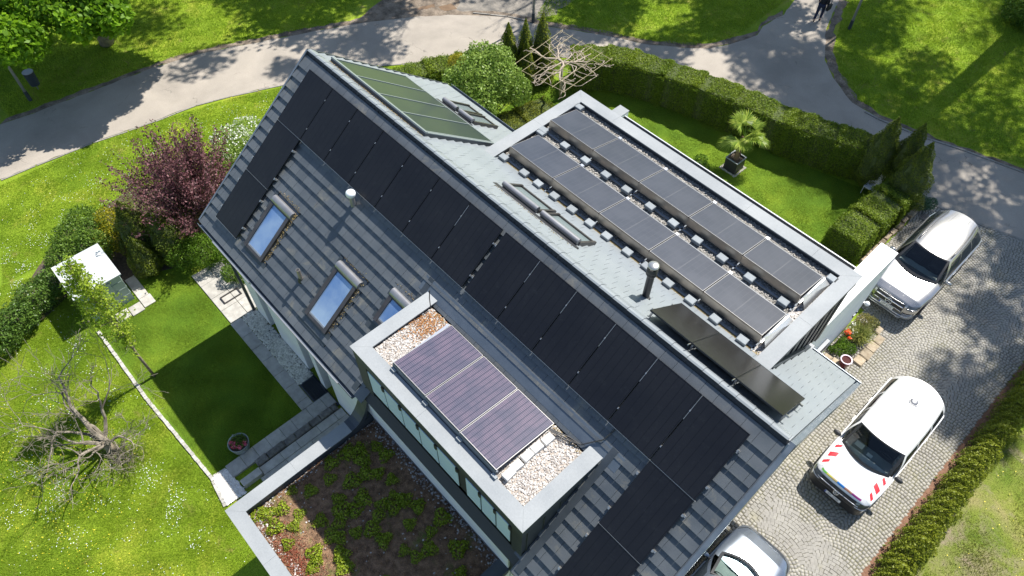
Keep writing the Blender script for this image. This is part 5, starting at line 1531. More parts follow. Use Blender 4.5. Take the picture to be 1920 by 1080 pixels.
def conifer(x, y, h, rad, label, mat, n=9000, name='columnar_conifer', group=None, tips=None, lean=(0, 0), size=.07):
    r = thing(name, label, 'conifer', (x, y, 0), group)
    Ps = []; Ns = []
    for (tx, ty, th_, tr) in (tips or [(0, 0, h, rad)]):
        nn_ = n // len(tips or [1])
        z = th_ * (1 - np.sqrt(rng.random(nn_) * .995)); z = th_ * rng.beta(1.1, 1.5, nn_)
        a = rng.uniform(0, 6.283, nn_)
        prof = np.sin(np.clip(z / th_, 0, 1) ** .55 * math.pi * .97 + .08) ** .8
        prof = np.clip(np.minimum(.55 + z / th_ * 2.2, 1) * (1 - (z / th_) ** 1.7), .03, 1)
        rr = tr * prof * (1 + .13 * np.sin(a * 5 + z * 4) + .1 * np.sin(a * 3 - z * 7)) * (1 - .22 * rng.random(nn_) ** 2)
        Ps.append(np.column_stack([x + tx + rr * np.cos(a) + lean[0] * z, y + ty + rr * np.sin(a) + lean[1] * z, z + .05]))
        Ns.append(np.column_stack([np.cos(a), np.sin(a), np.full(nn_, .5)]))
    P = np.vstack(Ps)
    tn = (.5 * rng.random(len(P)) + .3 * np.sin(P[:, 2] * 9 + np.arctan2(P[:, 1] - y, P[:, 0] - x) * 4) + .25).clip(0, 1)
    leaves('foliage', P, size, mat, r, np.vstack(Ns), tn, .45, .1)
    st = MB()
    for (tx, ty, th_, tr) in (tips or [(0, 0, h, rad)]):
        st.tube([(x, y, 0), (x + tx, y + ty, th_ * .3), (x + tx, y + ty, th_ * .9)], [.06, .05, .01], 6)
        st.lathe([(tr * .3, .0), (tr * .72, th_ * .2), (tr * .66, th_ * .45), (tr * .42, th_ * .7), (.02, th_ * .92)], (x + tx, y + ty, 0), 9)
    st.build('trunk', MATS['twig_mass'], r)
    return r
GC = 'small conifers between the lilac and the path'
conifer(-3.45, 10.95, 3.0, .62, 'slim green conifer nearest to the lilac bush', LCY, 7000, group=GC)
conifer(-3.05, 11.6, 3.1, .6, 'double tipped slim conifer between two others', LCY, 9000, group=GC, tips=[(0, 0, 3.1, .55), (.4, -.3, 2.4, .5)])
conifer(-2.75, 12.35, 3.25, .5, 'slim green conifer nearest to the bare trained tree', LCY, 8500, group=GC, tips=[(0, 0, 3.25, .62), (.55, -.25, 1.9, .5)])
GD = 'dark conifers at the hedge corner'
conifer(11.2, 17.45, 3.3, .85, 'dark conical conifer at the end of the long hedge', LC, 12000, group=GD, size=.06)
conifer(12.05, 17.85, 3.3, .8, 'dark conical conifer at the back of the corner group', LC, 11000, group=GD, size=.06)
conifer(12.75, 17.1, 3.3, .92, 'dark conical conifer above the short hedge', LC, 13000, group=GD, size=.06)
conifer(-5.0, -6.0, 2.8, .85, 'dark rounded conifer between golden shrub and purple tree', LC, 9000, group='conifers behind the shed')
conifer(-4.2, -5.3, 2.6, .85, 'dark conifer tucked under the purple tree', LC, 8000, group='conifers behind the shed')
conifer(-4.1, -6.35, 1.9, .6, 'low dark conifer directly behind the shed', LC, 6000, group='conifers behind the shed')
bush('golden_shrub', 'yellow leaved shrub between laurel and dark conifers behind the shed', 'shrub', [(-6.2, -6.5, 1.1, .5, .5, .7), (-5.8, -6.8, .8, .5, .5, .6), (-6.4, -6.0, .9, .4, .4, .6)], 5500, .06, leafmat('leaf_gold_green', (.16, .19, .012), (.48, .42, .02), .4))
bush('laurel_bush', 'broad dark glossy laurel bush behind the shed', 'bush', [(-6.6, -7.8, .8, .8, .8, .7), (-5.9, -8.3, .8, .7, .8, .7), (-7.1, -7.2, .8, .7, .7, .7), (-5.7, -7.5, .9, .7, .7, .8), (-6.3, -7.1, .9, .6, .6, .7)], 16000, .085, LG)
bush('laurel_bush', 'dark glossy bush at the left picture edge below the laurel', 'bush', [(-5.2, -9.9, .6, .6, .7, .6), (-4.7, -10.7, .6, .6, .7, .6), (-4.3, -11.5, .6, .6, .7, .6), (-5.4, -9.2, .6, .5, .6, .6), (-4.9, -12.2, .6, .7, .7, .6)], 15000, .08, LD)
bush('evergreen_bush', 'green leafy bush between purple tree and gutter corner', 'bush', [(-3.1, -4.6, .7, .7, .6, .7), (-2.6, -3.9, .6, .6, .5, .6), (-3.5, -5.2, .6, .6, .6, .6)], 12000, .06, LB)
bush('blossom_bush', 'light green bush with white blossom beside the far gable', 'bush', [(-7.2, -.9, .8, .9, .9, .7), (-6.6, -1.5, .9, .7, .7, .7), (-7.6, -.1, .7, .7, .8, .6), (-6.6, -.4, .8, .7, .7, .6)], 12000, .07, LBU)
P, nn, k = blob_points([(-7.2, -.9, .85, .9, .9, .7), (-7.6, -.1, .75, .7, .8, .6), (-6.6, -.9, .9, .8, .8, .7)], 1900, .15)
leaves('blossom', P[nn[:, 2] > .1], .07, LW, [o for o in COL.objects if o.name.startswith('blossom_bush')][0], nn[nn[:, 2] > .1], aspect=.9)
bush('garden_shrub', 'small light green shrub against the long garden parapet by the short hedge', 'shrub', [(12.75, 12.0, .35, .35, .3, .35), (13.05, 11.7, .3, .3, .3, .3)], 2200, .06, LYG)
bush('garden_shrub', 'low leafy plant on the lawn left of the potted palm', 'shrub', [(6.3, 12.9, .2, .35, .3, .22), (6.0, 13.2, .2, .3, .3, .2), (6.7, 12.5, .2, .35, .3, .2)], 2400, .09, LB, aspect=.3)
bush('terrace_shrub', 'small green shrub beside the pale terrace slabs', 'shrub', [(-1.75, -4.35, .35, .35, .3, .35), (-1.45, -4.1, .3, .3, .25, .3)], 2400, .06, LG)
bush('grey_green_shrub', 'pale green shrub at the foot of the corner conifers by the road', 'shrub', [(13.5, 17.6, .35, .35, .3, .3), (13.75, 17.9, .3, .25, .25, .25)], 1800, .06, leafmat('leaf_blue_green', (.05, .11, .06), (.12, .22, .12), .3))
bush('park_bush', 'round dense green bush at the upper right picture corner', 'bush', [(10.3, 33.2, .7, .9, .9, .8), (11.0, 32.9, .7, .8, .8, .7), (11.6, 33.6, .7, .9, .9, .7)], 9000, .12, LG)
# low hedge of small conifers along the driveway
GR_ = 'conifer hedge along the bark border'
y = -4.0
i = 0
cp = []
for k_ in range(3):
    n = 1500
    a = rng.uniform(0, 6.283, n); z = rng.beta(1.3, 1.3, n) * .95
    rr = .30 * np.sqrt(np.clip(1 - (z / 1.0) ** 2.2, 0.02, 1)) * (1 + .18 * np.sin(a * 6 + k_ * 2 + z * 5)) * (1 - .25 * rng.random(n) ** 2)
    P_ = np.column_stack([rr * np.cos(a) * 1.15 + .12 * z, rr * np.sin(a) * .78, z + .03])
    o = leaves('hedge_conifer', P_, .06, LCY, None, np.column_stack([np.cos(a), np.sin(a), np.full(n, .7)]), (rng.random(n) * .6 + .4 * z).clip(0, 1), .4, .1)
    cp.append(o)
while y < 14.6:
    o = cp[i % 3] if i < 3 else cp[i % 3].copy()
    if i >= 3: COL.objects.link(o)
    s = rnd.uniform(.88, 1.12)
    o.location = (20.06 + rnd.uniform(-.05, .05), y, 0); o.scale = (s * 1.22, s * 1.1, s * rnd.uniform(.85, 1.1)); o.rotation_euler = (0, 0, rnd.uniform(-.4, .4))
    tag(o, 'knee high yellowish green conifer in the clipped row beside the brown bark border', 'conifer', GR_)
    y += rnd.uniform(.30, .38); i += 1
# ---- branching trees
def grow(m_, p, d, ln, r, depth, tips, spread=.55, up=.12, nseg=3, shrink=.72, kids=(2, 3), minr=.004, sides=5, twigs=None, wig=.12):
    pts = [Vector(p)]; q = Vector(p); dd = Vector(d).normalized()
    rad = [r]
    for i in range(nseg):
        dd = (dd + Vector((rnd.gauss(0, wig), rnd.gauss(0, wig), rnd.gauss(0, wig) + up * .3))).normalized()
        q = q + dd * ln / nseg
        pts.append(q.copy()); rad.append(max(minr, r * (1 - .38 * (i + 1) / nseg)))
    m_.tube(pts, rad, sides if depth > 1 else 4)
    if twigs is not None and depth <= 2: twigs.append((pts, dd))
    if depth == 0:
        tips.append((q.copy(), dd.copy())); return
    for k in range(rnd.randint(*kids)):
        t = rnd.uniform(.45, 1.0) if k else 1.0
        j = min(nseg - 1, int(t * nseg)); base = pts[j].lerp(pts[j + 1], t * nseg - j) if t < 1 else pts[-1]
        nd = (dd + Vector((rnd.gauss(0, spread), rnd.gauss(0, spread), rnd.gauss(0, spread * .7) + up))).normalized()
        grow(m_, base, nd, ln * shrink * rnd.uniform(.75, 1.15), max(minr, rad[-1] * (.85 if k == 0 else .62)), depth - 1, tips, spread, up, nseg, shrink, kids, minr, sides, twigs, wig)
# bare old fruit tree on the meadow
bt = thing('bare_tree', 'bare spreading fruit tree with crooked grey branches on the daisy meadow', 'tree', (1.7, -10.46, 0))
m_ = MB(); tips = []
m_.tube([(1.7, -10.46, -.05), (1.62, -10.5, .3), (1.5, -10.5, .55)], [.16, .14, .12], 9)
m_.build('trunk', BARK, bt, smooth=True)
rnd.seed(5)
for d_, l_ in (((-.9, .15, .75), 2.0), ((-.75, -.6, .45), 1.9), ((-.6, .65, .8), 1.5), ((-.1, -.9, .4), 1.15), ((.5, -.5, .5), 1.0), ((.35, .5, .8), .9), ((-.7, -.1, .9), 1.4), ((-.2, -.7, .9), 1.0), ((.7, .1, .5), .8)):
    m_ = MB(); grow(m_, (1.52 + rnd.uniform(-.06, .1), -10.5 + rnd.uniform(-.08, .08), rnd.uniform(.3, .55)), d_, l_ * .72, rnd.uniform(.05, .08), 5, tips, .60, .16, 3, .82, (2, 3), .005, 6, wig=.2)
    m_.build('branch', pm('grey_twig', (0.10, 0.085, 0.065), .9, c2=(.30, .26, .205), vs_=4, wcoord=True), bt)
for a in range(26):
    pass
st = MB()
for _ in range(60):
    a = rnd.uniform(0, 6.28); p = Vector((2.1 + .5 * math.cos(a) * rnd.random(), -10.35 + .45 * math.sin(a) * rnd.random(), .02))
    st.tube([p, p + Vector((rnd.uniform(-.3, .3), rnd.uniform(-.3, .3), rnd.uniform(.1, .5)))], [.008, .003], 4)
st.build('basal_shoot', MATS['grey_twig'], bt)
# slender young tree with fresh leaves by the lawn kerb
rnd.seed(21)
yt_ = thing('young_tree', 'slender young tree with fresh yellowish leaves at the lawn kerb beside the shed', 'tree', (.07, -8.32, 0))
m_ = MB(); tips = []; tw = []
tp = [Vector((.07, -8.32, 0)), Vector((.03, -8.33, 1.2)), Vector((.0, -8.3, 2.6)), Vector((-.02, -8.33, 4.0)), Vector((.0, -8.32, 5.3)), Vector((0, -8.3, 5.9))]
m_.tube(tp, [.05, .045, .038, .028, .015, .006], 7); m_.build('trunk', BARK, yt_, smooth=True)
m_ = MB()
for i in range(52):
    z = 1.5 + 4.2 * (i / 52) ** .85
    a = i * 2.4
    j = [k for k in range(5) if tp[k].z <= z <= tp[k + 1].z][0]
    p = tp[j].lerp(tp[j + 1], (z - tp[j].z) / (tp[j + 1].z - tp[j].z))
    l = (1.0 if z > 2.4 else .5) * (1 - .55 * max(0, (z - 3.2) / 2.8)) * rnd.uniform(.7, 1.1)
    grow(m_, p, (math.cos(a), math.sin(a), .9), l * .6, .012, 1, tips, .4, .3, 2, .7, (2, 3), .003, 4, tw)
m_.build('branch', BARK, yt_)
P = []
for pts, dd in tw:
    for _ in range(34):
        k = rnd.randrange(len(pts) - 1); p = pts[k].lerp(pts[k + 1], rnd.random()) + Vector((rnd.gauss(0, .07), rnd.gauss(0, .07), rnd.gauss(0, .07)))
        if p.z > 2.2 or rnd.random() < .3: P.append(tuple(p))
leaves('foliage', P, .08, LYG, yt_, aspect=.6)
# purple plum: long upright shoots fanning out
rnd.seed(9)
pt = thing('purple_tree', 'purple leaved tree with many upright shoots beside the far gable corner', 'tree', (-4.9, -3.9, 0))
m_ = MB(); tw = []; tips = []
m_.tube([(-4.9, -3.9, 0), (-4.88, -3.85, .6)], [.13, .10], 8); m_.build('trunk', BARK, pt, smooth=True)
m_ = MB(); P = []
for i in range(170):
    a = rnd.uniform(0, 6.283); el = rnd.uniform(.12, 1.35) if i % 3 else rnd.uniform(.5, 1.4)
    d_ = Vector((math.cos(a) * math.cos(el), math.sin(a) * math.cos(el), math.sin(el)))
    L = rnd.uniform(2.2, 3.6) * (1 + .12 * math.sin(el)); q = Vector((-4.88, -3.85, .55)); pts = [q.copy()]; dd = (d_ + Vector((0, 0, .15))).normalized()
    for s in range(6):
        dd = (dd + Vector((rnd.gauss(0, .07), rnd.gauss(0, .07), .07))).normalized(); q = q + dd * L / 6; pts.append(q.copy())
    m_.tube(pts, [.022, .018, .014, .011, .008, .006, .003], 4)
    for s in range(105):
        t = rnd.uniform(.30, 1.0) * 6; k = min(5, int(t)); p = pts[k].lerp(pts[k + 1], t - k)
        sp = .15 * (1.15 - t / 8)
        P.append((p.x + rnd.gauss(0, sp), p.y + rnd.gauss(0, sp), max(.1, p.z + rnd.gauss(0, sp))))
m_.build('branch', BARK, pt)
Q, nn, kk = blob_points([(-4.9, -3.9, 1.7, 1.9, 1.8, 1.5), (-5.9, -4.3, 1.9, 1.2, 1.1, 1.1), (-4.4, -3.0, 2.0, 1.2, 1.0, 1.1), (-5.4, -3.2, 2.3, 1.1, 1.1, 1.0)], 6500, .6)
P += [tuple(q) for q in Q]
leaves('foliage', P, .095, LP, pt, aspect=.55)
# trained plane tree on a bamboo grid
rnd.seed(3)
et = thing('trained_tree', 'bare plane tree trained flat over a square bamboo grid behind the flat roof', 'tree', (-.95, 11.85, 0))
A_ = Vector((-2.41, 13.2, 2.1)); B_ = Vector((-2.02, 9.88, 2.1)); C_ = Vector((.65, 10.31, 2.1)); D_ = Vector((.47, 13.34, 2.1))
m_ = MB()
for i in range(6):
    t = i / 5
    m_.cyl(A_.lerp(B_, t) + Vector((-.08, 0, 0)), D_.lerp(C_, t) + Vector((.08, 0, 0)), .011, n=5)
    m_.cyl(A_.lerp(D_, t) + Vector((0, .1, .028)), B_.lerp(C_, t) + Vector((0, -.1, .028)), .011, n=5)
m_.build('bamboo_grid', pm('bamboo', (.30, .25, .14), .6, c2=(.38, .32, .2), wcoord=True), et)
m_ = MB().tube([(-.95, 11.85, 0), (-.93, 11.8, 1.0), (-.9, 11.75, 2.0)], [.075, .06, .06], 9); m_.build('trunk', PBARK, et, smooth=True)
m_ = MB()
def crook(q, a, L, n_, r0, lev):
    pts = [q.copy()]; rad = [r0]; dd = Vector((math.cos(a), math.sin(a), .12 if lev == 2 else 0))
    for s in range(n_):
        dd = (dd + Vector((rnd.gauss(0, .34), rnd.gauss(0, .34), 0))).normalized(); dd.z = rnd.uniform(-.05, .06)
        q = q + dd * L / n_; q.z = min(max(q.z, 1.98), 2.24)
        q.x = min(max(q.x, -2.55), .75); q.y = min(max(q.y, 9.8), 13.4)
        pts.append(q.copy()); rad.append(max(.010, r0 * (1 - .75 * (s + 1) / n_)))
        if lev and s > 0 and rnd.random() < .62:
            crook(q.copy(), math.atan2(dd.y, dd.x) + rnd.choice((-1, 1)) * rnd.uniform(.4, 1.0), L * rnd.uniform(.25, .5), 4, rad[-1] * .75, lev - 1)
    rad[-1] = .016
    m_.tube(pts, rad, 6)
for i in range(10):
    crook(Vector((-.9, 11.75, 2.0)), i * .628 + rnd.uniform(-.25, .25), rnd.uniform(1.4, 2.2), 8, .06 if i in (1, 4, 6, 9) else .032, 2)
m_.build('branch', PBARK, et, smooth=True)
# potted palm
rnd.seed(4)
pl = thing('potted_palm', 'fan palm with hairy trunk growing in the square black planter on the lawn', 'palm', (7.08, 14.0, 0))
m_ = MB().tube([(7.08, 14.0, .5), (7.1, 14.0, .9), (7.12, 14.02, 1.35), (7.13, 14.03, 1.7)], [.12, .10, .085, .07], 10)
for _ in range(160):
    z = rnd.uniform(.55, 1.65); a = rnd.uniform(0, 6.28); r_ = .1 - .02 * z
    p = Vector((7.1 + r_ * math.cos(a), 14.0 + r_ * math.sin(a), z)); m_.tube([p, p + Vector((.05 * math.cos(a), .05 * math.sin(a), .05))], [.012, .003], 3)
m_.build('trunk', pm('palm_fibre', (.13, .08, .045), .95, c2=(.26, .18, .11), vs_=20, bump=1, bs=60, wcoord=True), pl)
PALM = leafmat('palm_leaf', (.10, .19, .012), (.42, .50, .08), .4, .4)
for i in range(15):
    a = i * 2.4; el = (1.15, .75, .35, -.1)[i % 4] + rnd.uniform(-.1, .1)
    o_ = Vector((7.13, 14.03, 1.68)); d_ = Vector((math.cos(a) * math.cos(el), math.sin(a) * math.cos(el), math.sin(el)))
    st_ = rnd.uniform(.5, .75); e = o_ + d_ * st_ + Vector((0, 0, -.06))
    m_ = MB(); m_.tube([o_, o_.lerp(e, .5) + Vector((0, 0, .03)), e], [.012, .009, .008], 4)
    fd = (d_ + Vector((0, 0, -.25))).normalized(); sd = fd.cross(Vector((0, 0, 1))).normalized(); up_ = sd.cross(fd)
    n = 26
    for k in range(n):
        g_a = lerp(-2.1, 2.1, k / (n - 1)); L = .60 * (1 - .22 * abs(g_a) / 2.1) * rnd.uniform(.9, 1.05)
        v_ = (fd * math.cos(g_a) + sd * math.sin(g_a)).normalized(); w_ = v_.cross(up_).normalized() * .024
        mid_ = e + v_ * L * .6 + up_ * .02; end = e + v_ * L + Vector((0, 0, -.07 * rnd.uniform(.3, 1.6)))
        m_.add([e, mid_ - w_, end, mid_ + w_, mid_ - up_ * .012], [(0, 1, 4), (0, 4, 3), (1, 2, 4), (4, 2, 3)], rnd.uniform(.0, 1.0))
    m_.build('frond', PALM, pl)
# big park trees, crowns hanging over the left upper corner and others beyond the frame that shade lawn and path
def park_tree(x, y, h, cr, label, dens, mat, blobs=None, seed=1, z0=None, group='park trees beyond the path', size=.2, lean=(0, 0), tr=.28, open_=False, shell=.8):
    rnd.seed(seed)
    r = thing('park_tree', label, 'tree', (x, y, 0), group)
    m_ = MB(); tips = []; tw = []
    z0 = z0 or h * .35
    m_.tube([(x, y, -.1), (x + .05, y, z0 * .5), (x + lean[0] * .3, y + lean[1] * .3, z0)], [tr * 1.2, tr, tr * .85], 10)
    m_.build('trunk', BARK, r, smooth=True)
    m_ = MB()
    for i in range(7):
        a = i * .9 + seed
        grow(m_, (x + lean[0] * .3, y + lean[1] * .3, z0 * rnd.uniform(.85, 1.1)), (math.cos(a) + lean[0] * .3, math.sin(a) + lean[1] * .3, rnd.uniform(.6, 1.5)), cr * .62, tr * .45, 4, tips, .5, .15, 3, .70, (2, 3), .012, 5, tw)
    m_.build('branch', BARK, r)
    P = []
    if tw:
        pts_all = np.array([tuple(p) for q, _ in tw for p in q])
        k = rng.choice(len(pts_all), dens)
        P = pts_all[k] + rng.normal(0, cr * .085, (dens, 3))
        c = np.array([x + lean[0], y + lean[1], z0 + cr * .6])
        P = P[(np.abs(P - c) < cr * 1.35).all(1)]
    if blobs is not None:
        Q, nn, kk = blob_points(blobs, dens, shell)
        P = Q
    leaves('crown', P, size, mat, r, tint=(rng.random(len(P)) * .7 + .25 * np.sin(P[:, 0] * 2) * np.sin(P[:, 1] * 2.3) + .15).clip(0, 1), aspect=.7)
    return r
def cl(c, r, n, s, sq=.6, sd=0):
    rr = random.Random(sd)
    return [(c[0] + rr.gauss(0, r * .42), c[1] + rr.gauss(0, r * .42), max(c[2] * .7, c[2] + rr.gauss(0, r * .28)), s * rr.uniform(.7, 1.2), s * rr.uniform(.7, 1.2), s * sq * rr.uniform(.7, 1.2)) for _ in range(n)]
LMAPLE = leafmat('leaf_maple', (0.07, 0.17, 0.010), (0.25, 0.44, 0.02), .5)
corner = [(-14.6, -5.2, 4.0, 1.3, 1.2, .9), (-15.6, -3.6, 4.6, 1.4, 1.3, 1.0), (-13.9, -2.9, 4.2, 1.1, 1.0, .8), (-13.2, -1.9, 4.3, 1.0, .9, .8), (-14.9, -1.6, 4.8, 1.3, 1.2, 1.0), (-16.8, -5.2, 4.8, 1.5, 1.3, 1.0),
          (-16.6, -1.4, 5.4, 1.6, 1.5, 1.1), (-18.3, -3.4, 5.6, 1.8, 1.6, 1.2), (-17.6, .6, 5.2, 1.5, 1.5, 1.0), (-15.9, .6, 4.6, 1.2, 1.1, .8), (-19.6, -6.2, 5.2, 1.6, 1.5, 1.1), (-20, -.8, 6, 2, 2, 1.4), (-15.3, -7.0, 4.5, 1.1, 1.0, .8), (-17.3, -7.6, 4.9, 1.4, 1.3, .9), (-14.6, .6, 6.6, 1.5, 1.4, 1.0), (-16.2, 2.6, 7.0, 1.7, 1.6, 1.1), (-14.4, -.6, 6.3, 1.3, 1.3, .9), (-18.0, 1.5, 7.4, 2, 1.8, 1.2), (-17.5, -1.6, 7.5, 2, 1.8, 1.2), (-19.5, -4, 7.5, 2, 2, 1.2), (-14.2, 1.9, 7.2, 1.2, 1.3, .9), (-20.5, -3, 7, 2.2, 2, 1.3), (-22.5, -6, 7, 2.3, 2, 1.3), (-21.5, 0, 7.5, 2.2, 2, 1.3), (-19, -8.5, 6, 1.8, 1.6, 1.1), (-24.5, -3, 7.5, 2.4, 2.2, 1.3), (-15.5, 3.2, 7.2, 1.6, 1.5, 1)]
park_tree(-18.5, -1.5, 8, 4, 'fresh green maple whose crown overhangs the path at the upper left picture corner', 105000, LMAPLE, corner, 3, 3.2, size=.22, shell=.6)
def shade_tree(x, y, sd, ns, n, h=12, r=5.0, mat=LG, lab='', tr=.3, s=1.5, size=.24, z0=None):
    park_tree(x, y, h, r * .8, lab, n, mat, cl((x, y, h), r, ns, s, .6, sd), sd, z0 or h * .5, size=size, tr=tr, shell=.9)
def tall(x, y, zc, r, nb, n, sd, lab, cx=0, cy=0, tr=.36, s=1.9, hz=1.0, size=.30):
    rr = random.Random(sd)
    bl = []
    for _ in range(nb):
        a = rr.uniform(0, 6.283); q = r * rr.random() ** .55; z = zc + rr.uniform(-1, 1) * r * hz
        bl.append((x + cx + q * math.cos(a), y + cy + q * math.sin(a), z, s * rr.uniform(.6, 1.2), s * rr.uniform(.6, 1.2), s * .6 * rr.uniform(.6, 1.2)))
    park_tree(x, y, zc, r * .8, lab, n, LG, bl, sd, zc - r * hz * .8, size=size, tr=tr, shell=.95)
tall(-17.6, 15.6, 13.5, 4.0, 16, 10500, 31, 'leafy tree beyond the upper left picture edge shading lawn and path', tr=.25, cx=.8)
tall(-12.5, 19.5, 15, 3.4, 12, 5500, 32, 'smaller leafy tree beyond the upper edge dappling the path', tr=.2, s=1.3, cx=-.3)
tall(-7.6, 27.6, 15.5, 4.6, 20, 15000, 12, 'tall tree beyond the upper picture edge shading the gravel track mouth')
tall(-1.4, 34.6, 16.2, 3.8, 20, 16000, 13, 'tall tree beyond the upper edge shading the middle of the path')
tall(4.6, 38.8, 22.5, 4.2, 22, 14000, 14, 'tall tree beyond the upper edge behind the walking person')
tall(10.85, 33.9, 20.5, 4.0, 22, 13000, 16, 'straight trunked tree above the round bush throwing the long trunk shadow', tr=.42, hz=.95, cx=-1.6, cy=1.6)
tall(14.5, 43.0, 24.5, 6.0, 18, 5500, 22, 'airy tall tree far beyond the upper edge dappling the park lawn', tr=.2)
tall(11.0, 50.0, 24, 6.0, 18, 5000, 23, 'airy tall tree farthest beyond the upper edge over the park lawn')
tall(18.0, 36.5, 20.6, 4.6, 22, 14000, 17, 'tall tree beyond the right part of the upper edge shading the road', tr=.22, cx=-1.6, cy=-1.8)
tall(22.0, 33.0, 18.5, 4.8, 20, 15000, 18, 'tall tree beyond the right picture edge dappling the road')
tall(20.4, 30.6, 24.5, 3.2, 14, 7000, 19, 'slim tall tree right of the picture dappling cobbles and silver car roof', tr=.25, s=1.3, hz=.9)
# ------------------------------------------------------------------ garden paving, shed, small things
rnd.seed(77)
pv = empty('paved_path', (0, 0, 0)); pv['kind'] = 'structure'
def slab(x0, x1, y0, y1, z=.05, mat=LIME, par=None, name='paver', bev=.008, j=.004):
    o = MB().box(x0 + .004, x1 - .004, y0 + .004, y1 - .004, -.02, z + rnd.uniform(-j, j), bev=bev).build(name, mat, par or pv)
    return o
x = -.05
while x < 4.45:
    w_ = rnd.uniform(.62, .84); slab(x, min(x + w_, 4.5), -5.41, -4.98); x += w_
for (a, b) in ((-2.9, -2.2), (-2.2, -1.45), (-1.45, -.75), (-.75, -.06)):
    slab(a, b, -5.38, -4.72); slab(a, b, -4.715, -4.05)
tf = MB()
for q in ((-1.28, -.92, -5.12, -5.08), (-1.28, -.92, -4.46, -4.42), (-1.28, -1.24, -5.08, -4.46), (-.96, -.92, -5.08, -4.46)): tf.box(*q, .055, .09)
tag(tf.build('metal_frame', BROWNM), 'narrow rectangular metal frame lying on the pale terrace slabs', 'frame')
y = -8.2
while y < -4.5:
    l = rnd.uniform(.42, .58); slab(4.53, 5.02, y, min(y + l, -4.42), .10); y += l
y = -7.45
while y < -4.55:
    l = rnd.uniform(.38, .62)
    o = MB().box(5.04, 5.27, y + .01, min(y + l, -4.5) - .01, 0, rnd.uniform(.17, .24), bev=.03, jit=.012).build('rough_stone', DSTONE, pv); y += l
MB().box(5.30, 5.55, -8.1, -7.46, 0, .2, bev=.01).build('paver', LIME, pv)
y = -7.45
while y < -4.5:
    l = rnd.uniform(.5, .8); slab(5.30, 5.62, y, min(y + l, -4.42), .14); y += l
y = -7.6
while y < -4.5:
    l = rnd.uniform(.7, 1.0); slab(5.64, 6.5, y, min(y + l, -4.42), .17); y += l
for yy in np.arange(-8.6, -4.5, .82): slab(6.52, 7.5, yy, yy + .8, .36)
for i, (a, b, c, d_) in enumerate(((-4.35, -3.7, -7.28, -6.9), (-3.7, -3.2, -7.28, -6.9), (-3.2, -2.72, -7.28, -6.86), (-3.1, -2.65, -7.75, -7.3), (-3.15, -2.7, -8.25, -7.77))): slab(a, b, c, d_)
# pebble strips
STR = [(-.03, -4.97), (3.62, -4.97), (3.62, -4.40), (-.03, -4.40)]
sheet('pebble_base', STR, .012, pm('pebble_grey_base', (.09, .085, .07), .9, c2=(.15, .14, .12), vs_=20, wcoord=True))
o = pebbles('pebble_strip', STR, 0.03, 2300, .05, pm('river_pebble', (.38, .36, .29), .7, tint=(.78, .75, .64)), None); tag(o, 'grey river pebbles in the strip along the garden wall', 'pebbles')
WS = [(4.56, -8.66), (4.62, -8.2), (5.0, -8.2), (5.1, -8.25), (5.66, -8.16), (5.62, -8.76), (7.4, -8.8), (7.4, -8.3), (5.66, -8.16)]
WS = [(4.58, -8.66), (4.62, -8.2), (5.68, -8.14), (5.64, -8.76)]
sheet('pebble_base', WS, .03, pm('white_pebble_base', (.5, .47, .42), .9))
o = pebbles('white_pebbles', WS, .045, 1400, .04, pm('white_pebble', (.55, .51, .45), .7, tint=(.8, .77, .72)), None); tag(o, 'white pebbles in the corner at the end of the lawn kerb', 'pebbles')
# kerb of small white stones round the lawn
ks = empty('lawn_kerb', (0, 0, 0)); ks['kind'] = 'structure'
WST = pm('white_kerb_stone', (.33, .315, .28), .85, c2=(.46, .445, .40), vs_=8, bump=.3, wcoord=True, objr=.15)
kerbline([(-2.9, -8.93), (0.72, -8.9), (4.56, -8.68), (5.62, -8.82)], .115, .105, .055, WST, ks, 'kerb_stone', .006)
kerbline([(4.56, -8.62), (4.6, -8.22)], .11, .1, .05, WST, ks, 'kerb_stone', .004)
# door mat grating
g_o = thing('light_well_grate', 'dark steel grating over the light well beside the garden door', 'grate', (4.08, -4.66, 0))
m_ = MB().box(3.64, 4.52, -4.96, -4.92, 0, .05).box(3.64, 4.52, -4.44, -4.40, 0, .05).box(3.64, 3.68, -4.92, -4.44, 0, .05).box(4.48, 4.52, -4.92, -4.44, 0, .05)
m_.build('frame', ZINCD, g_o)
m_ = MB()
for x in np.arange(3.7, 4.47, .03): m_.box(x, x + .008, -4.92, -4.44, .01, .045)
for y in np.arange(-4.89, -4.45, .09): m_.box(3.68, 4.48, y, y + .006, .012, .04)
m_.build('bars', ZINCD, g_o)
MB().box(3.68, 4.48, -4.92, -4.44, -.005, .008).build('pit', BLACKP, g_o)
# shed
sh = thing('garden_shed', 'small metal garden shed with flat whitish roof and grey green ribbed walls', 'shed', (-4.2, -8.1, 0))
MB().box(-5.06, -3.36, -8.86, -7.36, 0, 1.42).build('wall', pm('shed_green', (.30, .36, .33), .5, c2=(.34, .40, .37), wcoord=True), sh)
m_ = MB()
for z in (.36, .72, 1.08): m_.box(-3.36, -3.345, -8.84, -7.38, z, z + .02); m_.box(-5.04, -3.38, -8.875, -8.86, z, z + .02); m_.box(-5.04, -3.38, -7.36, -7.345, z, z + .02)
m_.build('rib', pm('shed_rib', (.20, .25, .23), .5), sh)
MB().box(-3.344, -3.33, -8.45, -7.75, .04, 1.3).build('door', MATS['shed_green'], sh)
MB().box(-5.14, -3.28, -8.94, -7.28, 1.42, 1.47).build('roof', pm('shed_roof', (.42, .45, .44), .6, c2=(.48, .50, .49), wcoord=True), sh)
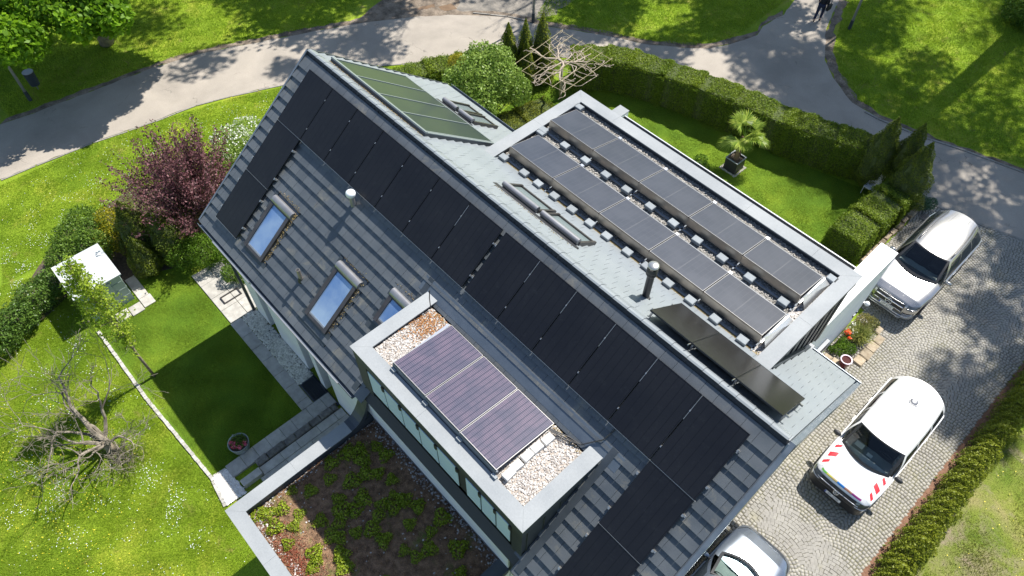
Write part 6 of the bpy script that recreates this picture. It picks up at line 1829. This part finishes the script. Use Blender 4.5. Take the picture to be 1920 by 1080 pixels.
# flower tub on the lawn
tb = thing('flower_tub', 'round zinc tub planted with pink flowers on the shaded lawn', 'tub', (4.3, -7.5, 0))
MB().lathe([(0, .01), (.25, .01), (.29, .20), (.315, .40), (.325, .41), (.30, .41), (.28, .33), (0, .33)], (4.3, -7.5, 0), 28).build('tub', pm('zinc_tub', (.26, .31, .31), .45, .4, c2=(.36, .40, .39)), tb, smooth=True)
MB().lathe([(0, .345), (.285, .345)], (4.3, -7.5, 0), 20).build('soil', SOIL, tb)
for sg in (-1, 1): MB().tube([(4.3 + .31 * sg, -7.58, .33), (4.3 + .38 * sg, -7.5, .36), (4.3 + .31 * sg, -7.42, .33)], .012, 5).build('handle', GREYM, tb)
a = rng.uniform(0, 6.28, 700); rr = .24 * np.sqrt(rng.random(700)); P = np.column_stack([4.27 + rr * np.cos(a), -7.48 + rr * np.sin(a), .38 + .12 * rng.random(700)])
leaves('foliage', P, .05, LG, tb, aspect=.5)
P = []
for a_, d_ in ((-.3, .2), (-1.3, .2), (-2.2, .22), (.5, .22), (-1.8, .12)):
    for _ in range(40): P.append((4.3 + d_ * math.cos(a_) + rnd.gauss(0, .035), -7.5 + d_ * math.sin(a_) + rnd.gauss(0, .035), .45 + rnd.uniform(-.02, .05)))
leaves('blossom', P, .045, leafmat('pink_petal', (.55, .03, .10), (.75, .22, .28), .3), tb, aspect=.9, nrm=[(0, 0, 1)] * len(P), flat=.4)
# palm planter
pt_ = thing('planter', 'square black planter with grey rim ringed by pale stones on the garden lawn', 'planter', (7.08, 14.0, 0))
m_ = MB().box(6.79, 7.37, 13.70, 13.73, 0, .58).box(6.79, 7.37, 14.27, 14.30, 0, .58).box(6.79, 6.82, 13.73, 14.27, 0, .58).box(7.34, 7.37, 13.73, 14.27, 0, .58)
m_.build('side', BLACKP, pt_)
m_ = MB().box(6.77, 7.39, 13.68, 13.73, .581, .60).box(6.77, 7.39, 14.27, 14.32, .581, .60).box(6.77, 6.82, 13.73, 14.27, .581, .60).box(7.34, 7.39, 13.73, 14.27, .581, .60)
m_.build('rim', ZINC, pt_)
MB().box(6.82, 7.34, 13.73, 14.27, .02, .52).build('soil', SOIL, pt_)
me_s = [MB().add([(math.cos(a) * .055 * (1 + .1 * math.sin(3 * a + k)), math.sin(a) * .045, z) for z in (0, .03) for a in np.linspace(0, 2 * math.pi, 8)[:-1]] + [(0, 0, .055)],
        [(i, (i + 1) % 7, (i + 1) % 7 + 7, i + 7) for i in range(7)] + [(7 + i, 7 + (i + 1) % 7, 14) for i in range(7)]).mesh('stone', pm('pale_stone', (.26, .25, .21), .85, c2=(.38, .36, .31))) for k in range(3)]
for i in range(40):
    t = i / 40 * 4; k = int(t); f_ = t - k
    x, y = [(lerp(6.72, 7.44, f_), 13.63), (7.44, lerp(13.63, 14.37, f_)), (lerp(7.44, 6.72, f_), 14.37), (6.72, lerp(14.37, 13.63, f_))][k]
    o = link('stone', me_s[i % 3], pt_); o.matrix_local = Matrix.Translation(Vector((x + rnd.uniform(-.02, .02), y + rnd.uniform(-.02, .02), 0)) - WL[pt_]) @ Matrix.Rotation(rnd.uniform(0, 6), 4, 'Z')
# planted bed by the driveway
BED = [(14.69, 11.35), (15.35, 11.35), (15.60, 10.9), (15.55, 9.35), (15.2, 8.95), (14.69, 8.95)]
sheet('bed_soil', BED, .02, SOIL)
SANDW = SAND
k = 0
bo = empty('bed_edging', (0, 0, 0)); bo['kind'] = 'structure'
for (x0, x1, y0, y1) in ((15.58, 15.86, 10.62, 11.0), (15.56, 15.88, 10.2, 10.6), (15.55, 15.90, 9.78, 10.18), (15.54, 15.88, 9.40, 9.76), (15.34, 15.6, 11.02, 11.34)):
    MB().box(x0, x1, y0, y1, 0, rnd.uniform(.09, .13), bev=.02, jit=.012).build('sandstone_block', SANDW, bo)
for (x0, x1, y0, y1) in ((14.78, 15.02, 8.68, 8.95), (15.06, 15.42, 8.72, 8.99), (14.98, 15.2, 8.45, 8.66)):
    MB().box(x0, x1, y0, y1, 0, rnd.uniform(.16, .22), bev=.03, jit=.02).build('sandstone_block', SANDW, bo)
o = pebbles('white_pebbles', [(14.69, 8.95), (14.95, 8.7), (15.6, 8.0), (15.35, 7.7), (14.69, 8.5)], .03, 500, .05, MATS["white_pebble"], None); tag(o, 'white pebbles between fin wall and flower bed', 'pebbles')
def grass_tuft(x, y, n, h, r, label, mat, name='ornamental_grass', loc_r=.12):
    t_ = thing(name, label, 'grass', (x, y, 0))
    V = []; F = []; T = []
    for i in range(n):
        a = rnd.uniform(0, 6.283); L = h * rnd.uniform(.6, 1.1); o_ = rnd.uniform(.1, 1) * r
        b0 = Vector((x + rnd.gauss(0, loc_r), y + rnd.gauss(0, loc_r), 0)); w_ = Vector((-math.sin(a), math.cos(a), 0)) * .007
        d_ = Vector((math.cos(a), math.sin(a), 0))
        p1 = b0 + d_ * o_ * .35 + Vector((0, 0, L * .6)); p2 = b0 + d_ * o_ + Vector((0, 0, L * rnd.uniform(.55, .95)))
        k = len(V); V += [tuple(b0 - w_), tuple(b0 + w_), tuple(p1 + w_), tuple(p1 - w_), tuple(p2), tuple(p2 + w_ * .2)]
        F += [(k, k + 1, k + 2, k + 3), (k + 3, k + 2, k + 5, k + 4)]; q = rnd.random(); T += [q, q]
    npmesh('blades', V, F, mat, t_, T)
    return t_
grass_tuft(15.15, 10.35, 900, .65, .5, 'arching ornamental grass with yellowish tips in the bed by the fin wall', leafmat('sedge', (.07, .12, .015), (.38, .38, .10), .3))
bush('bed_shrub', 'leafy greenish red shrub at the top of the bed below the wall lamp', 'shrub', [(14.98, 10.95, .3, .3, .28, .28), (15.2, 11.15, .25, .25, .2, .2)], 1800, .05, leafmat('leaf_red_green', (.10, .14, .02), (.30, .25, .08), .3))
bush('bed_perennial', 'bushy green perennial in front of the ornamental grass', 'plant', [(15.05, 9.4, .18, .28, .25, .2), (15.25, 9.65, .18, .22, .22, .2), (14.92, 9.7, .18, .18, .22, .2), (14.85, 9.25, .12, .15, .15, .12)], 2600, .05, LB)
for i, (x, y, s) in enumerate(((14.86, 10.05, .09), (15.02, 9.85, .055))):
    t_ = thing('poppy', 'large orange red poppy flower in the bed' if i == 0 else 'smaller orange red poppy flower in the bed', 'flower', (x, y, 0))
    MB().tube([(x, y, 0), (x + .01, y, .38)], .005, 4).build('stem', BARK, t_)
    P = [(x + rnd.gauss(0, s * .5), y + rnd.gauss(0, s * .5), .4 + rnd.uniform(-.02, .03)) for _ in range(26)]
    leaves('petals', P, s, leafmat('poppy_petal', (.75, .08, .015), (.85, .16, .03), .3), t_, aspect=.9, nrm=[(0, 0, 1)] * 26, flat=.5)
P = [(14.95 + rnd.gauss(0, .08), 10.2 + rnd.gauss(0, .1), .36 + rnd.uniform(0, .06)) for _ in range(22)] + [(14.82 + rnd.gauss(0, .03), 10.45 + rnd.gauss(0, .05), .4) for _ in range(8)]
wf = thing('white_perennial', 'white flowering perennial beside the poppies', 'plant', (14.92, 10.25, 0))
leaves('blossom', P, .055, LW, wf, aspect=.9, nrm=[(0, 0, 1)] * len(P), flat=.6)
leaves('foliage', [(14.92 + rnd.gauss(0, .12), 10.22 + rnd.gauss(0, .12), rnd.uniform(.03, .3)) for _ in range(600)], .045, LG, wf, aspect=.4)
pr = thing('glazed_pot', 'round pot with pale rim and dark red water inside at the bed corner', 'pot', (15.42, 9.02, 0))
MB().lathe([(0, .01), (.13, .01), (.17, .2), (.19, .42), (.20, .43), (.165, .43), (.15, .36), (0, .355)], (15.42, 9.0, 0), 28).build('pot', pm('red_glaze', (.16, .035, .035), .25), pr, smooth=True)
MB().lathe([(.162, .431), (.20, .4315), (.203, .425)], (15.42, 9.0, 0), 28).build('rim', pm('pale_rim', (.6, .52, .58), .4), pr, smooth=True)
MB().lathe([(0, .385), (.152, .385)], (15.42, 9.0, 0), 24).build('filling', pm('dark_red', (.06, .012, .010), .9), pr)
wl = thing('wall_lamp', 'white globe lamp on the end edge of the white fin wall', 'lamp', (14.76, 10.45, 1.55))
MB().lathe([(0, -.09), (.05, -.075), (.085, -.03), (.09, .0), (.085, .03), (.05, .075), (0, .09)], (14.78, 10.47, 1.6), 18).build('globe', pm('opal', (.8, .8, .8), .3), wl, smooth=True)
MB().box(14.66, 14.74, 10.41, 10.46, 1.56, 1.62).build('bracket', GREYM, wl)
MB().box(14.68, 14.72, 10.0, 10.28, 1.15, 1.25).build('rail_bracket', ZINCD, fin)
# drain grate
dg = thing('drain_grate', 'rusty slotted drain grate in the cobbles by the hedge corner', 'grate', (13.98, 17.35, 0))
MB().box(13.78, 14.18, 17.2, 17.55, .03, .052).build('frame', GREYM, dg)
m_ = MB()
for x in np.arange(13.81, 14.14, .045): m_.box(x, x + .02, 17.22, 17.53, .053, .06)
m_.build('bars', pm('rust', (.10, .07, .05), .8, c2=(.18, .12, .08)), dg)
# sandstone edging of the short hedge
for i in range(11):
    y = 13.4 + i * .42
    MB().box(13.36 + rnd.uniform(-.02, .02), 13.58 + rnd.uniform(-.03, .03), y, y + .38, 0, rnd.uniform(.12, .22), bev=.03, jit=.02).build('sandstone_block', SANDW, bo)
# garden chair and boulder under the corner conifers
gc = thing('garden_chair', 'white garden chair half hidden between hedge and corner conifers', 'chair', (11.7, 16.9, 0))
MB().box(11.45, 11.9, 16.65, 17.05, .38, .42).build('seat', pm('chair_white', (.6, .6, .62), .5), gc)
MB().add([(11.45, 17.05, .42), (11.9, 17.05, .42), (11.9, 17.2, .9), (11.45, 17.2, .9), (11.45, 17.08, .42), (11.9, 17.08, .42), (11.9, 17.23, .9), (11.45, 17.23, .9)], [(0, 1, 2, 3), (7, 6, 5, 4), (3, 2, 6, 7), (0, 3, 7, 4), (1, 5, 6, 2)]).build('backrest', MATS['chair_white'], gc)
for a, b in ((11.47, 16.68), (11.88, 16.68), (11.47, 17.03), (11.88, 17.03)): MB().cyl((a, b, 0), (a, b, .38), .015, n=6).build('leg', MATS['chair_white'], gc)
bd = MB().add([(11.95 + .3 * math.cos(a) * (1 + .15 * math.sin(3 * a)) * f_, 17.25 + .24 * math.sin(a) * f_, z) for z, f_ in ((0, 1), (.25, .95), (.5, .6), (.6, .2)) for a in np.linspace(0, 6.283, 10)[:-1]],
         [(j * 9 + i, j * 9 + (i + 1) % 9, (j + 1) * 9 + (i + 1) % 9, (j + 1) * 9 + i) for j in range(3) for i in range(9)] + [tuple(27 + i for i in range(9))]).build('boulder', SAND)
tag(bd, 'pale sandstone boulder between the corner conifers', 'boulder')
# lamp posts
def lamp_post(x, y, h, label, bin_=None, col=None):
    t_ = thing('lamp_post', label, 'lamp post', (x, y, 0), 'lamp posts along the path')
    MB().cyl((x, y, 0), (x, y, h), .065, .045, 14).build('pole', GREYM, t_, auto=40)
    MB().cyl((x, y, 0), (x, y, .5), .085, .08, 14).build('base_sleeve', ZINCD, t_, auto=40)
    MB().box(x - .3, x + .1, y - .08, y + .08, h, h + .1).build('lamp_head', GREYM, t_)
lamp_post(-16.8, -5.86, 6.0, 'grey lamp post with dark base at the left picture edge')
lamp_post(5.0, 26.3, 5.5, 'thin lamp post on the lawn right of the walking person')
lamp_post(-6.0, 14.98, 5.5, 'grey lamp post beside the path above the small conifers')
lb = thing('litter_bin', 'dark blue grey litter bin behind the left lamp post', 'bin', (-17.3, -5.3, 0))
MB().cyl((-17.3, -5.3, .3), (-17.3, -5.3, .95), .2, .23, 18).build('bin', pm('bin_blue', (.035, .045, .065), .5), lb, auto=40)
MB().cyl((-17.3, -5.3, .952), (-17.3, -5.3, .97), .235, n=18).build('rim', GREYM, lb)
MB().cyl((-17.3, -5.3, 0), (-17.3, -5.3, .3), .03, n=8).build('foot', GREYM, lb)
# ------------------------------------------------------------------ walking person at the top edge
pe = thing('person', 'person in dark jacket and trousers walking up the path with a shoulder bag', 'person', (3.5, 25.7, 0))
def skin(name, verts, edges, radii, mat, par, sub=2):
    me = bpy.data.meshes.new(name); me.from_pydata(verts, edges, []); me.materials.append(mat)
    o = bpy.data.objects.new(name, me); COL.objects.link(o)
    md = o.modifiers.new('skin', 'SKIN'); sk = me.skin_vertices[0].data
    for i, r_ in enumerate(radii): sk[i].radius = r_ if isinstance(r_, tuple) else (r_, r_)
    sk[0].use_root = True
    o.modifiers.new('sub', 'SUBSURF').levels = sub; o.modifiers['sub'].render_levels = sub
    bpy.context.view_layer.update()
    me2 = bpy.data.meshes.new_from_object(o.evaluated_get(bpy.context.evaluated_depsgraph_get()))
    bpy.data.objects.remove(o)
    me2.polygons.foreach_set('use_smooth', [True] * len(me2.polygons))
    me2.materials.clear(); me2.materials.append(mat)
    return link(name, me2, par)
SKN = pm('skin', (.50, .30, .22), .6)
bv = [(0, 0, .95), (0, .01, 1.15), (0, .01, 1.35), (0, 0, 1.48), (0, -.01, 1.56), (0, 0, 1.66), (0, .0, 1.74),
      (.10, 0, .90), (.11, .16, .50), (.10, .10, .10), (.10, .22, .05),
      (-.10, 0, .90), (-.11, -.02, .50), (-.10, -.20, .12), (-.10, -.10, .04),
      (.19, 0, 1.42), (.25, -.08, 1.15), (.24, .06, .92), (.24, .10, .84),
      (-.19, 0, 1.42), (-.26, .08, 1.15), (-.25, .20, .95), (-.25, .24, .87)]
be_ = [(0, 1), (1, 2), (2, 3), (3, 4), (4, 5), (5, 6), (0, 7), (7, 8), (8, 9), (9, 10), (0, 11), (11, 12), (12, 13), (13, 14), (2, 15), (15, 16), (16, 17), (17, 18), (2, 19), (19, 20), (20, 21), (21, 22)]
br_ = [(.15, .11), (.14, .10), (.16, .11), (.06, .06), (.055, .06), (.085, .10), (.06, .07), .09, .06, .045, .035, .09, .06, .045, .035, .065, .05, .035, .03, .065, .05, .035, .03]
bo_ = skin('body', bv, be_, br_, SKN, pe)
skin('trousers', [bv[0], bv[7], bv[8], (.10, .10, .14), bv[11], bv[12], (-.10, -.195, .15)], [(0, 1), (1, 2), (2, 3), (0, 4), (4, 5), (5, 6)], [(.165, .125), .105, .075, .065, .105, .075, .065], pm('dark_trousers', (.010, .016, .045), .85, c2=(.015, .022, .06)), pe)
skin('jacket', [(0, 0, .86), (0, .01, 1.15), (0, .01, 1.38), bv[15], bv[16], bv[17], bv[19], bv[20], bv[21]], [(0, 1), (1, 2), (2, 3), (3, 4), (4, 5), (2, 6), (6, 7), (7, 8)], [(.20, .15), (.18, .135), (.19, .13), .085, .068, .052, .085, .068, .052], pm('black_jacket', (.008, .008, .012), .8, c2=(.014, .014, .02)), pe)
skin('hair', [(0, -.02, 1.68), (0, -.02, 1.77)], [(0, 1)], [(.10, .115), (.07, .08)], pm('hair_brown', (.03, .02, .012), .8), pe)
for v_ in ((.10, .10, .05), (-.10, -.20, .06)):
    skin('shoe', [(v_[0], v_[1] - .03, v_[2]), (v_[0], v_[1] + .14, v_[2] - .01)], [(0, 1)], [(.052, .05), (.048, .035)], BLACKP, pe, 2)
for sg, (hx, hy, hz) in ((1, bv[18]), (-1, bv[22])):
    for k in range(4):
        skin('finger', [(hx, hy - .02 + .017 * k, hz), (hx, hy - .015 + .018 * k, hz - .05), (hx - sg * .01, hy - .012 + .018 * k, hz - .085 + .006 * abs(k - 1.5))], [(0, 1), (1, 2)], [.010, .009, .007], SKN, pe, 1)
    skin('thumb', [(hx, hy + .03, hz + .01), (hx - sg * .02, hy + .055, hz - .03)], [(0, 1)], [.011, .009], SKN, pe, 1)
pe.rotation_euler = (0, 0, R(12)); pe.location = (3.52, 25.65, .02)
bag = thing('shoulder_bag', 'dark shoulder bag hanging at the side of the walking person', 'bag', (0, 0, 0))
MB().box(-.06, .06, -.16, .16, -.30, 0, bev=.03).build('pouch', pm('bag_black', (.012, .012, .014), .7), bag)
MB().tube([(0, -.14, 0), (-.05, -.08, .3), (-.12, 0, .52), (-.05, .08, .3), (0, .14, 0)], .012, 5).build('strap', MATS['bag_black'], bag)
bag.location = (3.52 + .33, 25.70, 1.08)
# ------------------------------------------------------------------ grass blades, daisies
def blades(name, polys, dens, h, mat, label, w_=.012, lean=.5, excl=(), z0=0.0, jitter=.0, densf=None, cat='grass'):
    X = []; Y = []
    for poly in polys:
        xs_ = [p[0] for p in poly]; ys_ = [p[1] for p in poly]
        n = int((max(xs_) - min(xs_)) * (max(ys_) - min(ys_)) * dens)
        x = rng.uniform(min(xs_), max(xs_), n); y = rng.uniform(min(ys_), max(ys_), n)
        k = inside(poly, x, y)
        for e in excl: k &= ~inside(e, x, y)
        if densf is not None: k &= rng.random(n) < densf(x, y)
        X.append(x[k]); Y.append(y[k])
    x = np.concatenate(X); y = np.concatenate(Y); n = len(x)
    cl_ = (np.sin(x * 3.1 + np.sin(y * 2.3)) * np.sin(y * 2.9 + np.sin(x * 1.7)) * .5 + .5)
    hh = h * rng.uniform(.5, 1.2, n) * (.6 + .8 * cl_)
    a = rng.uniform(0, 6.283, n); l = rng.uniform(-lean, lean, (n, 2)) * hh[:, None] * 1.6
    dx = np.cos(a) * w_ / 2; dy_ = np.sin(a) * w_ / 2
    V = np.empty((n, 3, 3))
    V[:, 0] = np.column_stack([x - dx, y - dy_, np.full(n, z0)]); V[:, 1] = np.column_stack([x + dx, y + dy_, np.full(n, z0)])
    V[:, 2] = np.column_stack([x + l[:, 0], y + l[:, 1], z0 + hh])
    tn = (.40 * rng.random(n) + .15 * (np.sin(x * 7 + np.sin(y * 5)) * .5 + .5) + .35 * (np.sin(x * 1.3 + 2) * np.sin(y * 1.1 + x * .4) * .5 + .5) + .1 * rng.random(n)).clip(0, 1)
    o = npmesh(name, V.reshape(-1, 3), np.arange(3 * n).reshape(-1, 3), mat, None, tn)
    tag(o, label, cat, kind='stuff')
    return o
GB1 = leafmat('blade_meadow', (0.145, 0.265, 0.016), (0.44, 0.56, 0.05), .5, .6)
GB2 = leafmat('blade_lawn', (0.095, 0.17, 0.012), (0.27, 0.34, 0.03), .45, .6)
GB3 = leafmat('blade_dry', (0.12, 0.17, 0.015), (0.36, 0.33, 0.08), .3, .7)
meadow = [(-7.2, -10.6), (-6.6, -9.3), (-3.2, -9.0), (.7, -9.0), (4.6, -8.78), (7.5, -8.85), (7.5, -16), (-2, -16)]
back = [(-12.3, -9), (-12.2, -5), (-11.6, -2), (-10.9, .8), (-10.0, 3.1), (-8.3, 7.1), (-6.7, 9), (-5, 6), (-5, 0), (-3, -4), (-7, -6.8), (-7.2, -10.6)]
blades('meadow_grass', [meadow], 4200, .055, GB1, 'daisy dotted meadow grass in the lower left of the picture')
p = rng.normal(size=(1500, 2)) * (.45, .3) + (2.15, -10.35)
o = leaves('dry_litter', np.column_stack([p, .03 + .05 * rng.random(1500)]), .05, leafmat('dry_straw', (.14, .11, .06), (.36, .31, .2), .1), None, aspect=.25); tag(o, 'dry twigs and cut grass lying at the foot of the bare tree', 'litter', kind='stuff')
blades('verge_grass', [back], 1800, .06, GB1, 'bright grass between the path and the garden hedge', w_=.018)
blades('lawn_grass', [[(-3.0, -8.85), (4.5, -8.6), (4.5, -5.42), (-.05, -5.42), (-2.9, -5.4), (-4.0, -6.3)]], 6000, .028, GB2, 'short mown grass of the small garden lawn', w_=.010)
blades('lawn_grass', [lawnR], 2600, .03, GB2, 'short mown grass of the lawn around the potted palm', w_=.015)
parkR = [(5.4, 24.2), (6.9, 22.6), (8.2, 21.7), (11, 21.9), (13.2, 22.5), (17, 23.8), (24, 27), (24, 40), (3.5, 40), (3.6, 28.4)]
parkM = [(-6.2, 15.3), (-4.2, 16.2), (-1.2, 18.0), (.6, 19.4), (1.6, 21.4), (1.5, 23.2), (1.4, 27), (-3, 27), (-8, 19)]
parkL = [(-16.3, -7), (-15.8, -2.6), (-15.5, -.3), (-14.9, 1.9), (-13.7, 4.9), (-12.5, 7.6), (-13.2, 10), (-22, 10), (-28, -7)]
blades('park_grass', [parkR, parkM, parkL], 620, .08, GB1, 'sun flecked park grass beyond the path', w_=.03)
blades('sparse_grass', [G_PATCHY], 1500, .055, GB3, 'patchy yellowish grass right of the conifer hedge', w_=.016,
       densf=lambda x, y: np.where(x > 27, 0, np.clip(.35 + .8 * np.sin(x * 1.9 + y * .7) * np.sin(y * 1.3), .08, 1)))
blades('border_weeds', [[(19.0, -1), (19.55, -1), (19.6, 14), (19.45, 14)], [(15.9, 5), (16.15, 5), (16.15, 8.7), (15.9, 8.7)]], 50, .03, GB3, 'few weeds in the cobble joints', z0=.03)
# daisies in drifts
def daisies(n, cx, cy, sx, sy, excl=()):
    p = rng.normal(size=(n, 2)) * (sx, sy) + (cx, cy)
    return p
dr = []
for q in ((700, 1.0, -12.9, 1.1, .7), (500, 2.8, -12.2, 1.2, .9), (420, -1.2, -11.2, 1.2, .8), (300, -2.4, -9.7, 1.2, .35), (300, 4.6, -9.9, .8, .5), (260, 6.3, -10.3, 1.0, .7), (320, 3.7, -10.1, .7, .35), (300, 5, -12, 1.5, 1),
          (900, -9.0, -6.2, 1.4, 1.6), (700, -8.2, -8.6, 1.0, 1.2), (400, -10.6, -4.3, .8, 1.4), (350, -9.9, -1.0, .7, 1.3), (250, -9.0, 2.0, .6, 1.5), (260, -7.0, -9.9, .8, .6), (600, -7.6, -10.6, .8, .8), (200, 0.2, -9.4, 1.5, .25)):
    dr.append(daisies(int(q[0] * .7), *q[1:]))
p = np.vstack(dr)
k = inside(meadow, p[:, 0], p[:, 1]) | inside(back, p[:, 0], p[:, 1])
k &= (np.sin(p[:, 0] * 4.3 + np.sin(p[:, 1] * 3.1) * 1.4) + np.sin(p[:, 1] * 4.9 + np.sin(p[:, 0] * 2.7)) + rng.normal(0, .45, len(p))) > .15
p = p[k]
P = np.column_stack([p, .05 + .03 * rng.random(len(p))])
o = leaves('daisies', P, .022, pm('daisy_white', (.78, .80, .82), .7), None, nrm=[(0, 0, 1)] * len(P), aspect=1.0, flat=.75); tag(o, 'white daisies scattered in drifts over the meadow grass', 'flowers', kind='stuff')
p = rng.normal(size=(520, 2)) * (1.8, 1.0) + (1.8, -12.3); p2 = rng.normal(size=(200, 2)) * (1.5, 3) + (-9.3, -3); p = np.vstack([p, p2]); k = inside(meadow, p[:, 0], p[:, 1]) | inside(back, p[:, 0], p[:, 1]); p = p[k]
o = leaves('buttercups', np.column_stack([p, .05 + .03 * rng.random(len(p))]), .026, pm('buttercup_yellow', (.75, .62, .03), .6), None, nrm=[(0, 0, 1)] * len(p), aspect=1.0, flat=.7); tag(o, 'yellow dandelions and buttercups dotting the meadow grass', 'flowers', kind='stuff')
p = np.column_stack([rng.uniform(20.8, 26, 260), rng.uniform(-2, 13, 260), np.full(260, .06)])
o = leaves('dandelions', p, .032, MATS['buttercup_yellow'], None, nrm=[(0, 0, 1)] * 260, aspect=1.0, flat=.7); tag(o, 'yellow dandelions in the patchy grass right of the conifer hedge', 'flowers', kind='stuff')
p = np.column_stack([rng.uniform(19.5, 19.8, 500), rng.uniform(0, 14, 500), np.full(500, .03)])
o = leaves('bark_chips', p, .035, pm('bark_chip', (.30, .17, .10), .9), None, nrm=[(0, 0, 1)] * 500, aspect=.6, flat=.6); tag(o, 'reddish bark chips strewn along the border of the driveway', 'bark chips', kind='stuff')
bpy.context.view_layer.update()
